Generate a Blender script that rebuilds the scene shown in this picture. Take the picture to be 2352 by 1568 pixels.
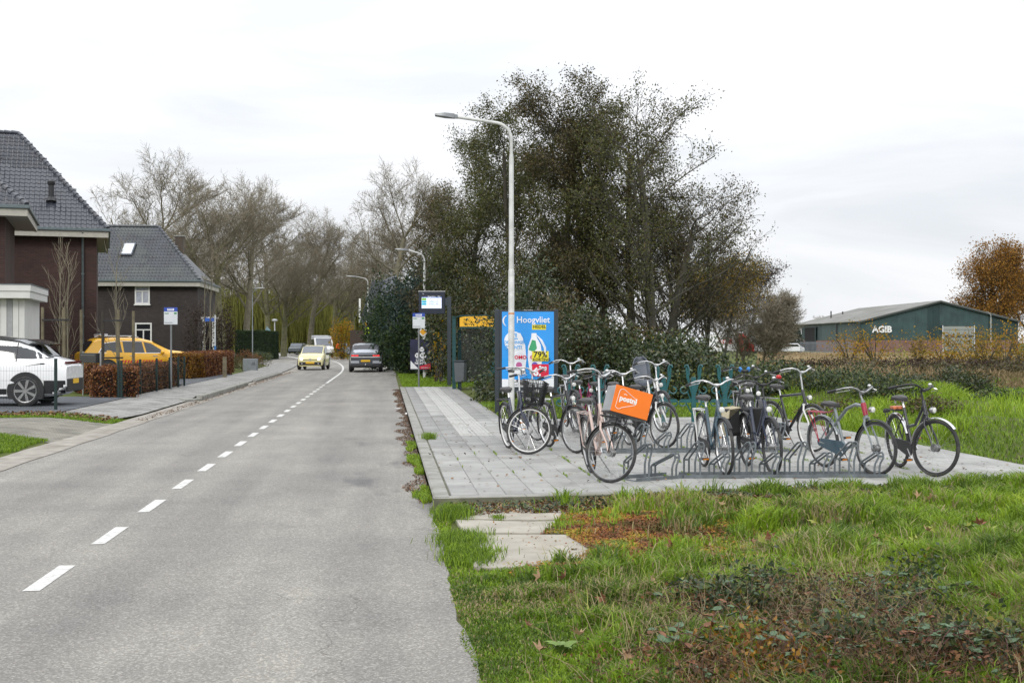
import bpy, math, random
import numpy as np
from mathutils import Vector, Matrix
R_ = math.radians
for o in list(bpy.data.objects): bpy.data.objects.remove(o)
SC = bpy.context.scene; COL = SC.collection
# ---------------------------------------------------------------- camera, sky, sun
YAW = R_(6.0); EYE = 1.75; FD = 2756.0
FW = Vector((math.sin(YAW), math.cos(YAW), 0)); RT = Vector((math.cos(YAW), -math.sin(YAW), 0))
cam = bpy.data.cameras.new('camera'); co = bpy.data.objects.new('camera', cam); COL.objects.link(co)
cam.sensor_width = 36; cam.lens = 36*FD/2352; cam.clip_start = .05; cam.clip_end = 3000
co.location = (0, 0, EYE); co.rotation_euler = (R_(90), 0, -YAW); SC.camera = co
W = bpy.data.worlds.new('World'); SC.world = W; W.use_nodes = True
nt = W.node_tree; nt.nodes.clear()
def wn(t, **k):
    n = nt.nodes.new(t)
    for a, b in k.items(): setattr(n, a, b)
    return n
out = wn('ShaderNodeOutputWorld'); SUN_EL, SUN_AZ = 35, 200
sky = wn('ShaderNodeTexSky', sky_type='NISHITA', sun_disc=False, sun_elevation=R_(SUN_EL), sun_rotation=R_(SUN_AZ))
bg1 = wn('ShaderNodeBackground'); bg1.inputs[1].default_value = .06; nt.links.new(sky.outputs[0], bg1.inputs[0])
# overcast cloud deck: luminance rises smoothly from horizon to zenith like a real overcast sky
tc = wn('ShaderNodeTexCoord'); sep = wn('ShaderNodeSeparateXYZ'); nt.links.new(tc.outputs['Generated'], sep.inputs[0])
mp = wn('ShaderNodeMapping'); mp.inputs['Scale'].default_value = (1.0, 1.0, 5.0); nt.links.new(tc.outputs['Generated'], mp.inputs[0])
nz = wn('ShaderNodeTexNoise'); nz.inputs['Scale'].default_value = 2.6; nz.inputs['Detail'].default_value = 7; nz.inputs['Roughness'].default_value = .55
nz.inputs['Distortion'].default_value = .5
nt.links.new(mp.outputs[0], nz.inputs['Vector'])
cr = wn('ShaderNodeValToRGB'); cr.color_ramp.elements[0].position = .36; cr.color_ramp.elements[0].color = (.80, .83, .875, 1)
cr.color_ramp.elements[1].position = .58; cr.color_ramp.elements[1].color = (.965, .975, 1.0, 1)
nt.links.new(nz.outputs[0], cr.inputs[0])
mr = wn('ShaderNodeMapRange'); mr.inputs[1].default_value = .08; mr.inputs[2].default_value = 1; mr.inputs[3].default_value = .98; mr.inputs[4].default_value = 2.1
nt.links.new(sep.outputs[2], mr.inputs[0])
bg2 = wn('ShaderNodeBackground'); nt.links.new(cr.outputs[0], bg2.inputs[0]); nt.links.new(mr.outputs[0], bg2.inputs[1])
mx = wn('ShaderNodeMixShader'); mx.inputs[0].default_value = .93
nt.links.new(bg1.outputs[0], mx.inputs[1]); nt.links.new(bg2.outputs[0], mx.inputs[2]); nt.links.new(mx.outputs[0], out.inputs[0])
sl = bpy.data.lights.new('sun', 'SUN'); sl.energy = 1.2; sl.angle = R_(14); sl.color = (1, .96, .9)
so = bpy.data.objects.new('sun', sl); COL.objects.link(so)
so.rotation_euler = (R_(90-SUN_EL), 0, R_(180-SUN_AZ)); 
SC.view_settings.view_transform = 'Standard'; SC.view_settings.look = 'None'; SC.view_settings.exposure = 0.1; SC.view_settings.gamma = 1
# ---------------------------------------------------------------- helpers
def G(x, y, z=0.0):
    Z = (EYE-z)*FD/(y-784.0); p = FW*Z + RT*(Z*(x-1176)/FD); p.z = z; return p
def Q(x, y, Z):
    p = FW*Z + RT*(Z*(x-1176)/FD); p.z = EYE+(784-y)/FD*Z; return p
def srgb(c):
    return tuple((v/255/12.92 if v/255 <= .04045 else ((v/255+.055)/1.055)**2.4) for v in c)+(1,)
MATS = {}
def newmat(name):
    m = bpy.data.materials.new(name); m.use_nodes = True; n = m.node_tree; b = n.nodes['Principled BSDF']; return m, n, b
def L(n, a, b): n.links.new(a, b)
def mat(name, rgb, rough=.6, metal=0., var=.12, scale=6., bump=0., spec=.5, alpha=1., emit=0., coord='Object', trans=0., dirt=None, coat=0):
    if name in MATS: return MATS[name]
    m, n, b = newmat(name); c = tuple(rgb)+(1,)
    b.inputs['Roughness'].default_value = rough; b.inputs['Metallic'].default_value = metal
    b.inputs['Specular IOR Level'].default_value = spec; b.inputs['Alpha'].default_value = alpha
    b.inputs['Transmission Weight'].default_value = trans; b.inputs['Coat Weight'].default_value = coat
    if var > 0 or bump > 0 or dirt:
        t = n.nodes.new('ShaderNodeTexCoord'); s = n.nodes.new('ShaderNodeTexNoise'); s.inputs['Scale'].default_value = scale; s.inputs['Detail'].default_value = 6
        L(n, t.outputs[coord], s.inputs['Vector'])
        r = n.nodes.new('ShaderNodeValToRGB'); r.color_ramp.elements[0].position = .3; r.color_ramp.elements[1].position = .7
        r.color_ramp.elements[0].color = tuple(v*(1-var) for v in rgb)+(1,); r.color_ramp.elements[1].color = tuple(min(1, v*(1+var)) for v in rgb)+(1,)
        L(n, s.outputs[0], r.inputs[0]); colr = r.outputs[0]
        if dirt:
            s2 = n.nodes.new('ShaderNodeTexNoise'); s2.inputs['Scale'].default_value = scale*.35; s2.inputs['Detail'].default_value = 8; s2.inputs['Roughness'].default_value = .7
            L(n, t.outputs[coord], s2.inputs['Vector'])
            r2 = n.nodes.new('ShaderNodeValToRGB'); r2.color_ramp.elements[0].position = .48; r2.color_ramp.elements[1].position = .68
            L(n, s2.outputs[0], r2.inputs[0])
            mm = n.nodes.new('ShaderNodeMix'); mm.data_type = 'RGBA'; L(n, r2.outputs[0], mm.inputs[0]); L(n, colr, mm.inputs[6]); mm.inputs[7].default_value = tuple(dirt)+(1,)
            colr = mm.outputs[2]
        L(n, colr, b.inputs['Base Color'])
        rr = n.nodes.new('ShaderNodeMapRange'); rr.inputs[3].default_value = max(0, rough-.08); rr.inputs[4].default_value = min(1, rough+.1)
        L(n, s.outputs[0], rr.inputs[0]); L(n, rr.outputs[0], b.inputs['Roughness'])
        if bump > 0:
            bp = n.nodes.new('ShaderNodeBump'); bp.inputs['Distance'].default_value = bump; L(n, s.outputs[0], bp.inputs['Height']); L(n, bp.outputs[0], b.inputs['Normal'])
    else: b.inputs['Base Color'].default_value = c
    if emit > 0: b.inputs['Emission Color'].default_value = c; b.inputs['Emission Strength'].default_value = emit
    MATS[name] = m; return m
def attrmat(name, stops, rough=.6, spec=.3, trans=0., coord=None):
    """colour taken from the per-leaf/per-blade value stored on the mesh"""
    m, n, b = newmat(name); a = n.nodes.new('ShaderNodeAttribute'); a.attribute_name = 'tone'
    r = n.nodes.new('ShaderNodeValToRGB'); r.color_ramp.interpolation = 'LINEAR'
    while len(r.color_ramp.elements) < len(stops): r.color_ramp.elements.new(.5)
    for e, (p, c) in zip(r.color_ramp.elements, stops): e.position = p; e.color = tuple(c)+(1,)
    L(n, a.outputs['Fac'], r.inputs[0]); L(n, r.outputs[0], b.inputs['Base Color'])
    b.inputs['Roughness'].default_value = rough; b.inputs['Specular IOR Level'].default_value = spec
    if trans:
        tr = n.nodes.new('ShaderNodeBsdfTranslucent'); L(n, r.outputs[0], tr.inputs[0]); ms = n.nodes.new('ShaderNodeMixShader'); ms.inputs[0].default_value = trans
        L(n, b.outputs[0], ms.inputs[1]); L(n, tr.outputs[0], ms.inputs[2]); L(n, ms.outputs[0], n.nodes['Material Output'].inputs[0])
    MATS[name] = m; return m
def fin(o, parent=None, label=None, cat=None, group=None, kind=None):
    if parent is not None: o.parent = parent
    if label: o['label'] = label
    if cat: o['category'] = cat
    if group: o['group'] = group
    if kind: o['kind'] = kind
    return o
def thing(name, label, cat, loc=(0, 0, 0), rz=0., group=None):
    o = bpy.data.objects.new(name, None); COL.objects.link(o); o.empty_display_size = .2
    o.location = loc; o.rotation_euler = (0, 0, rz); return fin(o, None, label, cat, group)
class MB:
    def __init__(s): s.v = []; s.f = []
    def add(s, vs, fs):
        k = len(s.v); s.v.extend(tuple(v) for v in vs); s.f.extend(tuple(i+k for i in f) for f in fs); return s
    def box(s, x0, y0, z0, x1, y1, z1, M=None):
        vs = [Vector(p) for p in ((x0, y0, z0), (x1, y0, z0), (x1, y1, z0), (x0, y1, z0), (x0, y0, z1), (x1, y0, z1), (x1, y1, z1), (x0, y1, z1))]
        if M is not None: vs = [M @ v for v in vs]
        return s.add(vs, [(0, 3, 2, 1), (4, 5, 6, 7), (0, 1, 5, 4), (1, 2, 6, 5), (2, 3, 7, 6), (3, 0, 4, 7)])
    def tube(s, pts, r, n=6, cap=True, closed=False):
        pts = [Vector(p) for p in pts]; m = len(pts); rr = r if isinstance(r, (list, tuple)) else [r]*m
        vs = []; t = None; u = None
        for i, p in enumerate(pts):
            if closed: t = (pts[(i+1) % m]-pts[i-1])
            else: t = (pts[min(i+1, m-1)]-pts[max(i-1, 0)])
            if t.length < 1e-9: t = Vector((0, 0, 1))
            t.normalize()
            if u is None: u = t.orthogonal().normalized()
            else:
                u = u-t*u.dot(t); u = u.normalized() if u.length > 1e-6 else t.orthogonal().normalized()
            w = t.cross(u)
            for k in range(n):
                a = 2*math.pi*k/n; vs.append(p+(u*math.cos(a)+w*math.sin(a))*rr[i])
        fs = []
        for i in range(m if closed else m-1):
            j = (i+1) % m
            for k in range(n): fs.append((i*n+k, i*n+(k+1) % n, j*n+(k+1) % n, j*n+k))
        if cap and not closed: fs.append(tuple(range(n))[::-1]); fs.append(tuple((m-1)*n+k for k in range(n)))
        return s.add(vs, fs)
    def torus(s, c, ax, R, r, n=40, m=8, fl=1.):
        c = Vector(c); ax = Vector(ax).normalized(); u = ax.orthogonal().normalized(); w = ax.cross(u); vs = []
        for i in range(n):
            a = 2*math.pi*i/n; d = u*math.cos(a)+w*math.sin(a)
            for k in range(m):
                b = 2*math.pi*k/m; vs.append(c+d*(R+r*math.cos(b))+ax*(r*fl*math.sin(b)))
        return s.add(vs, [(i*m+k, ((i+1) % n)*m+k, ((i+1) % n)*m+(k+1) % m, i*m+(k+1) % m) for i in range(n) for k in range(m)])
    def prism(s, pts, d):
        """closed polygon extruded along vector d"""
        pts = [Vector(p) for p in pts]; d = Vector(d); n = len(pts)
        return s.add(pts+[p+d for p in pts], [tuple(range(n))[::-1], tuple(range(n, 2*n))]+[(i, (i+1) % n, n+(i+1) % n, n+i) for i in range(n)])
    def ball(s, c, r, n=10, m=6, sc=(1, 1, 1)):
        c = Vector(c); vs = []; fs = []
        for j in range(1, m):
            b = math.pi*j/m
            for i in range(n):
                a = 2*math.pi*i/n; vs.append(c+Vector((r*sc[0]*math.sin(b)*math.cos(a), r*sc[1]*math.sin(b)*math.sin(a), r*sc[2]*math.cos(b))))
        top = len(vs); vs.append(c+Vector((0, 0, r*sc[2]))); vs.append(c-Vector((0, 0, r*sc[2])))
        for j in range(m-2):
            for i in range(n): fs.append((j*n+i, (j+1)*n+i, (j+1)*n+(i+1) % n, j*n+(i+1) % n))
        for i in range(n): fs.append((top, i, (i+1) % n)); fs.append((top+1, (m-2)*n+(i+1) % n, (m-2)*n+i))
        return s.add(vs, fs)
    def xf(s, M, a=0):
        s.v[a:] = [tuple(M @ Vector(v)) for v in s.v[a:]]; return s
    def mesh(s, name, m, smooth=True):
        me = bpy.data.meshes.new(name); me.from_pydata(s.v, [], s.f)
        if m: me.materials.append(m)
        me.validate()
        if smooth:
            me.polygons.foreach_set('use_smooth', [True]*len(me.polygons))
            try: me.set_sharp_from_angle(angle=R_(38))
            except Exception: pass
        return me
    def build(s, name, m, parent=None, smooth=True, bev=0, **k):
        o = bpy.data.objects.new(name, s.mesh(name, m, smooth)); COL.objects.link(o)
        if bev:
            b = o.modifiers.new('edge', 'BEVEL'); b.width = bev; b.segments = 2; b.limit_method = 'ANGLE'
        return fin(o, parent, **k)
def npmesh(name, V, F, m, tone=None, smooth=False):
    V = np.asarray(V, np.float32); F = np.asarray(F, np.int32); me = bpy.data.meshes.new(name)
    me.vertices.add(len(V)); me.vertices.foreach_set('co', V.ravel()); k = F.shape[1]
    me.loops.add(F.size); me.loops.foreach_set('vertex_index', F.ravel()); me.polygons.add(len(F))
    me.polygons.foreach_set('loop_start', np.arange(0, F.size, k, dtype=np.int32))
    if tone is not None:
        a = me.attributes.new('tone', 'FLOAT', 'POINT'); a.data.foreach_set('value', np.asarray(tone, np.float32))
    if smooth: me.polygons.foreach_set('use_smooth', np.ones(len(F), bool))
    me.update(calc_edges=True); me.materials.append(m); return me
def obj(name, me, parent=None, **k):
    o = bpy.data.objects.new(name, me); COL.objects.link(o); return fin(o, parent, **k)
def copy_tree(o, parent=None):
    c = o.copy(); COL.objects.link(c); c.parent = parent
    for ch in o.children: copy_tree(ch, c)
    return c
def text(s, size, loc, m, parent, rot=(R_(90), 0, 0), align='LEFT', name='lettering', bold=0., sx=1., ext=.002):
    c = bpy.data.curves.new(name, 'FONT'); c.body = s; c.size = size; c.extrude = ext; c.align_x = align; c.offset = bold; c.resolution_u = 2
    c.materials.append(m); o = bpy.data.objects.new(name, c); COL.objects.link(o); o.location = loc; o.rotation_euler = rot; o.scale = (sx, 1, 1)
    o.parent = parent; return o
# noise used to shape the ground
def vnoise(x, y, s, seed=0):
    x = np.asarray(x, float)/s; y = np.asarray(y, float)/s; xi = np.floor(x).astype(int); yi = np.floor(y).astype(int); fx = x-xi; fy = y-yi
    fx = fx*fx*(3-2*fx); fy = fy*fy*(3-2*fy)
    def h(a, b):
        v = np.sin(a*127.1+b*311.7+seed*74.7)*43758.5453; return v-np.floor(v)
    return (h(xi, yi)*(1-fx)+h(xi+1, yi)*fx)*(1-fy)+(h(xi, yi+1)*(1-fx)+h(xi+1, yi+1)*fx)*fy
def ss(a, b, x): t = np.clip((np.asarray(x, float)-a)/(b-a), 0, 1); return t*t*(3-2*t)
def gz(x, y):
    x = np.asarray(x, float); y = np.asarray(y, float)
    # right verge
    fe = 12.78+(x-.54)*.0744
    n = (vnoise(x, y, 1.1)-.5)*.12+(vnoise(x, y, .45, 3)-.5)*.05
    slab_ = ss(2.5, 1.9, x)*ss(8.9, 9.4, y)
    near = n*ss(.6, 1.6, x)*ss(0, 1.2, fe-y)*(1-slab_)-.01*slab_+ss(.8, 4.5, x)*.075+ss(2.2, 4.5, x)*ss(11, 6, y)*.10
    pav = np.full_like(x, .02)
    back = (.05+ss(8.5, 11, x)*.32*ss(34, 27, y)+(vnoise(x, y, 2., 5)-.45)*.35*ss(8.6, 10.5, x)*ss(60, 30, y)+ss(25.7, 28, y)*ss(2.4, 4, x)*.12)
    inpav = (x > .4) & (x < 8.5) & (y > fe-.02) & (y < 25.6)
    inplat = (x > .3) & (x < 2.5) & (y >= 25.5) & (y < 43.9)
    right = np.where(y < fe, near, back)
    right = np.where(inpav | inplat, pav, right)
    right = np.where(x > .55, right, -.01)
    left = ss(-5.6, -7.2, x)*.15-.01
    left = left+(vnoise(x, y, .6, 8)-.5)*.03*ss(-5.7, -6.5, x)*ss(26.5, 25, y)
    r = np.where(x < -5.3, left, right)
    r = np.where(y > 62, np.minimum(r, .0), r)*1.0
    return r
# ---------------------------------------------------------------- ground, road, pavements
def xc(y): return -2.47-.00105*max(0, y-62)**2
def groundmat():
    m, n, b = newmat('soil and turf'); t = n.nodes.new('ShaderNodeNewGeometry')
    def nse(s, d=6):
        k = n.nodes.new('ShaderNodeTexNoise'); k.inputs['Scale'].default_value = s; k.inputs['Detail'].default_value = d; L(n, t.outputs['Position'], k.inputs['Vector']); return k
    a = nse(.35); c = nse(9)
    r = n.nodes.new('ShaderNodeValToRGB'); e = r.color_ramp.elements
    e[0].position = .35; e[0].color = (.115, .09, .055, 1); e[1].position = .6; e[1].color = (.10, .135, .03, 1)
    x = e.new(.47); x.color = (.085, .095, .035, 1)
    mm = n.nodes.new('ShaderNodeMath'); mm.operation = 'ADD'; q = n.nodes.new('ShaderNodeMath'); q.operation = 'MULTIPLY'; q.inputs[1].default_value = .5
    L(n, a.outputs[0], q.inputs[0]); q2 = n.nodes.new('ShaderNodeMath'); q2.operation = 'MULTIPLY'; q2.inputs[1].default_value = .5
    L(n, c.outputs[0], q2.inputs[0]); L(n, q.outputs[0], mm.inputs[0]); L(n, q2.outputs[0], mm.inputs[1]); L(n, mm.outputs[0], r.inputs[0])
    L(n, r.outputs[0], b.inputs['Base Color']); b.inputs['Roughness'].default_value = .95; b.inputs['Specular IOR Level'].default_value = .1
    bp = n.nodes.new('ShaderNodeBump'); bp.inputs['Distance'].default_value = .03; L(n, c.outputs[0], bp.inputs['Height']); L(n, bp.outputs[0], b.inputs['Normal']); return m
GM = groundmat()
xs = np.unique(np.concatenate([np.arange(-700, -60, 40), np.arange(-60, -14, 4.), np.arange(-14, -5, .25), np.arange(-5, .5, 1.), [.45, .6], np.arange(.75, 12, .14), np.arange(12, 60, 1.5), np.arange(60, 800, 40)]))
ys = np.unique(np.concatenate([np.arange(-60, 0, 10.), np.arange(0, 4, 1.), np.arange(4, 14.2, .14), np.arange(14.2, 50, .5), np.arange(50, 120, 5.), np.arange(120, 1600, 60)]))
XX, YY = np.meshgrid(xs, ys); ZZ = gz(XX, YY); V = np.stack([XX, YY, ZZ], -1).reshape(-1, 3); nx = len(xs)
ii = (np.arange(len(ys)-1)[:, None]*nx+np.arange(nx-1)[None, :]).ravel()
obj('ground', npmesh('ground', V, np.stack([ii, ii+1, ii+1+nx, ii+nx], 1), GM, smooth=True), kind='structure', label='open grassy ground of the verge, yards and field')
def asphalt():
    m, n, b = newmat('asphalt'); t = n.nodes.new('ShaderNodeNewGeometry')
    def nse(s, d=4, v=None, rg=.5):
        k = n.nodes.new('ShaderNodeTexNoise'); k.inputs['Scale'].default_value = s; k.inputs['Detail'].default_value = d; k.inputs['Roughness'].default_value = rg; L(n, v or t.outputs['Position'], k.inputs['Vector']); return k
    def ramp(s, a, b_):
        r = n.nodes.new('ShaderNodeValToRGB'); r.color_ramp.elements[0].position = a[0]; r.color_ramp.elements[0].color = a[1]+(1,); r.color_ramp.elements[1].position = b_[0]; r.color_ramp.elements[1].color = b_[1]+(1,); L(n, s, r.inputs[0]); return r
    vo = n.nodes.new('ShaderNodeTexVoronoi'); vo.inputs['Scale'].default_value = 95; L(n, t.outputs['Position'], vo.inputs['Vector'])
    bw = n.nodes.new('ShaderNodeSeparateColor'); L(n, vo.outputs['Color'], bw.inputs[0])
    base = ramp(bw.outputs[0], (.0, (.188, .178, .160)), (1., (.395, .378, .345)))
    base.color_ramp.elements.new(.72).color = (.262, .253, .236, 1)
    mp = n.nodes.new('ShaderNodeMapping'); mp.inputs['Scale'].default_value = (1.3, .07, 1); L(n, t.outputs['Position'], mp.inputs[0])
    tr = ramp(nse(1.1, 3, mp.outputs[0]).outputs[0], (.36, (.83, .83, .84)), (.66, (1.12, 1.12, 1.10)))
    pt = ramp(nse(.55, 7, rg=.62).outputs[0], (.34, (.84, .84, .85)), (.6, (1.05, 1.045, 1.03)))
    def mul(a, c):
        k = n.nodes.new('ShaderNodeMix'); k.data_type = 'RGBA'; k.blend_type = 'MULTIPLY'; k.inputs[0].default_value = 1; L(n, a, k.inputs[6]); L(n, c, k.inputs[7]); return k.outputs[2]
    col = mul(mul(base.outputs[0], tr.outputs[0]), pt.outputs[0])
    # fine cracks
    vc = n.nodes.new('ShaderNodeTexVoronoi'); vc.feature = 'DISTANCE_TO_EDGE'; vc.inputs['Scale'].default_value = .35
    wz = nse(2.2, 6); wa = n.nodes.new('ShaderNodeVectorMath'); wa.operation = 'SCALE'; L(n, wz.outputs['Color'], wa.inputs[0]); wa.inputs[3].default_value = .9; wb = n.nodes.new('ShaderNodeVectorMath'); L(n, t.outputs['Position'], wb.inputs[0]); L(n, wa.outputs[0], wb.inputs[1]); L(n, wb.outputs[0], vc.inputs['Vector'])
    ck = ramp(vc.outputs['Distance'], (.0, (.62, .62, .62)), (.004, (1, 1, 1))); cm = ramp(nse(.22, 2).outputs[0], (.46, (0, 0, 0)), (.54, (1, 1, 1)))
    kk = n.nodes.new('ShaderNodeMix'); kk.data_type = 'RGBA'; kk.blend_type = 'MULTIPLY'; L(n, cm.outputs[0], kk.inputs[0]); L(n, col, kk.inputs[6]); L(n, ck.outputs[0], kk.inputs[7]); col = kk.outputs[2]
    # dark oily wear stains in the right lane near the kerb
    sp = n.nodes.new('ShaderNodeSeparateXYZ'); L(n, t.outputs['Position'], sp.inputs[0])
    mp2 = n.nodes.new('ShaderNodeMapping'); mp2.inputs['Scale'].default_value = (1.6, .45, 1); L(n, t.outputs['Position'], mp2.inputs[0])
    st = ramp(nse(1., 5, mp2.outputs[0]).outputs[0], (.56, (0, 0, 0)), (.72, (1, 1, 1)))
    ga = n.nodes.new('ShaderNodeMapRange'); ga.inputs[1].default_value = -1.3; ga.inputs[2].default_value = -.5; L(n, sp.outputs[0], ga.inputs[0])
    gb = n.nodes.new('ShaderNodeMapRange'); gb.inputs[1].default_value = 32; gb.inputs[2].default_value = 14; L(n, sp.outputs[1], gb.inputs[0])
    gc = n.nodes.new('ShaderNodeMapRange'); gc.inputs[1].default_value = 8; gc.inputs[2].default_value = 13; L(n, sp.outputs[1], gc.inputs[0])
    def mm(a, c):
        k = n.nodes.new('ShaderNodeMath'); k.operation = 'MULTIPLY'; L(n, a, k.inputs[0]); L(n, c, k.inputs[1]); return k.outputs[0]
    f = mm(mm(mm(st.outputs[0], ga.outputs[0]), gb.outputs[0]), gc.outputs[0])
    k = n.nodes.new('ShaderNodeMix'); k.data_type = 'RGBA'; q = n.nodes.new('ShaderNodeMath'); q.operation = 'MULTIPLY'; q.inputs[1].default_value = .8; L(n, f, q.inputs[0]); L(n, q.outputs[0], k.inputs[0]); L(n, col, k.inputs[6]); k.inputs[7].default_value = (.075, .076, .085, 1)
    L(n, k.outputs[2], b.inputs['Base Color']); b.inputs['Roughness'].default_value = .8; b.inputs['Specular IOR Level'].default_value = .25
    bp = n.nodes.new('ShaderNodeBump'); bp.inputs['Distance'].default_value = .004; bp.inputs['Strength'].default_value = .6; L(n, vo.outputs['Distance'], bp.inputs['Height']); L(n, bp.outputs[0], b.inputs['Normal']); return m
ASP = asphalt()
rv = []; rf = []; yy = list(np.arange(-30, 4, 4))+list(np.arange(4, 34, .22))+list(np.arange(34, 240, 4))
rr = random.Random(4)
for i, y in enumerate(yy):
    c = xc(y)+2.47; w = 0 if y < 66 else min(5, (y-66)*.12)
    j = (rr.random()-.5)*.035+.02*math.sin(y*1.3)+.012*math.sin(y*3.1) if y < 12.5 else (rr.random()-.5)*.03
    e = .47+j if y < 12.6 else (.50 if y < 44 else .55+.04*math.sin(y))
    rv += [(-5.2+c-w, y, .004), (c+e, y, .004), (c+e+.03, y, -.06)]
    if i: k = 3*i; rf += [(k-3, k-2, k+1, k), (k-2, k-1, k+2, k+1)]
MB().add(rv, rf).build('road', ASP, smooth=False, kind='structure', label='grey asphalt two lane road with a dashed centre line')
WP = mat('road paint', (.60, .60, .575), .6, var=.2, scale=26, dirt=(.38, .375, .35))
# dashed centre line (drawn from the photograph's own rhythm, 1 m dash 1 m gap), then solid round the bend
y = 5.0-.37; rr = random.Random(2); lm = None
cen = (EYE*FD/(1328-784.)); y0 = G(115, 1358).y
k = 0; yd = y0-2*1.95
while yd < 62:
    e = .02*rr.random()
    if yd < 49.5 or True:
        m = MB(); w = .055+.006*rr.random()
        if yd < 50:
            m.add([(-2.47-w, yd, .008), (-2.47+w, yd+.01, .008), (-2.47+w+.006, yd+.98-e, .008), (-2.47-w, yd+.97, .008)], [(0, 1, 2, 3)]).build('road_marking', WP, kind='structure', label='white painted dash of the centre line', smooth=False)
    yd += 1.95
m = MB(); pv = []; 
for i, y in enumerate(np.arange(50, 120, 2.)):
    m.v += [(xc(y)-.06, y, .008), (xc(y)+.06, y, .008)]
    if i: q = 2*i; m.f.append((q-2, q-1, q+1, q))
m.build('road_marking', WP, kind='structure', label='white solid line curving left where the road bends', smooth=False)
for pts in ([(640, 813), (690, 822), (688, 824.5), (636, 815)], [(772, 812), (790, 808), (792, 810), (776, 814.5)]):
    v = [G(x, y, .009) for x, y in pts]; MB().add(v, [(0, 1, 2, 3)]).build('road_marking', WP, kind='structure', label='white give way stroke at the side street', smooth=False)
# gutter strip and shabby entrance on the left
GUT = mat('gutter concrete', (.30, .28, .245), .9, var=.25, scale=3.5, bump=.006, coord='Object', dirt=(.19, .165, .13))
m = MB()
yl = list(np.arange(4, 76, 1.)); rr = random.Random(8)
for i, y in enumerate(yl):
    m.v += [(-5.72+(rr.random()-.5)*.12*(y < 26), y, .012), (-5.15+.02*math.sin(y*2), y, .012)]
    if i: q = 2*i; m.f.append((q-2, q-1, q+1, q))
m.build('gutter', GUT, kind='structure', label='pale worn gutter strip along the left road edge', smooth=False)
def cobble(name, c1, c2, sx, sy, mortar):
    m_, n, b = newmat(name); t = n.nodes.new('ShaderNodeTexCoord'); br = n.nodes.new('ShaderNodeTexBrick')
    br.inputs['Color1'].default_value = c1+(1,); br.inputs['Color2'].default_value = c2+(1,); br.inputs['Mortar'].default_value = mortar+(1,)
    br.inputs['Scale'].default_value = 1; br.inputs['Brick Width'].default_value = sx; br.inputs['Row Height'].default_value = sy; br.inputs['Mortar Size'].default_value = .006; br.inputs['Mortar Smooth'].default_value = .4
    L(n, t.outputs['Object'], br.inputs[0]); s = n.nodes.new('ShaderNodeTexNoise'); s.inputs['Scale'].default_value = 2.2; s.inputs['Detail'].default_value = 7; L(n, t.outputs['Object'], s.inputs[0])
    r = n.nodes.new('ShaderNodeValToRGB'); r.color_ramp.elements[0].position = .35; r.color_ramp.elements[0].color = (.7, .7, .68, 1); r.color_ramp.elements[1].position = .62; r.color_ramp.elements[1].color = (1.1, 1.1, 1.1, 1); L(n, s.outputs[0], r.inputs[0])
    k = n.nodes.new('ShaderNodeMix'); k.data_type = 'RGBA'; k.blend_type = 'MULTIPLY'; k.inputs[0].default_value = 1; L(n, br.outputs[0], k.inputs[6]); L(n, r.outputs[0], k.inputs[7]); L(n, k.outputs[2], b.inputs['Base Color'])
    b.inputs['Roughness'].default_value = .85; bp = n.nodes.new('ShaderNodeBump'); bp.inputs['Distance'].default_value = .006; L(n, br.outputs['Fac'], bp.inputs['Height']); bp.invert = True; L(n, bp.outputs[0], b.inputs['Normal']); return m_
def sheet(name, xa, xb, ya, yb, za, zb, m, label, nx=8, ny=20, jag=0, **k):
    M_ = MB(); rr = random.Random(int(ya*7))
    for j in range(ny+1):
        for i in range(nx+1):
            x = xa+(xb-xa)*i/nx; y = ya+(yb-ya)*j/ny
            if j in (0, ny): y += (rr.random()-.5)*jag
            M_.v.append((x, y, za+(zb-za)*i/nx if za is not None else float(gz(x, y))+zb))
    for j in range(ny):
        for i in range(nx): q = j*(nx+1)+i; M_.f.append((q, q+1, q+nx+2, q+nx+1))
    return M_.build(name, m, kind='structure', label=label, **k)
sheet('driveway', -16, -5.70, 21.6, 26.3, None, .012, cobble('old clinker', (.25, .235, .195), (.20, .19, .16), .2, .1, (.10, .10, .07)), 'worn sandy entrance of small old pavers', 44, 24, .5)
PAVL = cobble('concrete setts left', (.30, .295, .28), (.25, .245, .235), .3, .3, (.15, .15, .13))
M_ = MB(); yl = np.arange(27.0, 92, 1.)
for i, y in enumerate(yl):
    c = xc(y)+2.47; kz = .105 if (36.5 < y < 48 or 52 < y < 66) else .045
    sk = max(0, (28.5-y))*.9
    M_.v += [(-7.3+c, y+1.2*0, .18), (-6.5+c-sk*.3, y, .14), (-5.70+c-sk*.2, y, kz)]
    if i: q = 3*i; M_.f += [(q-3, q-2, q+1, q), (q-2, q-1, q+2, q+1)]
M_.build('pavement', PAVL, kind='structure', label='light grey tiled pavement in front of the hedges')
DRV = cobble('dark driveway pavers', (.115, .125, .14), (.085, .093, .105), .21, .105, (.05, .05, .055))
sheet('driveway', -22, -7.2, 27.2, 35.2, .185, .19, DRV, 'dark grey paved driveway under the white car')
sheet('driveway', -24, -7.2, 44.5, 58, .155, .19, DRV, 'dark grey paved driveway under the yellow car')
CON = mat('kerb concrete', (.27, .265, .245), .85, var=.18, scale=5, bump=.004, dirt=(.16, .16, .12))
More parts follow.
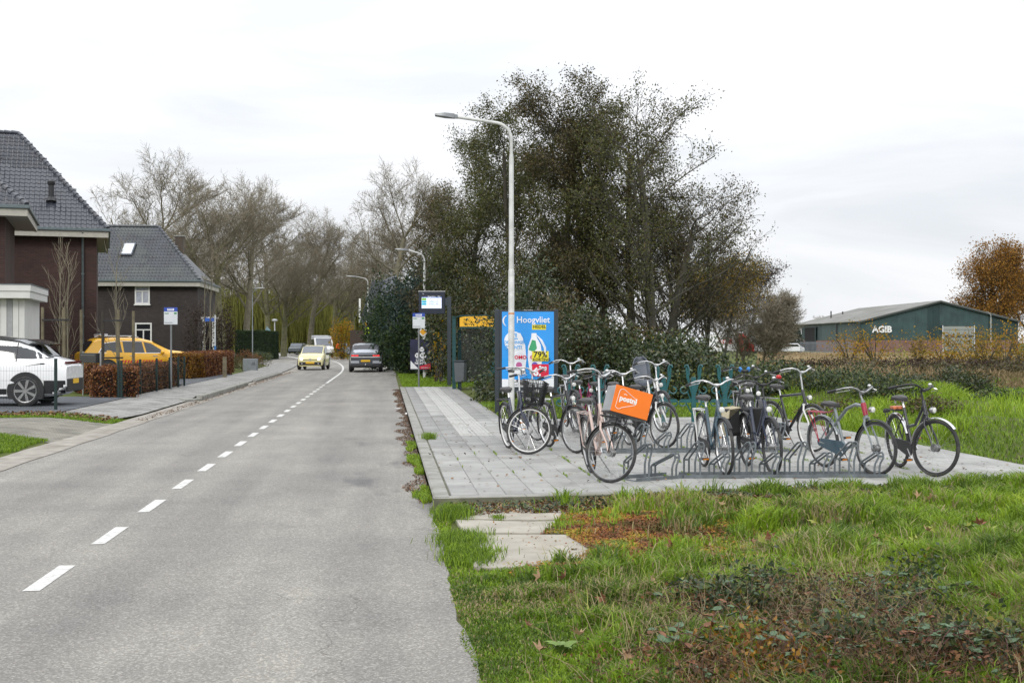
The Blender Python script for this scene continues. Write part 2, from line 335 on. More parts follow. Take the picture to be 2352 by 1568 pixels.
def kerb(parent, pts, w, z0, z1, m=CON, chamfer=.02):
    for (a, b) in zip(pts[:-1], pts[1:]):
        a = Vector(a+(0,)); b = Vector(b+(0,)); d = (b-a); Lh = d.length; d.normalize(); nrm = Vector((-d.y, d.x, 0)); a = a+d*.004; b = b-d*.004
        up = Vector((0, 0, 1)); prof = [a+up*z0, a+up*(z1-chamfer), a+nrm*chamfer+up*z1, a+nrm*w+up*z1, a+nrm*w+up*z0]
        MB().prism(prof, b-a).build('kerb_stone', m, parent, smooth=False)
kl = thing('kerb', 'raised concrete kerb of the left bus stop', 'kerb', (0, 0, 0)); 
ks = [(-5.40, 36.2+i*1.0) for i in range(13)]; kerb(kl, ks, .16, -.05, .15)
kerb(kl, [(-5.75, 35.2), (-5.40, 36.2)], .16, -.05, .08); kerb(kl, [(-5.4, 48.2), (-5.75, 49.4)], .16, -.05, .08)
kl2 = thing('kerb', 'lower kerb of the left pavement beyond the bus stop', 'kerb'); kerb(kl2, [(-5.5, 52.+i) for i in range(14)], .14, -.05, .11)
# right pavement: bike parking area and bus platform, tile by tile
fe = lambda x: 12.78+(x-.54)*.0744
pav = thing('pavement', 'pale concrete tile pavement under the parked bicycles', None); pav['kind'] = 'structure'; del_label = None
MB().prism([(.50, 12.70, -.08), (8.6, fe(8.6)-.1, -.08), (8.5, 25.5, -.08), (2.42, 25.5, -.08), (2.42, 43.8, -.08), (.50, 43.8, -.08)], (0, 0, .168)).build('sand_bed', mat('joint sand', (.12, .12, .085), .95, var=.4, scale=5), pav, smooth=False)
def tilemat(name, c, v=.16, ty=.3):
    m_, n, b = newmat(name); t = n.nodes.new('ShaderNodeNewGeometry')
    mp = n.nodes.new('ShaderNodeMapping'); mp.inputs['Scale'].default_value = (1/.3, 1/.3, 1); mp.inputs['Location'].default_value = (-.70/.3, 0, 0); L(n, t.outputs['Position'], mp.inputs[0])
    fl = n.nodes.new('ShaderNodeVectorMath'); fl.operation = 'FLOOR'; L(n, mp.outputs[0], fl.inputs[0]); wn_ = n.nodes.new('ShaderNodeTexWhiteNoise'); L(n, fl.outputs[0], wn_.inputs[0])
    s = n.nodes.new('ShaderNodeTexNoise'); s.inputs['Scale'].default_value = 1.3; s.inputs['Detail'].default_value = 9; s.inputs['Roughness'].default_value = .65; L(n, t.outputs['Position'], s.inputs[0])
    a = n.nodes.new('ShaderNodeMath'); a.operation = 'MULTIPLY_ADD'; a.inputs[1].default_value = .2; L(n, wn_.outputs[0], a.inputs[0]); L(n, s.outputs[0], a.inputs[2])
    r = n.nodes.new('ShaderNodeValToRGB'); r.color_ramp.elements[0].position = .42; r.color_ramp.elements[0].color = tuple(x*(1-v*1.4) for x in c)+(1,); r.color_ramp.elements[1].position = .85; r.color_ramp.elements[1].color = tuple(x*(1+v) for x in c)+(1,)
    L(n, a.outputs[0], r.inputs[0])
    # fine speckle
    s2 = n.nodes.new('ShaderNodeTexNoise'); s2.inputs['Scale'].default_value = 60; L(n, t.outputs['Position'], s2.inputs[0]); r2 = n.nodes.new('ShaderNodeValToRGB'); r2.color_ramp.elements[0].position = .3; r2.color_ramp.elements[0].color = (.88, .88, .88, 1); r2.color_ramp.elements[1].position = .6; r2.color_ramp.elements[1].color = (1.04, 1.04, 1.04, 1); L(n, s2.outputs[0], r2.inputs[0])
    k = n.nodes.new('ShaderNodeMix'); k.data_type = 'RGBA'; k.blend_type = 'MULTIPLY'; k.inputs[0].default_value = 1; L(n, r.outputs[0], k.inputs[6]); L(n, r2.outputs[0], k.inputs[7]); s3 = n.nodes.new('ShaderNodeTexNoise'); s3.inputs['Scale'].default_value = .9; s3.inputs['Detail'].default_value = 10; s3.inputs['Roughness'].default_value = .72; L(n, t.outputs['Position'], s3.inputs[0]); r3 = n.nodes.new('ShaderNodeValToRGB'); r3.color_ramp.elements[0].position = .52; r3.color_ramp.elements[0].color = (1, 1, 1, 1); r3.color_ramp.elements[1].position = .68; r3.color_ramp.elements[1].color = (.84, .83, .78, 1); L(n, s3.outputs[0], r3.inputs[0])
    k3 = n.nodes.new('ShaderNodeMix'); k3.data_type = 'RGBA'; k3.blend_type = 'MULTIPLY'; k3.inputs[0].default_value = 1; L(n, k.outputs[2], k3.inputs[6]); L(n, r3.outputs[0], k3.inputs[7]); L(n, k3.outputs[2], b.inputs['Base Color'])
    b.inputs['Roughness'].default_value = .78; b.inputs['Specular IOR Level'].default_value = .3; MATS[name] = m_; return m_
TL = tilemat('paving tile', (.34, .34, .325)); TD = tilemat('grey paving tile', (.285, .285, .275)); TW = tilemat('white tactile tile', (.44, .44, .42), .08)
def tmesh(dx, dy, m, rib=0):
    b = MB(); c = .007; z = .100; zb = .05
    if not rib:
        b.add([(0, 0, zb), (dx, 0, zb), (dx, dy, zb), (0, dy, zb), (0, 0, z-c), (dx, 0, z-c), (dx, dy, z-c), (0, dy, z-c), (c, c, z), (dx-c, c, z), (dx-c, dy-c, z), (c, dy-c, z)],
              [(0, 1, 5, 4), (1, 2, 6, 5), (2, 3, 7, 6), (3, 0, 4, 7), (4, 5, 9, 8), (5, 6, 10, 9), (6, 7, 11, 10), (7, 4, 8, 11), (8, 9, 10, 11)])
    else:
        b.box(0, 0, zb, dx, dy, z-.004)
        for i in range(rib): x = dx*(i+.25)/rib; b.add([(x, .004, z-.004), (x+dx*.5/rib, .004, z-.004), (x+dx*.42/rib, .01, z+.003), (x+dx*.08/rib, .01, z+.003), (x, dy-.004, z-.004), (x+dx*.5/rib, dy-.004, z-.004), (x+dx*.42/rib, dy-.01, z+.003), (x+dx*.08/rib, dy-.01, z+.003)], [(0, 1, 2, 3), (3, 2, 6, 7), (4, 7, 6, 5), (0, 3, 7, 4), (1, 5, 6, 2)])
    return b
cells = []; TS = .296
for i in range(27):
    for j in range(44):
        x = .70+i*.3; y = fe(x)+.11+j*.3
        if x > 8.4 or y > 25.4: continue
        if y > 21 and x < 1.2+1e-6+.0: kind = 'D'
        elif 1.29 < x < 1.85 and y > 20.9: kind = 'R'
        elif 18.2 < y < 20.9 and x < 2.4: kind = 'D' if y > 18.9 else 'L'
        else: kind = 'L'
        cells.append((x, y, kind))
for i in range(6):
    for j in range(61):
        x = .70+i*.3; y = 25.52+j*.3
        if x > 2.3 or y > 43.6: continue
        kind = 'D' if i in (0, 4, 5) else ('R' if i in (2, 3) else ('W' if y > 27 and j % 2 else 'L'))
        if y < 27 and i < 2: kind = 'D'
        cells.append((x, y, kind))
def inview(x, y):
    p = Vector((x, y, 0)); Z = p.dot(FW); u = p.dot(RT)/Z*FD+1176; return -60 < u < 2420
cells.sort(key=lambda c: c[1]+(0 if inview(c[0], c[1]) else 100))
tm = {'L': tmesh(TS, TS, TL).mesh('paving_tile', TL, False), 'D': tmesh(TS, TS, TD).mesh('paving_tile', TD, False), 'R': tmesh(TS, TS, TW, 4).mesh('tactile_tile', TW, False), 'W': tmesh(TS, TS, TW).mesh('paving_tile', TW, False)}
rr = random.Random(6); rest = {}
for q, (x, y, k) in enumerate(cells):
    dz = (rr.random()-.5)*.006
    if q < 290:
        o = obj('tactile_tile' if k == 'R' else 'paving_tile', tm[k], pav); o.location = (x, y, dz); o.rotation_euler = ((rr.random()-.5)*.012, (rr.random()-.5)*.012, 0)
    else: rest.setdefault(k, []).append((x, y, dz))
for k, lst in rest.items():
    me = tm[k]; V = np.array([v.co for v in me.vertices]); F = [tuple(p.vertices) for p in me.polygons]; F = np.array([f for f in F if len(f) == 4]); n_ = len(V)
    VV = (V[None]+np.array(lst)[:, None, :]).reshape(-1, 3); FF = (F[None]+(np.arange(len(lst))*n_)[:, None, None]).reshape(-1, 4)
    obj('paving_tiles', npmesh('paving_tiles', VV, FF, me.materials[0]), pav, kind='stuff')
kp = [(.52, 25.5)]+[]
yk = [12.74+1.0*i for i in range(32)]
kerb(pav, [(.50, y) for y in yk][::-1], -.17*-1 if False else .17, -.06, .105)
# front edging band
xa = .50
while xa < 9:
    a = (xa, fe(xa)-.06); b_ = (xa+1., fe(xa+1.)-.06); kerb(pav, [a, b_], .12, -.05, .098, chamfer=.01); xa += 1.
# broken concrete slabs in the verge
SLB = mat('old slab', (.36, .335, .285), .9, var=.15, scale=2.5, bump=.003, dirt=(.25, .22, .17))
slab = thing('concrete_slab', 'cracked pale concrete slabs half overgrown beside the road', 'slab')
for pts in ([(1034, 1157), (1130, 1156), (1210, 1156), (1400, 1157), (1420, 1186), (1215, 1194), (1130, 1192), (1040, 1189)],
            [(1046, 1193), (1130, 1196), (1215, 1198), (1430, 1190), (1460, 1222), (1220, 1224), (1150, 1223), (1060, 1224)],
            [(1066, 1228), (1180, 1228), (1290, 1228), (1480, 1226), (1520, 1276), (1290, 1296), (1200, 1300), (1120, 1304), (1088, 1300)]):
    pts2 = []
    for i in range(len(pts)):
        a = pts[i]; c = pts[(i+1) % len(pts)]
        for t in (0, .33, .66): pts2.append((a[0]+(c[0]-a[0])*t+rr.uniform(-4, 4)*(t > 0), a[1]+(c[1]-a[1])*t+rr.uniform(-1, 1)*(t > 0)))
    MB().prism([Vector((*G(x, y, .02).xy, -.06)) for x, y in pts2], (0, 0, .085)).build('slab', SLB, slab, smooth=False, bev=.006)
# ---------------------------------------------------------------- bicycles
RUB = mat('tyre rubber', (.028, .028, .030), .75, var=.3, scale=20, dirt=(.09, .085, .075))
CHR = mat('brushed aluminium', (.62, .62, .62), .28, 1., var=.1, scale=30); CHD = mat('dull steel', (.34, .34, .34), .4, .9, var=.2, scale=30)
BLK = mat('black plastic', (.018, .018, .02), .45, var=.2, scale=10); BLP = mat('black bicycle paint', (.012, .013, .018), .28, var=.2, scale=8, coat=.5)
LEA = mat('worn saddle leather', (.035, .033, .033), .5, var=.35, scale=14); WHP = mat('white bicycle paint', (.68, .68, .66), .35, var=.05, coat=.4)
NVY = mat('navy bicycle paint', (.018, .026, .055), .3, var=.15, coat=.5); BLG = mat('blue grey bicycle paint', (.045, .085, .115), .35, var=.15, coat=.4)
GRP = mat('grey bicycle paint', (.20, .225, .235), .35, .2, var=.12, coat=.4); REDP = mat('red bicycle paint', (.33, .02, .045), .35, var=.15, coat=.4)
ROS = mat('rose gold bicycle paint', (.52, .40, .36), .35, .3, var=.08, coat=.4); MAG = mat('magenta bicycle paint', (.25, .02, .09), .4, var=.15)
REFL = mat('red reflector', (.45, .01, .01), .2, var=0); AMB = mat('amber reflector', (.55, .18, .01), .25, var=0); LENS = mat('lamp lens', (.75, .75, .72), .12, var=0, spec=.8)
ORG = mat('orange tarpaulin', (.86, .19, .012), .5, var=.08, scale=3, bump=.01); WHT = mat('white print', (.82, .82, .82), .5, var=0)
def bike(label, F, Rr, steer=0., lean=4., frame=BLP, ftype='lady', fork=None, bar=CHR, fend=BLK, rim=CHR, R=.35, rack=CHD, fl=None, lift=0., headz=0., barlift=0., lampz=True, zg=.1, saddle=LEA, guard=BLK, grip=BLK, light=True, group='bicycles parked at the racks', stand=True):
    F = G(F[0], F[1], zg); Rr = G(Rr[0], Rr[1], zg); d = (F-Rr); d.z = 0; d.normalize()
    t = thing('bicycle', label, 'bicycle', F-d*.545+Vector((0, 0, lift)), math.atan2(d.y, d.x), group)
    t.rotation_mode = 'QUATERNION'; t.rotation_quaternion = (Matrix.Rotation(math.atan2(d.y, d.x), 4, 'Z') @ Matrix.Rotation(R_(lean), 4, 'X')).to_quaternion()
    wb = .545; FH = Vector((wb, 0, R)); RH = Vector((-wb, 0, R)); BB = Vector((-.09, 0, .285)); SC_ = Vector((-.27, 0, .80)); SD = Vector((-.315, 0, .925+headz))
    hb = Vector((.385, 0, .72)); ht = Vector((.33, 0, .90)); st = Vector((.285, 0, 1.045+barlift)); ax = (ht-hb).normalized()
    S = Matrix.Translation(hb) @ Matrix.Rotation(R_(steer), 4, ax) @ Matrix.Translation(-hb)
    fork = fork or frame
    # frame
    m = MB(); r = .0195
    if ftype == 'lady':
        m.tube([hb+Vector((.0, 0, .03)), BB+Vector((.22, 0, .13)), BB], r*1.15, 8); m.tube([ht-Vector((0, 0, .05)), Vector((.12, 0, .60)), Vector((-.02, 0, .45)), Vector((-.17, 0, .47))], r, 8)
    elif ftype == 'men':
        m.tube([hb+Vector((0, 0, .03)), BB], r*1.2, 8); m.tube([ht-Vector((0, 0, .04)), SC_+Vector((.01, 0, .0))], r, 8)
    elif ftype == 'ebike':
        m.tube([hb+Vector((0, 0, .05)), BB], .034, 8); m.tube([ht-Vector((0, 0, .05)), Vector((.05, 0, .60)), Vector((-.19, 0, .56))], r, 8)
    else:
        m.tube([ht-Vector((.0, 0, .05)), Vector((.18, 0, .86)), Vector((.0, 0, .80)), Vector((-.2, 0, .64)), Vector((-.40, 0, .45)), RH], .021, 8); m.tube([hb, Vector((.30, 0, .55)), Vector((.1, 0, .33)), BB], .021, 8)
    m.tube([hb-ax*.02, ht+ax*.02], .024, 10); m.tube([BB, SC_], r, 8)
    for s in (-1, 1):
        m.tube([BB+Vector((0, s*.03, 0)), RH+Vector((0, s*.062, 0))], .010, 6); m.tube([SC_-Vector((.0, -s*.015, .08)), RH+Vector((0, s*.062, 0))], .008, 6)
    m.tube([BB-Vector((0, .045, 0)), BB+Vector((0, .045, 0))], .026, 10); m.build('frame', frame, t)
    # wheels
    def wheel(c, X, nm, gen):
        a = Vector((0, 1, 0)); w = MB().torus(c, a, R-.019, .0195, 44, 8, 1.05).xf(X).build('wheel', RUB, t)
        MB().torus(c, a, R-.040, .010, 44, 6, 1.3).xf(X).build('rim', rim, w)
        h = MB(); h.tube([c-a*.045, c+a*.045], .035 if gen else .022, 12); h.tube([c-a*.03, c-a*.034], .05, 14); h.tube([c+a*.03, c+a*.034], .05, 14); h.tube([c-a*.07, c+a*.07], .008, 6); h.xf(X).build('hub', CHD, w)
        sp = MB()
        for i in range(28):
            an = 2*math.pi*i/28; s = 1 if i % 2 else -1; o = .5*(1 if i % 4 < 2 else -1)
            p = c+Vector((math.cos(an+o), 0, math.sin(an+o)))*.04+a*.03*s; q = c+Vector((math.cos(an), 0, math.sin(an)))*(R-.045); sp.tube([p, q], .0010, 3, cap=False)
        sp.xf(X).build('spokes', CHR, w); return w
    I = Matrix.Identity(4); wheel(FH, S, 'f', True); wheel(RH, I, 'r', True)
    def fender(c, a0, a1, X, m_, Rf):
        m = MB(); n = 16
        for i in range(n+1):
            an = R_(a0+(a1-a0)*i/n)
            for (rr_, y) in ((Rf-.012, -.026), (Rf, -.013), (Rf+.003, 0), (Rf, .013), (Rf-.012, .026)): m.v.append(tuple(c+Vector((math.cos(an)*rr_, y, math.sin(an)*rr_))))
        for i in range(n):
            for k in range(4): q = i*5+k; m.f.append((q, q+1, q+6, q+5))
        m.xf(X); return m.build('mudguard', m_, t)
    fender(FH, 42, 168, S, fl or fend, R+.022); fender(RH, 20, 205, I, fend, R+.022)
    # fork, stem, bar
    m = MB()
    for s in (-1, 1): m.tube([hb+Vector((0, s*.03, -.02)), hb+Vector((.02, s*.055, -.10)), FH+Vector((-.045, s*.058, .12)), FH+Vector((0, s*.06, 0))], [.015, .015, .012, .009], 7)
    m.tube([hb+Vector((0, -.045, -.02)), hb+Vector((0, .045, -.02))], .018, 7); m.xf(S).build('fork', fork, t)
    m = MB(); m.tube([ht, st-Vector((0, 0, .02)), st+Vector((.03, 0, 0))], .0125, 8); m.tube([st+Vector((.03, -.03, 0)), st+Vector((.03, .03, 0))], .02, 8); m.xf(S).build('stem', CHR if bar is CHR else bar, t)
    bp = [(.03, 0, 0), (.055, .05, .01), (.06, .11, .045), (.03, .18, .065), (-.04, .245, .055), (-.12, .285, .03), (-.24, .305, .0)]
    P_ = [st+Vector((x, -y, z)) for x, y, z in bp[::-1]]+[st+Vector((x, y, z)) for x, y, z in bp[1:]]
    hb_ = MB().tube(P_, .0115, 8).xf(S).build('handlebar', bar, t)
    for s in (-1, 1):
        e = [st+Vector((x, s*y, z)) for x, y, z in bp[-2:]]; MB().tube([e[0], e[0]+(e[1]-e[0])*1.06], .0175, 8).xf(S).build('grip', grip, hb_)
        b0 = st+Vector((.0, s*.20, .05)); MB().tube([b0, b0+Vector((.05, s*.03, -.02)), b0+Vector((-.02, s*.09, -.035)), b0+Vector((-.10, s*.115, -.05))], .005, 5).xf(S).build('brake_lever', CHR, hb_)
        MB().tube([b0, b0+Vector((.14, 0, .02)), Vector((.47, s*.02, 1.0)), hb+Vector((.06, 0, .1))], .0025, 4).xf(S).build('brake_cable', BLK, hb_)
    MB().ball(st+Vector((.01, .15, .08)), .026, 10, 6, (1, 1, .8)).xf(S).build('bell', CHR, hb_)
    # saddle
    m = MB(); sv = []
    prof = [(-.13, .085, .0), (-.11, .10, .018), (-.06, .095, .016), (0, .06, .004), (.06, .032, 0), (.13, .022, 0), (.15, .012, -.008)]
    for x, w, z in prof:
        c = SD+Vector((x, 0, z)); sv += [c+Vector((0, -w, -.035)), c+Vector((0, -w*.96, -.005)), c+Vector((0, -w*.5, .014)), c+Vector((0, w*.5, .014)), c+Vector((0, w*.96, -.005)), c+Vector((0, w, -.035))]
    fs = [(i*6+k, i*6+k+1, i*6+k+7, i*6+k+6) for i in range(6) for k in range(5)]+[(i*6, i*6+6, i*6+11, i*6+5) for i in range(6)]+[tuple(range(6))[::-1], tuple(range(36, 42))]
    sd = m.add(sv, fs).build('saddle', saddle, t); m = MB(); m.tube([SC_, SD+Vector((.01, 0, -.03))], .013, 8)
    for s in (-1, 1): m.tube([SD+Vector((-.11, s*.03, -.02)), SD+Vector((-.05, s*.025, -.05)), SD+Vector((.12, s*.012, -.02))], .004, 5); m.tube([SD+Vector((-.10, s*.05, -.07)), SD+Vector((-.10, s*.05, -.025))], .014, 7)
    m.build('seat_post', CHR, t)
    # crank, pedals, guard
    m = MB(); m.tube([BB+Vector((0, -.06, 0)), BB+Vector((.12, -.07, -.12))], .010, 6); m.tube([BB+Vector((0, .06, 0)), BB+Vector((-.12, .07, .12))], .010, 6); m.tube([BB-Vector((0, .07, 0)), BB+Vector((0, .07, 0))], .012, 6); cr_ = m.build('crank', CHR, t)
    for s, o in ((-1, Vector((.12, -.12, -.12))), (1, Vector((-.12, .12, .12)))):
        c = BB+o; MB().box(c.x-.04, c.y-.045, c.z-.012, c.x+.04, c.y+.045, c.z+.012).build('pedal', BLK, cr_); MB().box(c.x+.041, c.y-.035, c.z-.009, c.x+.045, c.y+.035, c.z+.009).build('reflector', AMB, cr_)
    pts = []
    for i in range(9): a = R_(-90+i*22.5); pts.append(BB+Vector((math.cos(a)*.10, -.045, math.sin(a)*.10)))
    for i in range(7): a = R_(90+i*30); pts.append(RH+Vector((math.cos(a)*.05, -.045, math.sin(a)*.05)))
    MB().prism(pts, (0, -.018, 0)).build('chain_guard', guard, t)
    # rear rack, lamp, stand
    m = MB(); rz = R*2+.055
    m.tube([Vector((-.42, -.05, rz)), Vector((-.80, -.055, rz)), Vector((-.82, 0, rz)), Vector((-.80, .055, rz)), Vector((-.42, .05, rz))], .006, 6)
    m.tube([Vector((-.42, 0, rz)), Vector((-.81, 0, rz))], .005, 5); m.tube([Vector((-.42, -.05, rz)), Vector((-.42, .05, rz))], .006, 5)
    for s in (-1, 1):
        for x in (-.78, -.68): m.tube([RH+Vector((0, s*.07, 0)), Vector((x, s*.055, rz))], .0055, 5)
        m.tube([Vector((-.43, s*.04, rz)), SC_+Vector((-.02, s*.01, -.04))], .005, 5)
    m.build('rear_rack', rack, t)
    m = MB().box(-.86, -.045, rz-.05, -.825, .045, rz-.015); tl = m.build('rear_lamp', BLK, t, bev=.008); MB().box(-.868, -.035, rz-.046, -.861, .035, rz-.02).build('reflector', REFL, tl)
    if light:
        c = hb+Vector((.085, 0, .09)); hl = MB().tube([c-Vector((.04, 0, 0)), c-Vector((.02, 0, 0)), c+Vector((.03, 0, 0))], [.018, .034, .038], 12).xf(S).build('headlamp', CHR, t); MB().tube([c+Vector((.031, 0, 0)), c+Vector((.038, 0, 0))], [.034, .02], 12).xf(S).build('lens', LENS, hl)
    if stand:
        MB().tube([BB+Vector((-.10, .03, -.01)), Vector((-.20, .17, .012)), Vector((-.19, .20, .008))], [.009, .008, .011], 6).build('kickstand', CHD, t)
    return t, S, st, hb, SD, FH, RH
def rackbox(*a): pass
t1, S, st, hb, SD, FH, RH = bike('navy bicycle with a black mesh front basket beside the lamp post', (1215, 1043), (1163, 1027), 58, 5, NVY, 'lady', barlift=.13, rim=WHP, bar=CHR, rack=BLK)
# mesh basket of bike 1
m = MB(); c = Vector((.56, 0, .82))
for z, w in ((-.08, .11), (0, .12), (.06, .128), (.12, .136), (.18, .143), (.26, .155)): m.tube([c+Vector((sx*w, sy*w*1.15, z)) for sx, sy in ((1, 1), (-1, 1), (-1, -1), (1, -1))], .004 if 0 < z < .2 else .006, 4, closed=True)
for i in range(60):
    a = 2*math.pi*i/44; d = max(abs(math.cos(a)), abs(math.sin(a))); u = Vector((math.cos(a)/d, math.sin(a)/d*1.15, 0)); m.tube([c+u*.11-Vector((0, 0, .08)), c+u*.155+Vector((0, 0, .26))], .0052, 3)
for i in range(-5, 6): m.tube([c+Vector((i*.022, -.12, -.08)), c+Vector((i*.022, .12, -.08))], .004, 3)
m.xf(S); bk = m.build('basket', BLK, t1)
t2, *_ = bike('black bicycle with swept silver handlebar next to the basket bicycle', (1325, 1040), (1260, 1026), 15, 5, BLP, 'men', barlift=.05, fork=BLP, rack=CHR, guard=BLK)
t3, S, st, hb, SD, FH, RH = bike('rose gold bicycle carrying an orange delivery crate on its front carrier', (1405, 1108), (1356, 1084), 45, 6, ROS, 'lady', barlift=.2, rim=CHD, fend=BLK, rack=ROS, light=False, bar=CHR, guard=BLK)
# crate on its carrier, turned with the fork
cr = thing('delivery_crate', 'orange postnl delivery crate tilted on the front carrier of a bicycle', 'crate', Q(1440, 925, 13.75), R_(5))
cr.rotation_mode = 'XYZ'; cr.rotation_euler = (R_(-4), R_(15.5), R_(8))
MB().box(-.225, -.148, -.152, .225, .148, .152).build('shell', mat('grey tarpaulin', (.30, .31, .32), .6, var=.15, scale=6, bump=.01), cr, bev=.012)
MB().box(-.228, -.156, -.150, .228, -.149, .155).build('front_panel', ORG, cr, bev=.003); MB().box(-.232, -.152, -.16, .232, .152, -.1525).build('base_tray', BLK, cr)
text('postnl', .085, (-.155, -.158, -.008), WHT, cr, bold=.0035)
tri = []
for k, (cx_, cz_) in enumerate([(-.145, -.065), (.015, .012), (-.13, .082)]):
    for j in range(7): a = R_((-150, -60, 60)[k]+j*20+(0, 0, 0)[k]); tri.append((cx_+.042*math.cos(a), -.157, cz_+.042*math.sin(a)))
MB().tube(tri, .0032, 4, closed=True).build('emblem', WHT, cr)
for i in range(3): MB().ball((-.108+i*.014, -.157, .068+.004*(i == 1)), .0055, 6, 4, (1, .3, 1.2)).build('crown_dot', WHT, cr)
m = MB()
for s in (-1, 1): m.tube([Vector((.42, s*.10, .78)), Vector((.76, s*.12, .76))], .008, 6); m.tube([FH+Vector((.0, s*.07, 0)), Vector((.66, s*.11, .76))], .007, 5)
for x in (.45, .6, .76): m.tube([Vector((x, -.12, .768)), Vector((x, .12, .768))], .006, 5)
m.xf(S).build('front_carrier', BLK, t3)
bike('black bicycle with high silver handlebar in the back row by the advertising panel', (1322, 1004), (1296, 990), 10, 3, BLP, 'men', barlift=.12, lift=.1, zg=.1)
bike('magenta bicycle in the back row behind the black ones', (1368, 1003), (1318, 990), -10, 3, MAG, 'lady', bar=BLK, rack=BLK)
bike('dark bicycle with silver handlebar just behind the orange crate', (1446, 1028), (1404, 1012), 6, 3, BLP, 'lady', barlift=.05, lift=.04)
bike('dark bicycle half hidden behind the navy basket bicycle', (1236, 1016), (1196, 1000), 20, 3, BLP, 'lady', lift=.03, barlift=.08)
bike('black bicycle squeezed between magenta and silver handled ones', (1404, 1013), (1358, 998), -4, 3, BLP, 'men', bar=BLK, rack=BLK)
t7, S, st, hb, SD, FH, RH = bike('tall white bicycle with a grey child seat behind the crate', (1522, 1006), (1468, 990), 12, 3, WHP, 'lady', barlift=.10, lift=.10)
m = MB(); CS = mat('grey child seat plastic', (.10, .115, .14), .5, var=.2, scale=7)
bx = -.60; zz = .80
pr = [(.16, .0, .12), (.05, -.01, .13), (-.08, .02, .14), (-.13, .16, .15), (-.17, .32, .145), (-.20, .43, .10), (-.205, .47, .05)]
vs = []
for x, z, w in pr:
    for y, dx in ((-1, .07), (-.8, .0), (-.3, -.02), (.3, -.02), (.8, 0), (1, .07)): vs.append((bx+x+(dx if z > .1 else 0), y*w, zz+z+(0 if z > .1 else dx*.9)))
m.add(vs, [(i*6+k, i*6+k+1, i*6+k+7, i*6+k+6) for i in range(6) for k in range(5)])
cs = m.build('child_seat_shell', CS, None); cs.parent = t7; cs.name = 'child_seat'; sm = cs.modifiers.new('thick', 'SOLIDIFY'); sm.thickness = .02
bike('black bicycle with white fork and thick diagonal frame right of the crate', (1528, 1029), (1436, 1012), 14, 4, BLP, 'ebike', fork=WHP, rim=CHR, bar=CHR)
bike('blue grey bicycle with wide silver handlebar and round white headlamp in the front rack', (1667, 1092), (1620, 1072), 3, 3, BLG, 'lady', barlift=.06, fork=BLG, rack=WHP, rim=CHR)
t9, S, st, hb, SD, FH, RH = bike('black bicycle with a black and beige pannier and red bell', (1776, 1090), (1722, 1071), 2, 3, NVY, 'lady', barlift=.06, fork=NVY, bar=BLK, rim=BLK, rack=BLK)
BG = mat('black canvas', (.016, .016, .017), .8, var=.3, scale=12, bump=.01); BE = mat('beige canvas', (.42, .37, .25), .8, var=.12, scale=9, bump=.01)
bag = MB().prism([(-.84, -.09, .76), (-.46, -.09, .76), (-.50, -.09, .44), (-.56, -.09, .40), (-.80, -.09, .40), (-.86, -.09, .47)], (0, -.13, 0)).build('pannier', BG, t9, bev=.02)
MB().prism([(-.85, -.08, .775), (-.45, -.08, .775), (-.455, -.235, .765), (-.47, -.245, .64), (-.83, -.245, .64), (-.845, -.235, .765)], (0, .012, .008)).build('flap', BE, bag, bev=.004)
MB().prism([(-.86, -.225, .47), (-.78, -.225, .41), (-.70, -.225, .40), (-.72, -.225, .62), (-.84, -.225, .62)], (0, -.006, 0)).build('pocket', BE, bag)
MB().prism([(-.84, .09, .76), (-.46, .09, .76), (-.50, .09, .44), (-.80, .09, .40), (-.86, .09, .47)], (0, .12, 0)).build('pannier', BG, t9, bev=.02)
MB().ball(st+Vector((-.06, .24, .085)), .036, 12, 8, (1, 1, .9)).xf(S).build('red_bell', REFL, t9)
t10, S, st, *_ = bike('dark bicycle with black bars and small blue covers behind the blue grey one', (1722, 1018), (1690, 1000), 8, 3, BLP, 'men', bar=BLK, barlift=.08, lift=.04)
BLU = mat('blue plastic cover', (.02, .19, .52), .4, var=.15, scale=9)
for s in (-1, 1): MB().ball(st+Vector((.03, s*.07, .03)), .042, 10, 6, (1, .8, 1)).xf(S).build('blue_cover', BLU, t10)
bike('dark grey bicycle with upright black handlebar behind the pannier bicycle', (1752, 1033), (1716, 1014), -6, 3, mat('graphite paint', (.05, .055, .065), .35, .3), 'lady', bar=BLK, lift=.05, rack=BLK)
bike('tall black bicycle with white fork and shiny rims at the back rack end', (1869, 1037), (1745, 1019), 6, 3, BLP, 'men', fork=WHP, rim=WHP, bar=CHR, barlift=.14, headz=.03)
bike('grey and red cruiser bicycle with red rear carrier in the front rack', (2014, 1092), (1924, 1077), 10, 3, GRP, 'cruiser', fork=GRP, R=.335, rack=REDP, bar=CHD, rim=CHD, fend=GRP, guard=BLG, fl=BLK, headz=-.08, barlift=-.03)
rt = [o for o in bpy.data.objects if o.name.startswith('bicycle') and 'cruiser' in o.get('label', '')][0]
MB().tube([(.378, 0, .735), (.335, 0, .885)], .033, 10).build('head_tube', REDP, rt)
t14, S, st, hb, SD, FH, RH = bike('black bicycle with silver mudguards standing alone on the far right of the tiles', (2150, 1094), (2075, 1075), 28, 4, BLP, 'ebike', bar=BLK, fend=CHR, rack=BLK, rim=BLK, guard=BLK)
cov = MB().prism([(-.56, -.07, .775), (-.40, -.08, .775), (-.36, 0, .775), (-.40, .08, .775), (-.56, .07, .775)], (0, 0, .035)).build('rack_cushion', mat('colourful oilcloth', (.65, .16, .06), .5, var=.8, scale=26), t14, bev=.01)
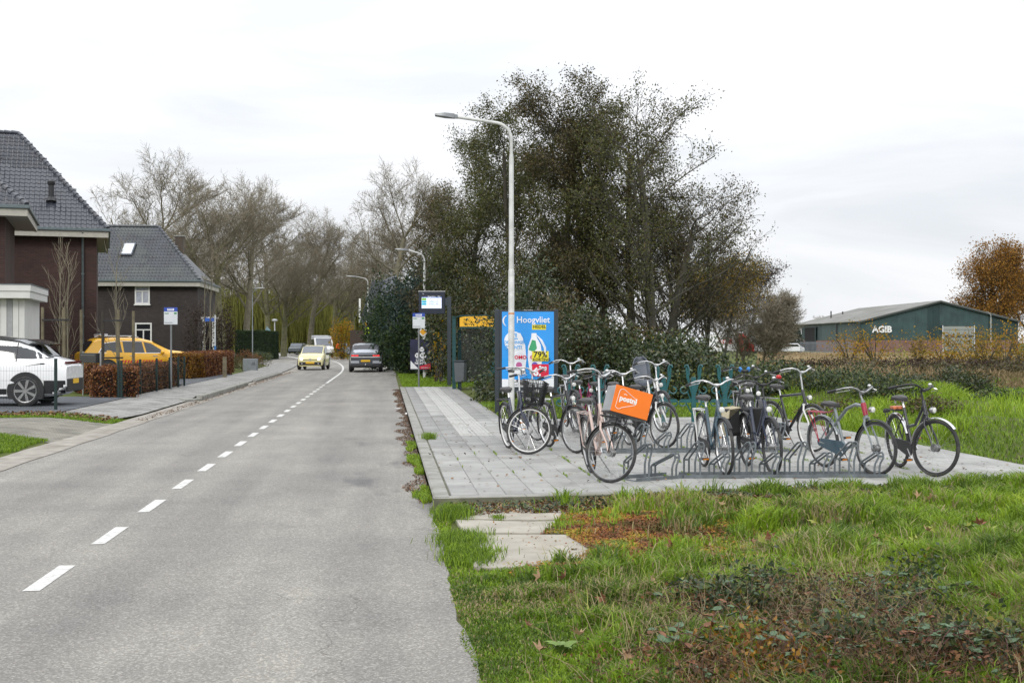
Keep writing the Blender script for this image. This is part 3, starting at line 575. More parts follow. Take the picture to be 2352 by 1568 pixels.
# ---------------------------------------------------------------- cycle racks
GAL = mat('galvanised steel', (.155, .175, .19), .5, .35, var=.25, scale=9, dirt=(.11, .12, .12))
def rack(label, A, B, n, seedhi=0, dir_=1):
    A = G(A[0], A[1], .1); B = G(B[0], B[1], .1); d = B-A; Lr = d.length
    t = thing('cycle_rack', label, 'bike rack', A, math.atan2(d.y, d.x), 'galvanised bicycle racks')
    for y in (0, .34):
        m = MB().prism([(0, y, .002), (0, y+.045, .002), (0, y+.045, .008), (0, y+.006, .008), (0, y+.006, .042), (0, y, .042)], (Lr, 0, 0)); m.build('base_rail', GAL, t, smooth=False)
    for x in (0, Lr-.04): MB().box(x, .05, .003, x+.04, .335, .009).build('end_plate', GAL, t)
    for i in range(n):
        x = .13+i*(Lr-.30)/(n-1); hi = 1. if (i+seedhi) % 2 == 0 else .70
        o = None
        for k in (0, 1):
            x0 = x+k*.062; z1 = .255*hi; zt = .43*hi
            z2 = z1-.05; pts = [(x0-.065, .34, .01), (x0-.065, .34, z2), (x0-.055, .31, z2+.03), (x0+.005, .11, zt-.04), (x0+.025, .06, zt-.005), (x0+.045, .035, zt), (x0+.058, .027, zt-.03), (x0+.055, .025, zt-.07), (x0+.02, .025, z1+.02-.03), (x0+.01, .025, z1-.06), (x0+.01, .025, .01)]
            q = MB().tube(pts, .0125, 7).build('wheel_holder', GAL, t)
        MB().box(x-.06, .325, z1*.72, x+.005, .348, z1*.72+.022).build('tie_bar', GAL, t); MB().box(x+.05, .02, zt-.06, x+.12, .036, zt-.035).build('tie_bar', GAL, t)
rack('short galvanised bicycle rack at an angle behind the orange crate bicycle', (1462, 1106), (1571, 1098), 2)
rack('long galvanised bicycle rack in front nearest the grass edge', (1571, 1098.5), (2040, 1096), 8)
rack('galvanised bicycle rack farther back under the parked bicycles', (1345, 1041), (1812, 1037), 9)
# ---------------------------------------------------------------- street furniture
TEAL = mat('teal painted steel', (.006, .080, .088), .4, var=.2, scale=5, coat=.3)
def curl(c, r, a0, turns, s):
    n = int(10*turns)+2; return [Vector((c[0]+s*r*(1-.35*i/n)*math.cos(R_(a0)+i/n*turns*2*math.pi), 0, c[1]+r*(1-.35*i/n)*math.sin(R_(a0)+i/n*turns*2*math.pi))) for i in range(n)]
def ornament():
    t = thing('ornamental_stand', 'x', 'bike stand', (0, 0, 0), 0, 'row of teal ornamental cycle stands')
    MB().box(-.045, -.03, 0, .045, .03, .92).build('post', TEAL, t, bev=.004)
    for s in (-1, 1):
        MB().prism([(s*.015, -.015, .62), (s*.10, -.015, .95), (s*.135, -.015, 1.13), (s*.165, -.015, 1.10), (s*.15, -.015, .92), (s*.05, -.015, .58)], (0, .03, 0)).build('blade', TEAL, t)
        MB().tube([(s*.10, 0, .95), (s*.10, 0, 1.10), (s*.125, 0, 1.165), (s*.165, 0, 1.165), (s*.18, 0, 1.12)], .020, 7).build('tip_curl', TEAL, t)
        MB().tube([(s*.05, 0, .45), (s*.12, 0, .60)]+curl((s*.20, .66), .085, 180, .85, s), .014, 6).build('scroll', TEAL, t)
        MB().tube([(s*.05, 0, .2), (s*.14, 0, .36)]+curl((s*.23, .40), .08, 180, .8, s), .014, 6).build('scroll', TEAL, t)
    MB().box(-.27, -.012, .40, .27, .012, .47).build('cross_plate', TEAL, t)
    return t
o0 = ornament(); wh = ['left end beside the advertising panel', 'second from the left behind magenta bicycle', 'third from the left, right of the child seat', 'clear in the gap between bicycles', 'right end behind the blue covers']
for i, x in enumerate((1311, 1378, 1524, 1593, 1665)):
    o = o0 if i == 0 else copy_tree(o0); o.location = G(x, 969, .1); o.rotation_euler = (0, 0, -YAW); o['label'] = 'teal scrolled steel stand, '+wh[i]
# lamp posts
ALU = mat('painted lamp post', (.60, .61, .60), .5, .15, var=.1, scale=4, dirt=(.36, .37, .35))
def lamp_post(label, x, Z, zg, top, armL, r0, mats=ALU, headL=.75, tilt=8, side=-1, stickers=False):
    b = Q(x, 784, Z); b.z = zg; t = thing('street_lamp', label, 'street lamp', b, -YAW, 'street lamps along the road'); h = top-zg
    MB().tube([(0, 0, -.1), (0, 0, h*.49), (0, 0, h*.495)], [r0, r0*.97, r0*.82], 16).build('lower_pole', mats, t)
    MB().tube([(0, 0, h*.494), (0, 0, h*.86), (0, 0, h*.875)], [r0*.82, r0*.76, r0*.6], 14).build('upper_pole', mats, t)
    R0 = .38; pts = [(0, 0, h*.87), (0, 0, h-R0-.14)]
    for i in range(1, 8): a = R_(i*90/8); pts.append((side*R0*(1-math.cos(a)), 0, h-R0-.14+R0*math.sin(a)))
    pts.append((side*armL, 0, h-.02)); MB().tube(pts, r0*.52, 10).build('arm', mats, t)
    m = MB(); x0 = side*armL; x1 = side*(armL+headL)
    m.prism([(x0, -.05, h-.05), (x0, .05, h-.05), (x0, .05, h+.03), (x0, -.05, h+.03)], (side*.08, 0, .005))
    xa = x0+side*.07; m.add([(xa, -.06, h-.05), (xa, .06, h-.05), (xa, .06, h+.05), (xa, -.06, h+.05), (x1, -.10, h+.01), (x1, .10, h+.01), (x1, .08, h+.045), (x1, -.08, h+.045), ((xa+x1)/2, -.15, h-.02), ((xa+x1)/2, .15, h-.02), ((xa+x1)/2, .13, h+.06), ((xa+x1)/2, -.13, h+.06)],
        [(0, 1, 9, 8), (8, 9, 5, 4), (1, 2, 10, 9), (9, 10, 6, 5), (2, 3, 11, 10), (10, 11, 7, 6), (3, 0, 8, 11), (11, 8, 4, 7), (0, 3, 2, 1), (4, 5, 6, 7)]); m.build('lamp_head', mat('lamp head grey', (.22, .23, .24), .4, .3), t)
    if stickers:
        for z, w, c, s in ((1.02, .05, (.05, .05, .05), .05), (1.92, .06, (.6, .6, .58), .05), (2.30, .04, (.6, .22, .03), .03)): MB().tube([(0, 0, z), (0, 0, z+s)], r0+.002, 16).build('sticker', mat('sticker%d' % int(z*100), c, .5), t)
        MB().tube([(0, 0, 3.15), (0, 0, 3.17)], r0*1.02, 16).build('band', mats, t)
    return t
lamp_post('tall white lamp post in front of the advertising panel', 1174.5, 26.4, .05, 6.70, 1.18, .068, headL=.5, stickers=True)
L2 = lamp_post('white lamp post with a yellow diamond sign behind the departure board', 975, 55, 0, 5.95, .72, .072, headL=.62)
lamp_post('slim street lamp at the bend of the road in front of the tiled roof', 845, 96, 0, 6.95, .9, .045, headL=.8)
lamp_post('grey street lamp on the left between the bare trees', 580, 98, 0, 6.1, .1, .045, mats=mat('grey lamp paint', (.20, .22, .24), .5, .2), headL=.9, side=1)
# advertising panel
FRM = mat('anthracite frame', (.035, .045, .055), .4, .2, var=.1, scale=5); b = Q(1141, 784, 27.6); b.z = .08
s = 27.6/FD
ad = thing('advertising_panel', 'large blue supermarket poster in a dark frame beside the lamp post', 'advertising panel', b, -YAW)
MB().box(-.045, -.06, -.1, .055, .06, 2.41).build('post', FRM, ad, bev=.008); wpx = (1277-1141)*s; MB().box(wpx-.05, -.06, .48, wpx+.05, .06, 2.41).build('post', FRM, ad, bev=.008)
MB().box(.057, -.05, .50, wpx-.052, .05, 2.39).build('frame', FRM, ad, bev=.006)
pz = lambda y: EYE+(784-y)*s-.08; px_ = lambda x: (x-1141)*s
PB = mat('poster blue', (.015, .30, .80), .25, var=.06, scale=3, coat=.6); PW = mat('poster white', (.80, .82, .86), .3, var=0, coat=.6); PY = mat('poster yellow', (.75, .66, .03), .3, var=0); PR = mat('poster red', (.62, .015, .05), .3, var=0)
DK = mat('print black', (.02, .02, .02), .5, var=0); LB = mat('print pale blue', (.12, .40, .80), .4, var=0); DBL = mat('print dark blue', (.02, .05, .28), .4, var=0)
po = MB().box(px_(1153), -.058, pz(888), px_(1272), -.051, pz(716)).build('poster', PB, ad, smooth=False)
def flat(pts, m, parent, y, name): return MB().prism([(a, y, c) for a, c in pts], (0, .003, 0)).build(name, m, parent, smooth=False)
P2 = lambda pts: [(px_(x), pz(y)) for x, y in pts]
flat(P2([(1153, 888), (1153, 870), (1200, 871.5), (1250, 872), (1264, 868), (1272, 858), (1272, 888)]), PW, po, -.062, 'white_band')
text('Hoogvliet', .205, (px_(1186), -.0665, pz(741)), PW, po, bold=.0028, sx=.95)
flat(P2([(1222, 745.5), (1254, 745.5), (1254, 757), (1222, 757)]), PY, po, -.0632, 'name_plate'); text('HEDEL', .102, (px_(1224), -.0665, pz(753.5)), DK, po, bold=.0015)
m = MB(); m.tube([(px_(1168)+.12*math.cos(R_(a)), -.061, pz(737)+.13*math.sin(R_(a))) for a in range(110, 260, 15)], [.004+.018*math.sin(i/9*math.pi) for i in range(10)], 5).build('logo_arc', PW, po)
def disc(cx, cy, r, sq=1., n=20): return [(px_(cx)+r*math.cos(2*math.pi*i/n), pz(cy)+r*sq*math.sin(2*math.pi*i/n)) for i in range(n)]
for (cx, w) in ((1192, .62), (1228, .62)):
    bt = flat(P2([(cx-11, 858), (cx-16, 820), (cx-15, 795), (cx-8, 775), (cx-7, 765), (cx+4, 765), (cx+5, 775), (cx+14, 792), (cx+17, 825), (cx+13, 858)]), PW, po, -.0655, 'bottle')
    flat(disc(cx+1, 822, .135), mat('bottle label', (.72, .74, .8), .3, var=0), bt, -.0685, 'bottle_label'); flat(disc(cx, 838, .07), mat('bottle badge%d' % cx, ((.5, .12, .3) if cx < 1200 else (.1, .1, .45)), .3, var=0), bt, -.0705, 'badge')
    text('OMO', .115, (px_(cx-10.5), -.0735, pz(824)), PR, bt, bold=.004)
m = MB(); m.tube([(px_(x), -.066, pz(y)) for x, y in ((1233, 770), (1243, 782), (1251, 798), (1253, 815))], [.012, .03, .03, .02], 5).build('bottle_handle', PW, po)
flat(P2([(1214, 803), (1222, 780), (1230, 782), (1233, 800), (1226, 808)]), mat('label green', (.05, .35, .15), .4, var=0), po, -.0685, 'green_label')
flat(disc(1180, 783, .22), PW, po, -.0745, 'speech_bubble')
for i, (tx, sz) in enumerate((('WIJ', .10), ('voldere', .06), ('OPENINGS', .095), ('STUNT!', .11))): text(tx, sz, (px_(1180), -.079, pz((772, 779, 789, 801)[i])), LB, po, align='CENTER', bold=.003)
flat(P2([(1222, 806), (1260, 806), (1260, 829), (1222, 829)]), PY, po, -.079, 'price_flash'); text('79%', .19, (px_(1225), -.083, pz(820)), DK, po, bold=.004); text('KORTING', .095, (px_(1223.5), -.083, pz(828.5)), DK, po, bold=.002, sx=.95)
flat(P2([(1222, 836), (1260, 836), (1260, 860), (1255, 865), (1222, 863)]), PR, po, -.079, 'price_block'); text('6.', .26, (px_(1224), -.083, pz(862)), PW, po, bold=.009); text('99', .13, (px_(1243), -.083, pz(851)), PW, po, bold=.005)
text('BURG.', .10, (px_(1174), -.066, pz(878)), DK, po, bold=.002); text('Vloerstraat', .07, (px_(1174), -.066, pz(885)), DK, po)
# lettering strip over the poster
text('Clear Channel', .035, (px_(1203), -.053, pz(713)), PW, ad)
# departure board
b = Q(1032, 784, 45); b.z = .1; s2 = 45/FD; db = thing('departure_board', 'dark electronic bus departure display on a tall post', 'departure board', b, -YAW)
qx = lambda x: (x-1032)*s2; qz = lambda y: EYE+(784-y)*s2-.1
MB().box(-.075, -.06, -.05, .075, .06, qz(681)).build('post', FRM, db, bev=.01); MB().box(qx(1021), -.05, qz(702), -.07, .05, qz(684)).build('bracket', FRM, db)
bx_ = MB().box(qx(962), -.10, qz(721), qx(1022), .10, qz(670)).build('housing', mat('board housing', (.012, .018, .035), .35, var=.1), db, bev=.01); MB().box(qx(961), -.11, qz(670)+.002, qx(1023), .11, qz(668.3)).build('top_trim', CHR, db)
scr = MB().box(qx(969), -.106, qz(708), qx(1014.5), -.101, qz(679.5)).build('screen', mat('lit screen', (.62, .66, .82), .3, var=0, emit=.7), db)
def sx_(u): return qx(969)+u*(qx(1014.5)-qx(969))
def sz_(v): return qz(679.5)-v*(qz(679.5)-qz(708))
def band(u0, v0, u1, v1, c, nm, e=.5): return MB().box(sx_(u0), -.109, sz_(v1), sx_(u1), -.107, sz_(v0)).build(nm, mat('screen '+nm, c, .4, var=0, emit=e), scr)
band(0, 0, 1, .10, (.04, .04, .045), 'title_bar', .05); band(0, .105, 1, .16, (.02, .12, .5), 'column_bar')
band(.01, .18, .24, .36, (.22, .48, .03), 'green_box'); band(.01, .39, .24, .55, (.01, .42, .60), 'blue_box'); band(.01, .58, .24, .74, (.01, .42, .60), 'blue_box')
SG = mat('screen grey text', (.10, .11, .13), .4, var=0); SW = mat('screen white text', (.9, .9, .9), .4, var=0, emit=.6)
text('Kloosterstraat', .05, (sx_(.3), -.111, sz_(.09)), SW, scr); text('10:41', .05, (sx_(.8), -.111, sz_(.09)), SW, scr); text('Bus   Richting        Vertrek', .03, (sx_(.03), -.111, sz_(.155)), SW, scr)
for v, n_, d1, d2, mi in ((.33, '267', 'Hedel', '', '3'), (.53, '165', 'Den Bosch', 'Centraal Station', '12'), (.72, '165', 'Den Bosch', 'Centraal Station', '42')):
    text(n_, .085, (sx_(.04), -.111, sz_(v)), SG, scr); text(d1, .042, (sx_(.36), -.111, sz_(v-.08)), SG, scr); text(mi, .085, (sx_(.84), -.111, sz_(v)), SG, scr, align='RIGHT'); text('min', .035, (sx_(.86), -.111, sz_(v)), SG, scr)
    if d2: text(d2, .042, (sx_(.36), -.111, sz_(v)), LB, scr)
    MB().tube([(sx_(.29)+.013*math.cos(a*.5), -.110, sz_(v-.04)+.013*math.sin(a*.5)) for a in range(13)], .0015, 4).build('signal_ring', LB, scr)
text('H', .07, (qx(971), -.104, qz(676.5)), PW, bx_)
# bus stop signs
SGN = mat('sign face', (.60, .63, .66), .4, var=.05, scale=3); SBL = mat('sign blue', (.02, .06, .34), .4, var=.05); GPL = mat('grey pole', (.20, .21, .215), .5, .3, var=.15)
def bus_sign(label, x, y, z, ytop, ybot, wpx, zlen=0):
    Z = (EYE-z)*FD/(y-784); b = G(x, y, z); sc = Z/FD; t = thing('bus_stop_sign', label, 'bus stop sign', b, -YAW, 'bus stop signs'); zz = lambda v: EYE+(784-v)*sc-z; w = wpx*sc/2
    MB().tube([(0, 0, -.1), (0, 0, zz(ytop)-.02)], .032, 10).build('pole', GPL, t)
    hb_ = (ytop-ybot)*-.24; pl = MB().box(-w, -.05, zz(ybot), w, -.036, zz(ytop+hb_)-.001).build('panel', SGN, t, bev=.003)
    bl = MB().box(-w, -.052, zz(ytop+hb_), w, -.036, zz(ytop)).build('header', SBL, t, bev=.003)
    MB().box(-w*.5, -.056, zz(ytop+hb_)+.03, w*.5, -.053, zz(ytop)-.035).build('bus_symbol', PW, bl); k = zz(ytop+hb_/2)
    for i in range(5): MB().box(-w*.42+i*w*.17, -.060, k-.005, -w*.42+i*w*.17+w*.13, -.057, k+.02).build('bus_window', DBL, bl)
    text('Hedel', .055, (-w*.9, -.053, zz(ytop+hb_)-.08), mat('print green', (.02, .22, .06), .5, var=0), pl, bold=.002); MB().box(w*.5, -.054, zz(ytop+hb_)-.085, w*.9, -.051, zz(ytop+hb_)-.03).build('line_badge', mat('print green', (.02, .22, .06)), pl)
    text('Kloosterstraat', .045, (-w*.9, -.053, zz(ybot)+.05), DK, pl); return t
bus_sign('blue and white bus stop sign on a pole in front of the left hedge', 393, 894.6, .15, 706, 745, 31)
bus_sign('pale bus stop sign at the end of the right platform', 962, 887, .1, 719, 753.5, 28)
# diamond sign & light poster on lamp post 2
YS = mat('sign yellow', (.75, .36, .01), .4, var=.05); WSG = mat('sign white', (.72, .72, .70), .4, var=.03)
def diamond(label, x, y, Z, hw, parent_pole=None, group='priority road signs'):
    c = Q(x, y, Z); t = thing('priority_sign', label, 'road sign', c, -YAW, group)
    MB().prism([(hw, -.09, 0), (0, -.09, hw), (-hw, -.09, 0), (0, -.09, -hw)], (0, .012, 0)).build('plate', WSG, t); h2 = hw*.64
    MB().prism([(h2, -.095, 0), (0, -.095, h2), (-h2, -.095, 0), (0, -.095, -h2)], (0, .004, 0)).build('centre', YS, t); MB().box(-.03, -.078, -.05, .03, -.06, .05).build('clamp', GPL, t)
diamond('yellow and white diamond priority sign below the departure board', 972, 762, 55, .25); diamond('small distant diamond sign above the fluorescent yellow sign', 841, 744, 96, .30)
b = Q(966, 814, 54.8); s3 = 54.8/FD; pn = thing('poster_board', 'dark blue event poster with white panda lanterns on the far lamp post', 'poster board', b, -YAW)
MB().box(-24*s3, -.02, -35*s3, 24*s3, .02, 35*s3).build('backing', mat('poster night blue', (.012, .014, .05), .4, var=.5, scale=2.5), pn); 
for (x, z, r) in ((3, 12, 5.5), (6, -2, 7.5), (-7, -2, 6)):
    hd = MB().prism([(x*s3+r*s3*math.cos(a*.4), -.024, z*s3+r*s3*math.sin(a*.4)) for a in range(16)], (0, .003, 0)).build('lantern_face', PW, pn)
    for s in (-1, 1): MB().ball(((x+s*r*.8)*s3, -.03, (z+r*.8)*s3), r*.3*s3, 8, 5, (1, .1, 1)).build('ear', DK, hd); MB().ball(((x+s*r*.38)*s3, -.03, (z+.1)*s3), r*.24*s3, 8, 5, (1, .1, 1.2)).build('eye', DK, hd)
text('LIGHT', .15, (0, -.03, -15.5*s3), PW, pn, align='CENTER', bold=.006); text('NIGHTS', .15, (0, -.03, -22.5*s3), PW, pn, align='CENTER', bold=.006)
MB().prism([(-23*s3, -.026, -33*s3), (-4*s3, -.026, -33*s3), (-23*s3, -.026, -14*s3)], (0, .003, 0)).build('white_corner', PW, pn); MB().prism([(-3*s3, -.026, -33*s3), (23*s3, -.026, -33*s3), (23*s3, -.026, -20*s3), (-3*s3, -.026, -27*s3)], (0, .003, 0)).build('red_corner', PR, pn)
text('lightnights.nl', .08, (1*s3, -.03, -31*s3), PW, pn)
# fluorescent school sign
c = Q(843, 760, 95.8); t = thing('warning_sign', 'fluorescent yellow school warning sign on the pole at the bend', 'road sign', c, -YAW)
FL = mat('fluorescent yellow', (.55, .75, .02), .4, var=.03, emit=.0); MB().box(-.18, -.10, -.28, .20, -.085, .28).build('plate', FL, t); MB().ball((.0, -.11, .10), .06, 8, 5, (1.5, .2, 1)).build('figure', DK, t); text('School', .09, (-.15, -.11, -.16), DK, t, bold=.003)
# bus shelter
b = G(1043, 893, .1); s4 = (EYE-.1)*FD/(893-784)/FD; sh = thing('bus_shelter', 'teal framed bus shelter with a yellow fascia in front of the bushes', 'bus shelter', b, -YAW)
TG = mat('dark teal frame', (.006, .055, .06), .4, var=.15); hz = lambda y: EYE+(784-y)*s4-.1; hx = lambda x: (x-1043)*s4
GLS = mat('smoky shelter glass', (.045, .055, .05), .08, var=.1, alpha=.42, spec=.6)
for x in (hx(1043), hx(1053), hx(1134)): MB().box(x-.06, -.05 if x < .1 else .9, -.05, x+.06, .05 if x < .1 else .98, hz(727)).build('post', TG, sh)
MB().box(hx(1134)-.03, -.03, -.05, hx(1134)+.03, .03, hz(727)).build('post', TG, sh)
MB().box(hx(1055), .925, .25, hx(1132), .94, hz(752)).build('glass_pane', GLS, sh); MB().box(-.01, .04, .2, .01, .88, hz(732)).build('glass_pane', GLS, sh)
fa = MB().prism([(hx(1056), -.06, hz(750)), (hx(1056), -.06, hz(729)), (hx(1072), -.06, hz(725.5)), (hx(1118), -.06, hz(725.5)), (hx(1134), -.06, hz(728)), (hx(1134), -.06, hz(750))], (0, .03, 0)).build('fascia', mat('yellow fascia', (.80, .44, .02), .5, var=.12, scale=4), sh)
MB().prism([(hx(1037), -.08, hz(731)), (hx(1058), -.08, hz(724)), (hx(1118), -.08, hz(722.5)), (hx(1138), -.08, hz(727)), (hx(1138), -.08, hz(729)), (hx(1118), -.08, hz(725)), (hx(1058), -.08, hz(726.5))], (0, 1.1, 0)).build('roof', TG, sh)
MB().box(hx(1056), -.06, hz(754), hx(1134), -.02, hz(750.5)).build('roof_beam', TG, sh)
MB().box(hx(1102), .45, .42, hx(1133), .88, .47).build('bench_seat', TG, sh); MB().box(hx(1122), .80, .47, hx(1133), .86, hz(840)).build('bench_back', TG, sh); MB().box(hx(1110), .6, 0, hx(1113), .7, .42).build('bench_leg', TG, sh)
rr = random.Random(5)
for i in range(12):
    x0 = hx(1064+i*5.5); z0 = hz(741+rr.uniform(-5, 3)); MB().tube([(x0, -.065, z0), (x0+.03, -.065, z0+.06*rr.random()), (x0+.06, -.065, z0-.05*rr.random()), (x0+.09, -.065, z0+.03)], .006, 4).build('graffiti_stroke', DK, sh)
b = G(1053, 893.5, .05); t = thing('litter_bin', 'narrow grey litter bin on a post beside the bus shelter', 'litter bin', b+Vector((0, -1.2, 0)), -YAW-.3)
MB().tube([(0, .0, -.05), (0, 0, .35)], .04, 8).build('post', FRM, t); MB().prism([(-.16, -.13, .30), (.16, -.13, .30), (.19, -.16, .98), (-.19, -.16, .98)], (0, .3, 0)).build('body', mat('bin grey', (.09, .10, .11), .5, var=.1), t, bev=.015); MB().box(-.2, -.18, .985, .2, .18, 1.05).build('lid', FRM, t, bev=.02)
# litter on the kerb edge
PAP = mat('crumpled paper', (.75, .75, .75), .7, var=.1, scale=9)
t = MB(); t.ball((0, 0, 0), .07, 7, 5, (1.2, .8, .5)); t.ball((.09, .02, 0), .05, 6, 4, (1, 1, .6)); o = t.build('crumpled_paper', PAP, None, smooth=False, label='white crumpled paper in the gutter by the platform kerb', cat='litter'); o.location = G(937, 950, .03)
for i, (x, y, l) in enumerate(((952, 922, 'flat white paper scrap near the platform kerb start'), (937, 934, 'small white paper scrap by the leaf filled gutter'))):
    o = MB().box(-.09, -.03, 0, .09, .03, .012).build('paper_scrap', PAP, None, label=l, cat='litter'); o.location = G(x-22, y+3, .012)
# ---------------------------------------------------------------- houses
def brick(name, c1, c2, mo, bw=.22, bh=.065, ms=.008, vv=.3):
    m_, n, b = newmat(name); t = n.nodes.new('ShaderNodeTexCoord'); s = n.nodes.new('ShaderNodeSeparateXYZ'); L(n, t.outputs['Object'], s.inputs[0])
    a = n.nodes.new('ShaderNodeMath'); a.operation = 'ADD'; L(n, s.outputs[0], a.inputs[0]); L(n, s.outputs[1], a.inputs[1]); c = n.nodes.new('ShaderNodeCombineXYZ'); L(n, a.outputs[0], c.inputs[0]); L(n, s.outputs[2], c.inputs[1])
    br = n.nodes.new('ShaderNodeTexBrick'); br.inputs['Scale'].default_value = 1; br.inputs['Brick Width'].default_value = bw; br.inputs['Row Height'].default_value = bh; br.inputs['Mortar Size'].default_value = ms; br.inputs['Bias'].default_value = 0
    br.inputs['Color1'].default_value = c1+(1,); br.inputs['Color2'].default_value = c2+(1,); br.inputs['Mortar'].default_value = mo+(1,); L(n, c.outputs[0], br.inputs[0])
    z = n.nodes.new('ShaderNodeTexNoise'); z.inputs['Scale'].default_value = .8; z.inputs['Detail'].default_value = 6; L(n, t.outputs['Object'], z.inputs[0]); r = n.nodes.new('ShaderNodeValToRGB'); r.color_ramp.elements[0].position = .3; r.color_ramp.elements[0].color = (1-vv,)*3+(1,); r.color_ramp.elements[1].position = .7; r.color_ramp.elements[1].color = (1+vv*.4,)*3+(1,); L(n, z.outputs[0], r.inputs[0])
    k = n.nodes.new('ShaderNodeMix'); k.data_type = 'RGBA'; k.blend_type = 'MULTIPLY'; k.inputs[0].default_value = 1; L(n, br.outputs[0], k.inputs[6]); L(n, r.outputs[0], k.inputs[7]); L(n, k.outputs[2], b.inputs['Base Color']); b.inputs['Roughness'].default_value = .9
    bp = n.nodes.new('ShaderNodeBump'); bp.inputs['Distance'].default_value = .006; bp.invert = True; L(n, br.outputs['Fac'], bp.inputs['Height']); L(n, bp.outputs[0], b.inputs['Normal']); return m_
BRA = brick('dark plum brick', (.066, .031, .025), (.045, .021, .018), (.06, .047, .042)); BRB = brick('dark brown brick', (.052, .042, .040), (.036, .028, .028), (.055, .048, .045))
BRR = brick('faded red brick', (.26, .14, .12), (.22, .11, .095), (.22, .17, .15))
TIL = mat('glazed roof tile', (.042, .047, .060), .30, var=.3, scale=2.5, spec=.7, dirt=(.065, .066, .072)); TIB = mat('weathered roof tile', (.052, .058, .070), .42, var=.3, scale=1.2, spec=.6, dirt=(.09, .10, .095))
ZNC = mat('zinc gutter', (.13, .16, .17), .45, .5, var=.15); SOF = mat('stone white fascia', (.40, .385, .335), .6, var=.08); WFR = mat('white window frame', (.70, .70, .68), .45, var=.04)
GLA = mat('window glass', (.10, .115, .14), .06, var=.15, scale=1, spec=.9); GLD = mat('dark window glass', (.015, .018, .022), .06, var=.2, scale=1, spec=.9); CUR = mat('net curtain', (.36, .38, .44), .4, var=.2, scale=5)
def tile_geo(w, l):
    pr = [(0, 0), (.10, .028), (.28, .045), (.46, .030), (.60, .006), (.80, .0), (1., .004)]
    v = [(x*w, 0, z+.022) for x, z in pr]+[(x*w, l*1.12, z) for x, z in pr]+[(x*w, 0, z-.006) for x, z in pr]; n = len(pr)
    f = [(i, i+1, n+i+1, n+i) for i in range(n-1)]+[(2*n+i, 2*n+i+1, i+1, i) for i in range(n-1)]; return v, f
def hip_roof(t, x0, x1, y0, y1, ze, zr, rx0, rx1, mt, tw, tl, single=0, clipx=-1e9, cap=True, gut=True):
    """hip roof; front plane at y0 is tiled piece by piece"""
    ym = (y0+y1)/2; A = [Vector((x0, y0, ze)), Vector((x1, y0, ze)), Vector((x1, y1, ze)), Vector((x0, y1, ze)), Vector((rx0, ym, zr)), Vector((rx1, ym, zr))]
    B = [v-Vector((0, 0, .10)) for v in A]; r = MB().add(B, [(0, 1, 5, 4), (1, 2, 5), (2, 3, 4, 5), (3, 0, 4), (0, 3, 2, 1)]).build('roof', TIB, t, smooth=False)
    up = (A[5]-Vector((rx1, y0, ze))); Ls = up.length; up.normalize(); X = Vector((1, 0, 0)); N = X.cross(up); Mx = Matrix((X, up, N)).transposed()
    v, f = tile_geo(tw, tl); me = MB().add(v, f).mesh('roof_tile', mt); cnt = 0; rest = []; rr = random.Random(3)
    nr = int(Ls/tl)
    for j in range(nr):
        s = j*tl; fr = s/Ls; xa = x0+(rx0-x0)*fr; xb = x1+(rx1-x1)*fr; i0 = int(max(xa, clipx)/tw)
        for i in range(i0, int(xb/tw)+2):
            x = i*tw
            if x+tw*.5 > xb or x < max(xa, clipx): continue
            p = Vector((x, y0, ze-.02))+up*s+N*(rr.random()*.004)
            if single and cnt < single:
                o = obj('roof_tile', me, r); o.rotation_mode = 'QUATERNION'; o.rotation_quaternion = Mx.to_quaternion(); o.location = p; cnt += 1
            else: rest.append(p)
    if rest:
        V = np.array([Mx @ Vector(q) for q in v]); F = np.array(f); n_ = len(V); VV = (V[None]+np.array([tuple(p) for p in rest])[:, None]).reshape(-1, 3); FF = (F[None]+(np.arange(len(rest))*n_)[:, None, None]).reshape(-1, 4)
        obj('roof_tiles', npmesh('roof_tiles', VV, FF, mt, smooth=True), r, kind='stuff')
    # right-hand hip face tiles, joined (seen edge-on)
    for (a, b) in ((A[1], A[5]), (A[4], A[5])):
        d = b-a; n_ = max(1, int(d.length/(tl*1.05)))
        for i in range(n_):
            p = a+d*(i/n_); q = a+d*((i+1.12)/n_)
            if p.x < clipx: continue
            MB().tube([p+Vector((0, 0, .02)), q+Vector((0, 0, .0))], [tw*.50, tw*.40], 8).build('ridge_tile', mt, r)
    if gut:
        for nm, mtl, dz0, dz1, o in (('gutter', ZNC, -.14, .0, .12), ('fascia', SOF, -.42, -.142, .03)):
            MB().box(x0-o, y0-o, ze+dz0, x1+o, y0-o+.12, ze+dz1).build(nm, mtl, t, bev=.02 if nm == 'gutter' else 0)
            MB().box(x1+o-.12, y0-o+.122, ze+dz0, x1+o, y1+o, ze+dz1).build(nm, mtl, t)
        MB().box(x0, y0+.10, ze-.40, x1-.10, y1, ze-.36).build('soffit', SOF, t)
    return r
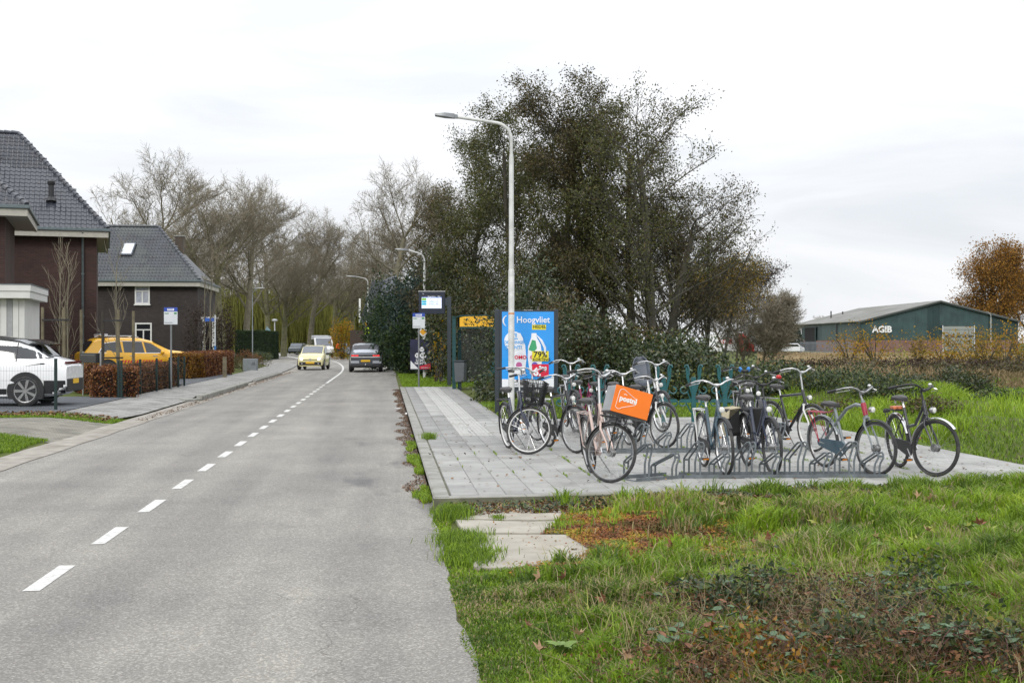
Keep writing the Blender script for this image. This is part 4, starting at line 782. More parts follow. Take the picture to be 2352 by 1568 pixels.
def window(t, x0, x1, z0, z1, y=0., mull=1, trans=.0, glass=GLA, sill=True, fw=.09):
    f = MB(); d = .07
    f.box(x0, y-d, z0, x1, y+.03, z0+fw); f.box(x0, y-d, z1-fw, x1, y+.03, z1); f.box(x0, y-d+.002, z0+fw, x0+fw, y+.03, z1-fw); f.box(x1-fw, y-d+.002, z0+fw, x1, y+.03, z1-fw); w = f.build('window', WFR, t)
    MB().box(x0+fw, y-.02, z0+fw, x1-fw, y-.012, z1-fw).build('pane', glass, w)
    if trans: zt = z0+(z1-z0)*trans; MB().box(x0+fw, y-.055, zt, x1-fw, y+.02, zt+.07).build('transom', WFR, w)
    else: zt = z1-fw
    if mull: xm = (x0+x1)/2; MB().box(xm-.04, y-.052, z0+fw, xm+.04, y+.02, zt).build('mullion', WFR, w)
    if sill: MB().box(x0-.05, y-.12, z0-.08, x1+.05, y+.02, z0-.002).build('sill', WFR, w)
    return w
# house A : dark plum brick with big hip roof, left
ZA = 57.; sA = ZA/FD; b = Q(222, 784, ZA); b.z = 0
hA = thing('brick_house', 'dark plum brick house with a glazed hip roof and two roof vents', 'house', b, R_(12.7))
eA = EYE+(784-527)*sA
MB().box(-16, 0, -.3, 0, 9.6, eA-.36).build('wall', BRA, hA, smooth=False)
hip_roof(hA, -16.5, .50, -.5, 10.1, eA, EYE+(784-321)*(ZA+5.3)/FD, -10, -3.75, TIL, .235, .30, single=290, clipx=-5.4)
MB().tube([(-.62, -.10, -.2), (-.62, -.10, eA-.8), (-.62, -.30, eA-.45), (-.62, -.52, eA-.2)], .055, 8).build('downpipe', ZNC, hA)
for z in (1.2, 2.9, 4.9): MB().tube([(-.62, -.10, z), (-.62, -.10, z+.08)], .075, 8).build('pipe_collar', ZNC, hA)
up = Vector((0, 5.3, (EYE+(784-314)*(ZA+5.3)/FD)-eA)).normalized()
for x, zf in ((-2.05, .27), (-4.78, .62)):
    p = Vector((x, -.5, eA))+Vector((0, 5.3, (EYE+(784-314)*(ZA+5.3)/FD)-eA))*zf; v = MB().tube([p-Vector((0, 0, .3)), p+Vector((0, 0, .75))], .13, 12).build('roof_vent', BLK, hA)
    MB().tube([p+Vector((0, 0, .70)), p+Vector((0, 0, .76)), p+Vector((0, 0, .88)), p+Vector((0, 0, .92))], [.15, .18, .18, .12], 12).build('cowl', BLK, v); MB().tube([p+Vector((0, -.05, -.1)), p+Vector((0, 0, .12))], [.26, .14], 12).build('flashing', BLK, v)
MB().box(-2.9, -.10, 1.62, -2.78, 0, 1.80).build('outdoor_light', WFR, hA); 
# house B
ZB = 76.; sB = ZB/FD; b = Q(214, 784, ZB); b.z = 0
hB = thing('brick_house', 'dark brown brick house with skylight, chimney and white framed windows', 'house', b, R_(6)-YAW); hX = lambda x: (x-214)*sB; hZ = lambda y: EYE+(784-y)*sB
eB = hZ(642); MB().box(-2, 0, -.3, hX(449), 8, eB-.3).build('wall', BRB, hB, smooth=False)
rB = hip_roof(hB, -2.4, hX(455), -.4, 8.4, eB, EYE+(784-520)*(ZB+4.2)/FD, 0, (328-214)*sB*1.055, TIB, .22, .33, single=0)
ym = 4.0; zr = EYE+(784-520)*(ZB+4.2)/FD
def onroof(x, y): # point on front slope from picture column/height
    k = (hZ(y)-eB)/(zr-eB); k = max(0, min(1, k*1.04)); return Vector((hX(x)*(1+k*.05), -.4+4.4*k, eB+(zr-eB)*k))
a, c_, d_, e_ = onroof(261, 588), onroof(289, 588), onroof(291, 557), onroof(263, 557); nr = Vector((0, -.72, .72))
sk = MB().prism([a+nr*.04, c_+nr*.04, d_+nr*.04, e_+nr*.04], nr*.14).build('skylight', mat('skylight frame', (.09, .10, .12), .4, .3), hB)
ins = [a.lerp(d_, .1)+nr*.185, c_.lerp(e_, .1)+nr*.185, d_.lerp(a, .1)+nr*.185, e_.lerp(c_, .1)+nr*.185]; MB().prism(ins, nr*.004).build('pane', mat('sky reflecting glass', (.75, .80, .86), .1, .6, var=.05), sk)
window(hB, hX(307.5), hX(341), hZ(698), hZ(656), trans=.68, glass=CUR); window(hB, hX(308), hX(345.5), hZ(792), hZ(741), trans=.66, glass=GLD)
CHB = brick('chimney brick', (.15, .12, .09), (.11, .085, .07), (.10, .09, .07))
p = Vector((4.55, 5, 0)); ch = MB().box(p.x-.27, 4.6, eB-.5, p.x+.27, 5.2, EYE+(784-543)*(ZB+5)/FD).build('chimney', CHB, hB); zt = EYE+(784-543)*(ZB+5)/FD; MB().box(p.x-.34, 4.55, zt, p.x+.34, 5.25, zt+.09).build('chimney_cap', CON, ch)
MB().prism([Vector((p.x-.9, 3.2, eB+.2)), Vector((p.x+1.9, 3.2, eB+.2)), Vector((p.x+.6, 3.2, eB+1.3)), Vector((p.x-.9, 3.2, eB+1.3))], (0, 4.4, 0)).build('rear_gable', mat('mossy gable', (.14, .13, .10), .9, var=.3), hB)
# white porch of house B
MB().box(hX(466), -1.2, 0, hX(494), -.05, hZ(732)).build('porch', BRB, hB, smooth=False); MB().box(hX(464), -1.35, hZ(732), hX(497), -.05, hZ(728)).build('porch_roof', WFR, hB)
for x in (467, 488): MB().box(hX(x), -1.27, 0, hX(x)+.18, -1.203, hZ(732)).build('porch_post', WFR, hB)
MB().box(hX(474), -1.24, .1, hX(484), -1.21, hZ(741)).build('porch_door', GLD, hB)
# house C : edge of the next house with white extension
ZC = 43.; sC = ZC/FD; b = Q(12, 784, ZC+3); b.z = 0; hC = thing('brick_house', 'corner of a nearby brick house with a tiled eave at the left edge', 'house', b, R_(18.7)-YAW); s_ = (ZC+3)/FD
eC = EYE+(784-474)*s_; MB().box(-8, 0, -.3, 0, 5, eC-.3).build('wall', BRA, hC, smooth=False)
rC = hip_roof(hC, -8.5, (60-12)*s_, -.7, 6.2, eC, EYE+(784-355)*(ZC+6)/FD, -6, -1.9, TIL, .235, .30, single=0, clipx=-2.5)
b = Q(53, 784, ZC-2); b.z = .1; s_ = (ZC-2)/FD; ext = thing('garage_extension', 'white plank clad flat roofed extension at the left edge', 'extension', b, R_(14)-YAW); zt = EYE+(784-686)*s_-.1
WPL = mat('white cladding', (.62, .62, .60), .6, var=.06, scale=2)
MB().box(-6, .03, 0, -.001, 4, zt).build('wall', WPL, ext)
for i in range(26): MB().box(-.13-i*.19, -.012-.02*(i % 2), 0, -.13-i*.19+.178, .028, zt-.004).build('plank', WPL if (i % 4) != 2 else mat('grey strip', (.33, .34, .35), .5, var=.1), ext)
MB().box(-6, -.42, zt, .28, 4, zt+.24).build('fascia', WPL, ext, bev=.01); MB().box(-6, -.45, zt+.242, .31, 4, zt+.46).build('roof_edge', WPL, ext, bev=.01); MB().box(-6, -.47, zt+.462, .33, 4, zt+.49).build('roof_cap', ZNC, ext)
# house D : tiled roof and white gable board, far right of the bend
ZD = 112.; sD = ZD/FD; b = Q(826, 784, ZD); b.z = 0; hD = thing('brick_house', 'far house with dark tiled roof and white barge board behind the hedge', 'house', b, -YAW); dX = lambda x: (x-826)*sD; dZ = lambda y: EYE+(784-y)*sD
MB().box(dX(834), .2, 0, dX(900), 8, dZ(742)).build('wall', brick('brown brick far', (.11, .085, .075), (.09, .07, .06), (.08, .07, .06)), hD, smooth=False)
v = [Vector((dX(828), -.4, dZ(740))), Vector((dX(900), -.4, dZ(740))), Vector((dX(900), 4.5, dZ(628))), Vector((dX(846), 4.5, dZ(650)))]
rD = MB().prism(v, (0, .1, .15)).build('roof', TIB, hD, smooth=False)
for j in range(14): y = 738-j*7; MB().box(dX(829+j*1.0), -.4+j*.35-.06, dZ(y)+.05, dX(896), -.4+j*.35, dZ(y)+.30).build('tile_course', TIB, rD)
MB().box(dX(826), -.55, dZ(741), dX(830), -.45, dZ(686)).build('barge_board', WFR, hD)
bw = thing('board_fence', 'dark brown timber garden fence by the far house', 'fence', Q(804, 784, 108)*1, -YAW); bw.location.z = 0
for i in range(11): MB().box(i*.145, -.02-.01*(i % 2), 0, i*.145+.14, .02, EYE+(784-758)*108/FD).build('fence_board', mat('brown stain', (.045, .03, .022), .8, var=.25), bw)
# ---------------------------------------------------------------- cars
def lerpt(tab, x):
    if x <= tab[0][0]: return tab[0][1]
    for (a, b), (c, d) in zip(tab[:-1], tab[1:]):
        if x <= c: return b+(d-b)*(x-a)/(c-a)
    return tab[-1][1]
def car(name, label, loc, rz, Lc, Wd, top, belt, bot, roofw, paint, wheels, wr, side_glass, front_glass, rear_glass, roofm=None, endt=.13, hubm=None, trim=BLK):
    """x = 0 rear .. L front; profile tables give heights"""
    t = thing(name, label, 'car', loc, rz); o = -Lc/2
    def hw(x):
        u = abs(x/Lc-.5)*2; return Wd/2*(1-endt*u**5-.02*u**2)
    def ring(x, e=0.):
        zb = lerpt(bot, x); zl = lerpt(belt, x); zt = max(lerpt(top, x), zl+.012); w = hw(x); wt = min(w*.93, lerpt(roofw, x)*Wd/2) if zt-zl > .08 else w*.90
        return [(w*.82, zb), (w*.97, zb+.06), (w, zb+(zl-zb)*.45), (w*.985, zl-(zl-zb)*.12), (w*.955, zl), (wt+(w*.955-wt)*.12, zt-(zt-zl)*.14), (wt*.86, zt-.012), (wt*.45, zt+.006)]
    xs = sorted(set([0, .03, .09]+[Lc*i/30 for i in range(1, 30)]+[Lc-.09, Lc-.03, Lc]+[p[0] for p in top])); m = MB(); n = 16
    for x in xs:
        r = ring(x); pts = r+[(-y, z) for y, z in r[::-1]]; m.v += [(x+o, y, z) for y, z in pts]
    for i in range(len(xs)-1):
        for k in range(n): m.f.append((i*n+k, i*n+(k+1) % n, (i+1)*n+(k+1) % n, (i+1)*n+k))
    m.f += [tuple(range(n)), tuple((len(xs)-1)*n+k for k in range(n))[::-1]]
    body = m.build('body', paint, t)
    def sy(x, z, e=.006):
        r = ring(x); 
        for (a, b), (c, d) in zip(r[:-1], r[1:]):
            if min(b, d)-1e-6 <= z <= max(b, d)+1e-6 and d > b: return a+(c-a)*(z-b)/(d-b)+e
        return r[-2][0]+e
    def patch(pts, s, nm, mm, e=.006, par=None): return MB().add([(x+o, s*sy(x, z, e), z) for x, z in pts], [tuple(range(len(pts)))]).build(nm, mm, par or body, smooth=False)
    def across(x0, x1, f, nm, mm, e=.012, n_=6, par=None, both=None, zoff=None):
        M_ = MB()
        for i in range(n_+1):
            x = x0+(x1-x0)*i/n_; zt = max(lerpt(top, x), lerpt(belt, x)+.012); wt = ring(x)[5][0]*f
            for y in (-1, -.5, 0, .5, 1): M_.v.append((x+o+(e if x0 > Lc/2 else -e), y*wt, zt+e+.006-(.035 if abs(y) == 1 else 0)))
        for i in range(n_):
            for k in range(4): q = i*5+k; M_.f.append((q, q+1, q+6, q+5))
        return M_.build(nm, mm, par or body)
    def strip(x0, x1, z0, z1, s, nm, mm, e=.006, k_=8):
        M_ = MB()
        for i in range(k_+1):
            x = x0+(x1-x0)*i/k_
            for z in (z0, (z0+z1)/2, z1): M_.v.append((x+o, s*sy(x, z, e), z))
        for i in range(k_):
            for j in (0, 1): q = i*3+j; M_.f.append((q, q+1, q+4, q+3))
        return M_.build(nm, mm, body)
    car.strip = strip
    for s in (1, -1):
        for g in side_glass: patch(g, s, 'side_window', GLD)
    if front_glass: across(front_glass[0], front_glass[1], .93, 'windscreen', front_glass[2])
    if rear_glass: across(rear_glass[0], rear_glass[1], .90, 'rear_window', rear_glass[2])
    for x in wheels:
        for s in (1, -1):
            w = hw(x); MB().prism([(x+o+(wr+.06)*math.cos(a*math.pi/14), s*(w-.12), wr+(wr+.06)*math.sin(a*math.pi/14)) for a in range(-2, 17)], (0, s*.128, 0)).build('wheel_arch', trim, body)
            wh = MB().torus((x+o, s*(w-.082), wr), (0, 1, 0), wr*.80, wr*.20, 28, 8, 1.45).build('wheel', RUB, t)
            MB().tube([(x+o, s*(w-.19), wr), (x+o, s*(w+.002), wr)], [wr*.70, wr*.70], 24).build('brake_disc', BLK, wh)
            m = MB()
            for k in range(7 if hubm is None else hubm):
                a = 2*math.pi*k/(7 if hubm is None else hubm); u = Vector((math.cos(a), 0, math.sin(a))); v_ = Vector((-u.z, 0, u.x)); c = Vector((x+o, s*(w+.006), wr))
                m.prism([c+u*wr*.08+v_*.02, c+u*wr*.68+v_*.035, c+u*wr*.68-v_*.035, c+u*wr*.08-v_*.02], (0, s*.014, 0))
            m.torus((x+o, s*(w+.012), wr), (0, 1, 0), wr*.70, .014, 28, 5); m.tube([(x+o, s*(w-.0), wr), (x+o, s*(w+.022), wr)], wr*.14, 12); m.build('alloy_rim', CHD, wh)
    return t, body, o, sy, patch, across, ring, hw
# white electric crossover on the left driveway
WC = mat('white car paint', (.78, .79, .80), .25, var=.02, coat=.6); BC = mat('black car roof', (.012, .013, .016), .15, var=0, coat=.6); YC = mat('yellow ochre car paint', (.80, .42, .010), .3, var=.03, coat=.6)
b = Q(64, 784, 29.6); b.z = .17
top = [(0, .92), (.10, 1.03), (.45, 1.13), (.80, 1.40), (1.15, 1.53), (1.9, 1.62), (2.6, 1.61), (3.2, 1.42), (3.7, 1.06), (4.3, .92), (4.55, .70)]
belt = [(0, .90), (.5, 1.03), (1.2, 1.00), (2.5, .95), (3.6, .93), (4.3, .86), (4.55, .66)]; bot = [(0, .42), (.3, .24), (1.2, .19), (4.2, .19), (4.55, .35)]
tW, body, o, sy, patch, across, ring, hw = car('parked_car', 'white electric crossover with a black roof parked on the dark driveway', b+RT*(-.95)*1.25, math.pi-YAW+.10, 4.55, 1.86, top, belt, bot, [(0, .7), (1, .70), (2.2, .74), (3.4, .7), (4.55, .8)], WC, (.92, 3.60), .37,
    [], (3.05, 3.65, GLD), (.46, .86, GLD))
tW.scale = (1, 1, 1.06); MB().prism([(o+.50, -.60, 1.40), (o+.95, -.60, 1.52), (o+.95, -.60, 1.545), (o+.46, -.60, 1.43)], (0, 1.2, 0)).build('spoiler', BC, body)
across(.80, 3.05, 1.0, 'black_roof', BC, e=.012, n_=14)
lo_ = [(.40, 1.10), (1.15, 1.10), (1.7, 1.01), (2.5, 1.0), (3.45, .99)]; hi_ = [(.40, 1.12), (.55, 1.24), (.80, 1.37), (1.15, 1.48), (1.8, 1.56), (2.6, 1.55), (3.1, 1.38), (3.45, 1.03)]
for s in (1, -1):
    M_ = MB()
    for i in range(25):
        x = .40+3.05*i/24; a_, b_ = lerpt(lo_, x), lerpt(hi_, x)
        for k in range(4): z = a_+(b_-a_)*k/3; M_.v.append((x+o, s*sy(x, z, .010), z))
    for i in range(24):
        for k in range(3): q = i*4+k; M_.f.append((q, q+1, q+5, q+4))
    M_.build('side_window', GLD, body)
    for xx in (1.15, 2.25): M_ = MB().tube([(xx+o, s*sy(xx, 1.03, .014), 1.03), (xx+o, s*sy(xx, lerpt(hi_, xx)-.02, .014), lerpt(hi_, xx)-.02)], .012, 5).build('window_pillar', BC, body)
for s in (1, -1): car.strip(.55, 3.2, 1.30, 1.30, s, 'roof_rail', BC, .01) if False else None
for s in (1, -1):
    patch([(.0+.03, .97), (.55, 1.00), (.95, .93), (.60, .97), (.1, .93)], s, 'tail_lamp', REFL if False else BLK, .008); car.strip(.02, .50, .44, .60, s, 'bumper_cladding', BLK, .01); car.strip(.06, .50, .30, .44, s, 'bumper_cladding', BLK, .012); car.strip(1.36, 3.16, .24, .42, s, 'side_cladding', BLK, .01)
MB().box(o-.025, -.72, .34, o+.03, .72, .64).build('rear_bumper', BLK, body, bev=.02); pl = MB().box(o-.032, -.26, .52, o-.021, .26, .63).build('number_plate', mat('plate yellow', (.75, .45, .02), .4, var=0), body)
MB().box(o+.02, -.72, .98, o+.05, .72, 1.03).build('light_bar', mat('dark red lamp', (.10, .005, .005), .2, var=0), body)
# yellow jeep-like inspection suv
ZJ = 54.; b = Q(310, 784, ZJ); b.z = .15; b = b
top = [(0, 1.06), (.06, 1.14), (.42, 1.62), (.62, 1.74), (1.5, 1.78), (2.5, 1.75), (3.0, 1.63), (3.72, 1.24), (3.9, 1.21), (4.5, 1.14), (4.75, 1.05), (4.85, .88)]
belt = [(0, 1.00), (.5, 1.10), (3.0, 1.06), (3.7, 1.10), (4.5, 1.06), (4.85, .84)]; bot = [(0, .50), (.3, .34), (4.4, .32), (4.85, .48)]
tJ, body, o, sy, patch, across, ring, hw = car('parked_car', 'yellow sport utility inspection car with a roof light bar behind the beech hedge', b, R_(33)-YAW, 4.85, 1.94, top, belt, bot, [(0, .72), (1, .75), (2.4, .76), (3.7, .74), (4.85, .8)], YC, (.98, 3.88), .385,
    [[(.62, 1.14), (.90, 1.52), (1.55, 1.60), (1.62, 1.12)], [(1.70, 1.12), (1.66, 1.60), (2.50, 1.59), (2.60, 1.10)], [(2.68, 1.10), (2.58, 1.58), (2.9, 1.52), (3.42, 1.18), (3.35, 1.10)]], (3.02, 3.66, GLA), (.07, .42, GLD), hubm=10, endt=.09)
for s in (1, -1):
    for g in ([(.58, 1.12), (.62, 1.10), (3.38, 1.075), (3.36, 1.095)], [(.60, 1.12), (.88, 1.54), (1.5, 1.63), (2.6, 1.61), (2.6, 1.595), (1.5, 1.612), (.90, 1.52), (.64, 1.13)]): patch(g, s, 'chrome_trim', CHR, .012)
    patch([(.02, 1.03), (.05, .90), (.55, .93), (.50, 1.03)], s, 'tail_lamp', REFL, .012); patch([(1.45, .34), (1.45, .46), (3.35, .46), (3.35, .34)], s, 'sill_cladding', YC, .004)
    patch([(1.95, .98), (2.15, .985), (2.15, .955), (1.95, .95)], s, 'door_handle', CHR, .02); patch([(2.95, .97), (3.15, .975), (3.15, .945), (2.95, .94)], s, 'door_handle', CHR, .02)
    for i in range(14): x = 1.55+i*.13; patch([(x, .66), (x+.07, .66), (x+.13, .78), (x+.06, .78)], s, 'warning_stripe', PR, .009)
    for i in range(5): x = 4.55; patch([(x+.02, .46+i*.11), (x+.26, .42+i*.11), (x+.26, .47+i*.11), (x+.02, .51+i*.11)], s, 'bumper_stripe', PR if i % 2 == 0 else PW, .010)
    MB().tube([(o+.8, s*.62, 1.80), (o+1.0, s*.62, 1.84), (o+2.2, s*.62, 1.84), (o+2.4, s*.60, 1.79)], .02, 6).build('roof_rail', CHR, body)
    MB().ball((o+3.35, s*1.07, 1.12), .13, 10, 6, (.7, .8, .75)).build('wing_mirror', YC, body); patch([(4.5, .78), (4.72, .76), (4.74, .90), (4.5, .95)], s, 'headlamp', LENS, .012)
for i in range(7): z = .50+i*.085; MB().box(o+4.86, -.80+.0, z, o+4.872, .80, z+.045).build('bumper_stripe', PR if i % 2 else PW, body)
for i in range(8): y = -.75+i*.2; MB().prism([(o-.012, y, .62), (o-.012, y+.1, .62), (o-.012, y+.2, .78), (o-.012, y+.1, .78)], (.01, 0, 0)).build('warning_stripe', PR, body)
MB().box(o+.75, -.55, 1.84, o+1.1, .55, 1.93).build('light_bar', mat('bar lens', (.5, .52, .55), .2, var=.1), body, bev=.03)
# small yellow-green hatchback, driving towards us
b = G(717, 850, .0); UC = mat('honey yellow car paint', (.70, .64, .33), .3, var=.03, coat=.6); HL = mat('lit headlamp', (1, .98, .92), .2, var=0, emit=2.5); TLM = mat('lit tail lamp', (.9, .03, .03), .3, var=0, emit=.5)
def small_cars():
    top = [(0, .95), (.05, 1.1), (.25, 1.42), (.45, 1.50), (1.4, 1.51), (2.0, 1.46), (2.75, 1.02), (3.3, .88), (3.5, .72), (3.6, .62)]
    belt = [(0, .90), (2.6, .92), (3.3, .82), (3.6, .58)]; bot = [(0, .35), (.3, .22), (3.2, .22), (3.6, .26)]
    tU, body, o, sy, patch, across, ring, hw = car('driving_car', 'small honey yellow hatchback with headlamps on coming towards the camera', b+Vector((0, 1.8, 0)), R_(-90)-R_(4), 3.6, 1.66, top, belt, bot, [(0, .74), (2.7, .78), (3.6, .85)], UC, (.6, 3.0), .31,
        [[(.45, .97), (.5, 1.36), (1.3, 1.40), (1.35, .97)], [(1.42, .97), (1.38, 1.40), (2.0, 1.36), (2.5, .97)]], (2.02, 2.72, GLA), (.06, .25, GLD), endt=.10)
    x = o+3.6
    MB().box(x-.03, -.66, .30, x+.03, .66, .50).build('bumper', BLK, body, bev=.02); MB().box(x+.031, -.26, .40, x+.04, .26, .51).build('number_plate', MATS['plate yellow'], body); MB().box(x-.02, -.62, .24, x+.04, .62, .285).build('skid_plate', UC, body); MB().box(x-.04, -.45, .635, x+.012, .45, .665).build('grille', BLK, body)
    MB().tube([(x-.02, 0, .65), (x+.02, 0, .65)], .07, 14).build('badge', CHR, body)
    for s in (1, -1):
        MB().ball((x-.10, s*.56, .68), .16, 12, 8, (.6, 1, .65)).build('headlamp_glass', LENS, body); MB().ball((x-.02, s*.52, .68), .085, 10, 6, (.5, 1, 1)).build('headlamp', HL, body); MB().ball((o+2.55, s*.93, .99), .11, 8, 6, (.6, 1, .7)).build('wing_mirror', BLK, body)
        MB().tube([(x-.02, s*.5, .40), (x+.035, s*.5, .40)], .05, 8).build('fog_lamp', CHR, body); MB().tube([(o+.5, s*.52, 1.53), (o+1.8, s*.5, 1.53)], .018, 5).build('roof_rail', CHR, body)
    b2 = G(835.5, 855, 0); GC = mat('graphite car paint', (.075, .082, .098), .3, .5, var=.05, coat=.6); SV = mat('silver car paint', (.42, .45, .50), .3, .5, var=.05, coat=.6)
    top = [(0, .98), (.04, 1.10), (.30, 1.30), (.55, 1.54), (1.0, 1.63), (2.2, 1.65), (3.0, 1.46), (3.7, 1.08), (4.4, .92), (4.63, .72)]
    belt = [(0, .95), (.4, 1.04), (3.6, 1.0), (4.3, .88), (4.63, .66)]; bot = [(0, .36), (.2, .26), (4.4, .22), (4.63, .3)]
    tI, body, o, sy, patch, across, ring, hw = car('driving_car', 'graphite hatchback with glowing pixel tail lamps driving away', b2+Vector((.1, 2.3, 0)), R_(90), 4.63, 1.89, top, belt, bot, [(0, .76), (.7, .76), (2, .77), (4.63, .8)], GC, (.85, 3.85), .36,
        [[(.85, 1.10), (1.2, 1.46), (2.1, 1.50), (2.1, 1.06)], [(2.2, 1.06), (2.2, 1.50), (2.9, 1.42), (3.5, 1.05)]], (3.0, 3.68, GLA), (.30, .56, GLD), endt=.09)
    x = o
    across(.60, 2.9, .85, 'roof_panel', SV, e=.008, n_=10); across(.05, .29, .93, 'tailgate', SV, e=.006, n_=3)
    MB().box(x-.03, -.82, .895, x+.02, .82, .99).build('lamp_strip', mat('dark lamp strip', (.03, .03, .035), .3), body)
    for s in (1, -1):
        for i in range(2): MB().box(x-.045, s*.60-.20+i*.205, .915, x-.031, s*.60-.20+i*.205+.19, .985).build('tail_lamp', TLM, body)
        MB().box(x-.035, s*.62-.26, .52, x+.01, s*.62+.22, .66).build('bumper_insert', SV, body); MB().ball((o+3.35, s*1.04, 1.05), .12, 8, 6, (.6, 1, .7)).build('wing_mirror', GC, body)
    MB().box(x-.03, -.80, .85, x+.02, .80, .888).build('chrome_bar', WC, body); MB().box(x-.03, -.85, .30, x+.03, .85, .46).build('rear_bumper', BLK, body, bev=.03)
    MB().box(x-.05, -.26, .60, x-.036, .26, .71).build('number_plate', MATS['plate yellow'], body); MB().ball((x-.06, 0, .45), .035, 8, 5).build('tow_ball', WC, body)
    MB().tube([(x+1.2, 0, 1.6), (x+1.0, 0, 1.70)], .02, 6).build('antenna', BLK, body)
small_cars()
# white pickup van at the bend, dark distant cars
ZP = 128.; b = Q(738, 784, ZP); b.z = .05; sp = ZP/FD
vt = thing('pickup_truck', 'white double cab pickup truck turning at the far bend', 'truck', b, R_(-72)-YAW)
MB().prism([(2.6, -.95, .5), (2.7, -.95, .95), (1.9, -.95, 1.25), (1.2, -.95, 2.1), (-.9, -.95, 2.15), (-.95, -.95, .5)], (0, 1.9, 0)).build('cab', WC, vt, bev=.06)
MB().prism([(1.96, -.80, 1.28), (1.30, -.80, 2.02), (1.30, .80, 2.02), (1.96, .80, 1.28)], (.03, 0, .02)).build('windscreen', GLA, vt); 
for s in (1, -1):
    MB().prism([(1.5, s*.955, 1.25), (1.05, s*.955, 1.95), (.3, s*.955, 1.95), (.3, s*.955, 1.25)], (0, s*.01, 0)).build('side_window', GLD, vt); MB().prism([(.2, s*.955, 1.25), (.2, s*.955, 1.95), (-.7, s*.955, 1.95), (-.7, s*.955, 1.25)], (0, s*.01, 0)).build('side_window', GLD, vt)
    for x in (1.75, -2.4): MB().torus((x, s*.85, .34), (0, 1, 0), .26, .09, 18, 6, 1.2).build('wheel', RUB, vt)
MB().box(-3.6, -1.0, .62, -1.0, 1.0, 1.0).build('loading_bed', mat('pale green side', (.45, .55, .50), .5, var=.1), vt); MB().box(-.99, -.9, 1.6, -.93, .9, 2.35).build('headboard', WC, vt); MB().box(-.9, -.9, 2.16, 1.0, .9, 2.3).build('roof_rack', SGN, vt)
def blob_car(name, label, x, y, Z, rz, c, sc=1.):
    b = Q(x, 784, Z); b.z = .05; t = thing('parked_car', label, 'car', b, rz); p = mat(name, c, .3, var=.03, coat=.5)
    bd = MB().prism([(-2.1, -.85, .3), (-2.1, -.85, .85), (-1.7, -.85, .95), (-1.2, -.85, 1.42), (.5, -.85, 1.45), (1.1, -.85, .98), (2.0, -.85, .8), (2.1, -.85, .3)], (0, 1.7, 0)).build('body', p, t, bev=.09)
    for s in (1, -1):
        MB().prism([(-1.35, s*.855, 1.0), (-1.1, s*.855, 1.33), (.4, s*.855, 1.36), (.85, s*.855, 1.0)], (0, s*.01, 0)).build('side_window', GLD, bd)
        for q in (-1.35, 1.35): MB().torus((q, s*.78, .32), (0, 1, 0), .24, .08, 16, 6).build('wheel', RUB, t)
    MB().prism([(.56, -.72, 1.42), (1.12, -.78, 1.0), (1.12, .78, 1.0), (.56, .72, 1.42)], (.02, 0, .02)).build('windscreen', GLA, bd); MB().prism([(-1.26, -.72, 1.42), (-1.74, -.78, .98), (-1.74, .78, .98), (-1.26, .72, 1.42)], (-.02, 0, .02)).build('rear_window', GLD, bd)
    return t
blob_car('dark green car', 'dark distant car parked under the trees left of the hatchback', 684, 800, 165, R_(-100), (.03, .045, .055)); blob_car('teal car', 'distant teal car half hidden behind a trunk on the left', 657, 800, 190, R_(170), (.02, .10, .10)); blob_car('pale blue car', 'small pale blue car parked by the brown fence at the bend', 806, 800, 150, R_(-70), (.25, .35, .5))
# person with orange vest at the bend
b = Q(778, 784, 135); b.z = .05; pt = thing('person', 'distant person in an orange vest beside the road', 'person', b, -YAW)
m = MB(); m.tube([(-.09, 0, 0), (-.09, 0, .45), (-.08, 0, .85)], [.06, .07, .10], 7); m.tube([(.09, .1, 0), (.09, .05, .45), (.08, 0, .85)], [.06, .07, .10], 7); m.tube([(0, 0, .8), (0, 0, 1.1), (0, 0, 1.4), (0, 0, 1.5)], [.17, .17, .19, .07], 8); m.ball((0, 0, 1.62), .12, 8, 6); m.build('body', mat('dark clothing', (.03, .035, .05), .8), pt)
m = MB().tube([(0, 0, .88), (0, 0, 1.12), (0, 0, 1.38), (0, 0, 1.47)], [.20, .205, .235, .11], 10)
for s in (-1, 1): m.tube([(s*.22, 0, 1.38), (s*.28, -.05, 1.1), (s*.22, -.25, .95)], [.07, .06, .05], 7)
m.build('vest', mat('orange vest', (.85, .13, .02), .6, var=.05), pt)
# ---------------------------------------------------------------- right background: hall, neighbours, van, cars, fence
ZH = 190.; sH = ZH/FD; b = Q(1978, 784, ZH); b.z = 0; hall = thing('industrial_hall', 'long low green industrial hall with AGIB lettering on the gable', 'hall', b, -YAW); X_ = lambda x: (x-1978)*sH; Z_ = lambda y: EYE+(784-y)*sH
GRC = mat('green corrugated cladding', (.042, .078, .080), .5, .2, var=.28, scale=.6, dirt=(.05, .105, .105)); GRD = mat('dark green cladding', (.022, .050, .050), .5, .2, var=.2, scale=.6); GRL = mat('faded blue green cladding', (.065, .105, .105), .5, .2, var=.2, scale=.6)
LH = 44.; xr = X_(2339); xm = X_(2159); ze = Z_(737); zm = Z_(690); zb = Z_(781)
MB().prism([(0, .2, 0), (xr, .2, 0), (xr, .2, ze), (xm, .2, zm-.1), (0, .2, ze)], (0, LH, 0)).build('shell', GRD, hall, smooth=False)
MB().box(0, .0, 0, X_(2166), .19, zb).build('brick_base', BRR, hall, smooth=False); MB().box(X_(2237), .0, 0, xr, .19, zb).build('brick_base', BRR, hall, smooth=False)
npn = 26; w = xr/npn
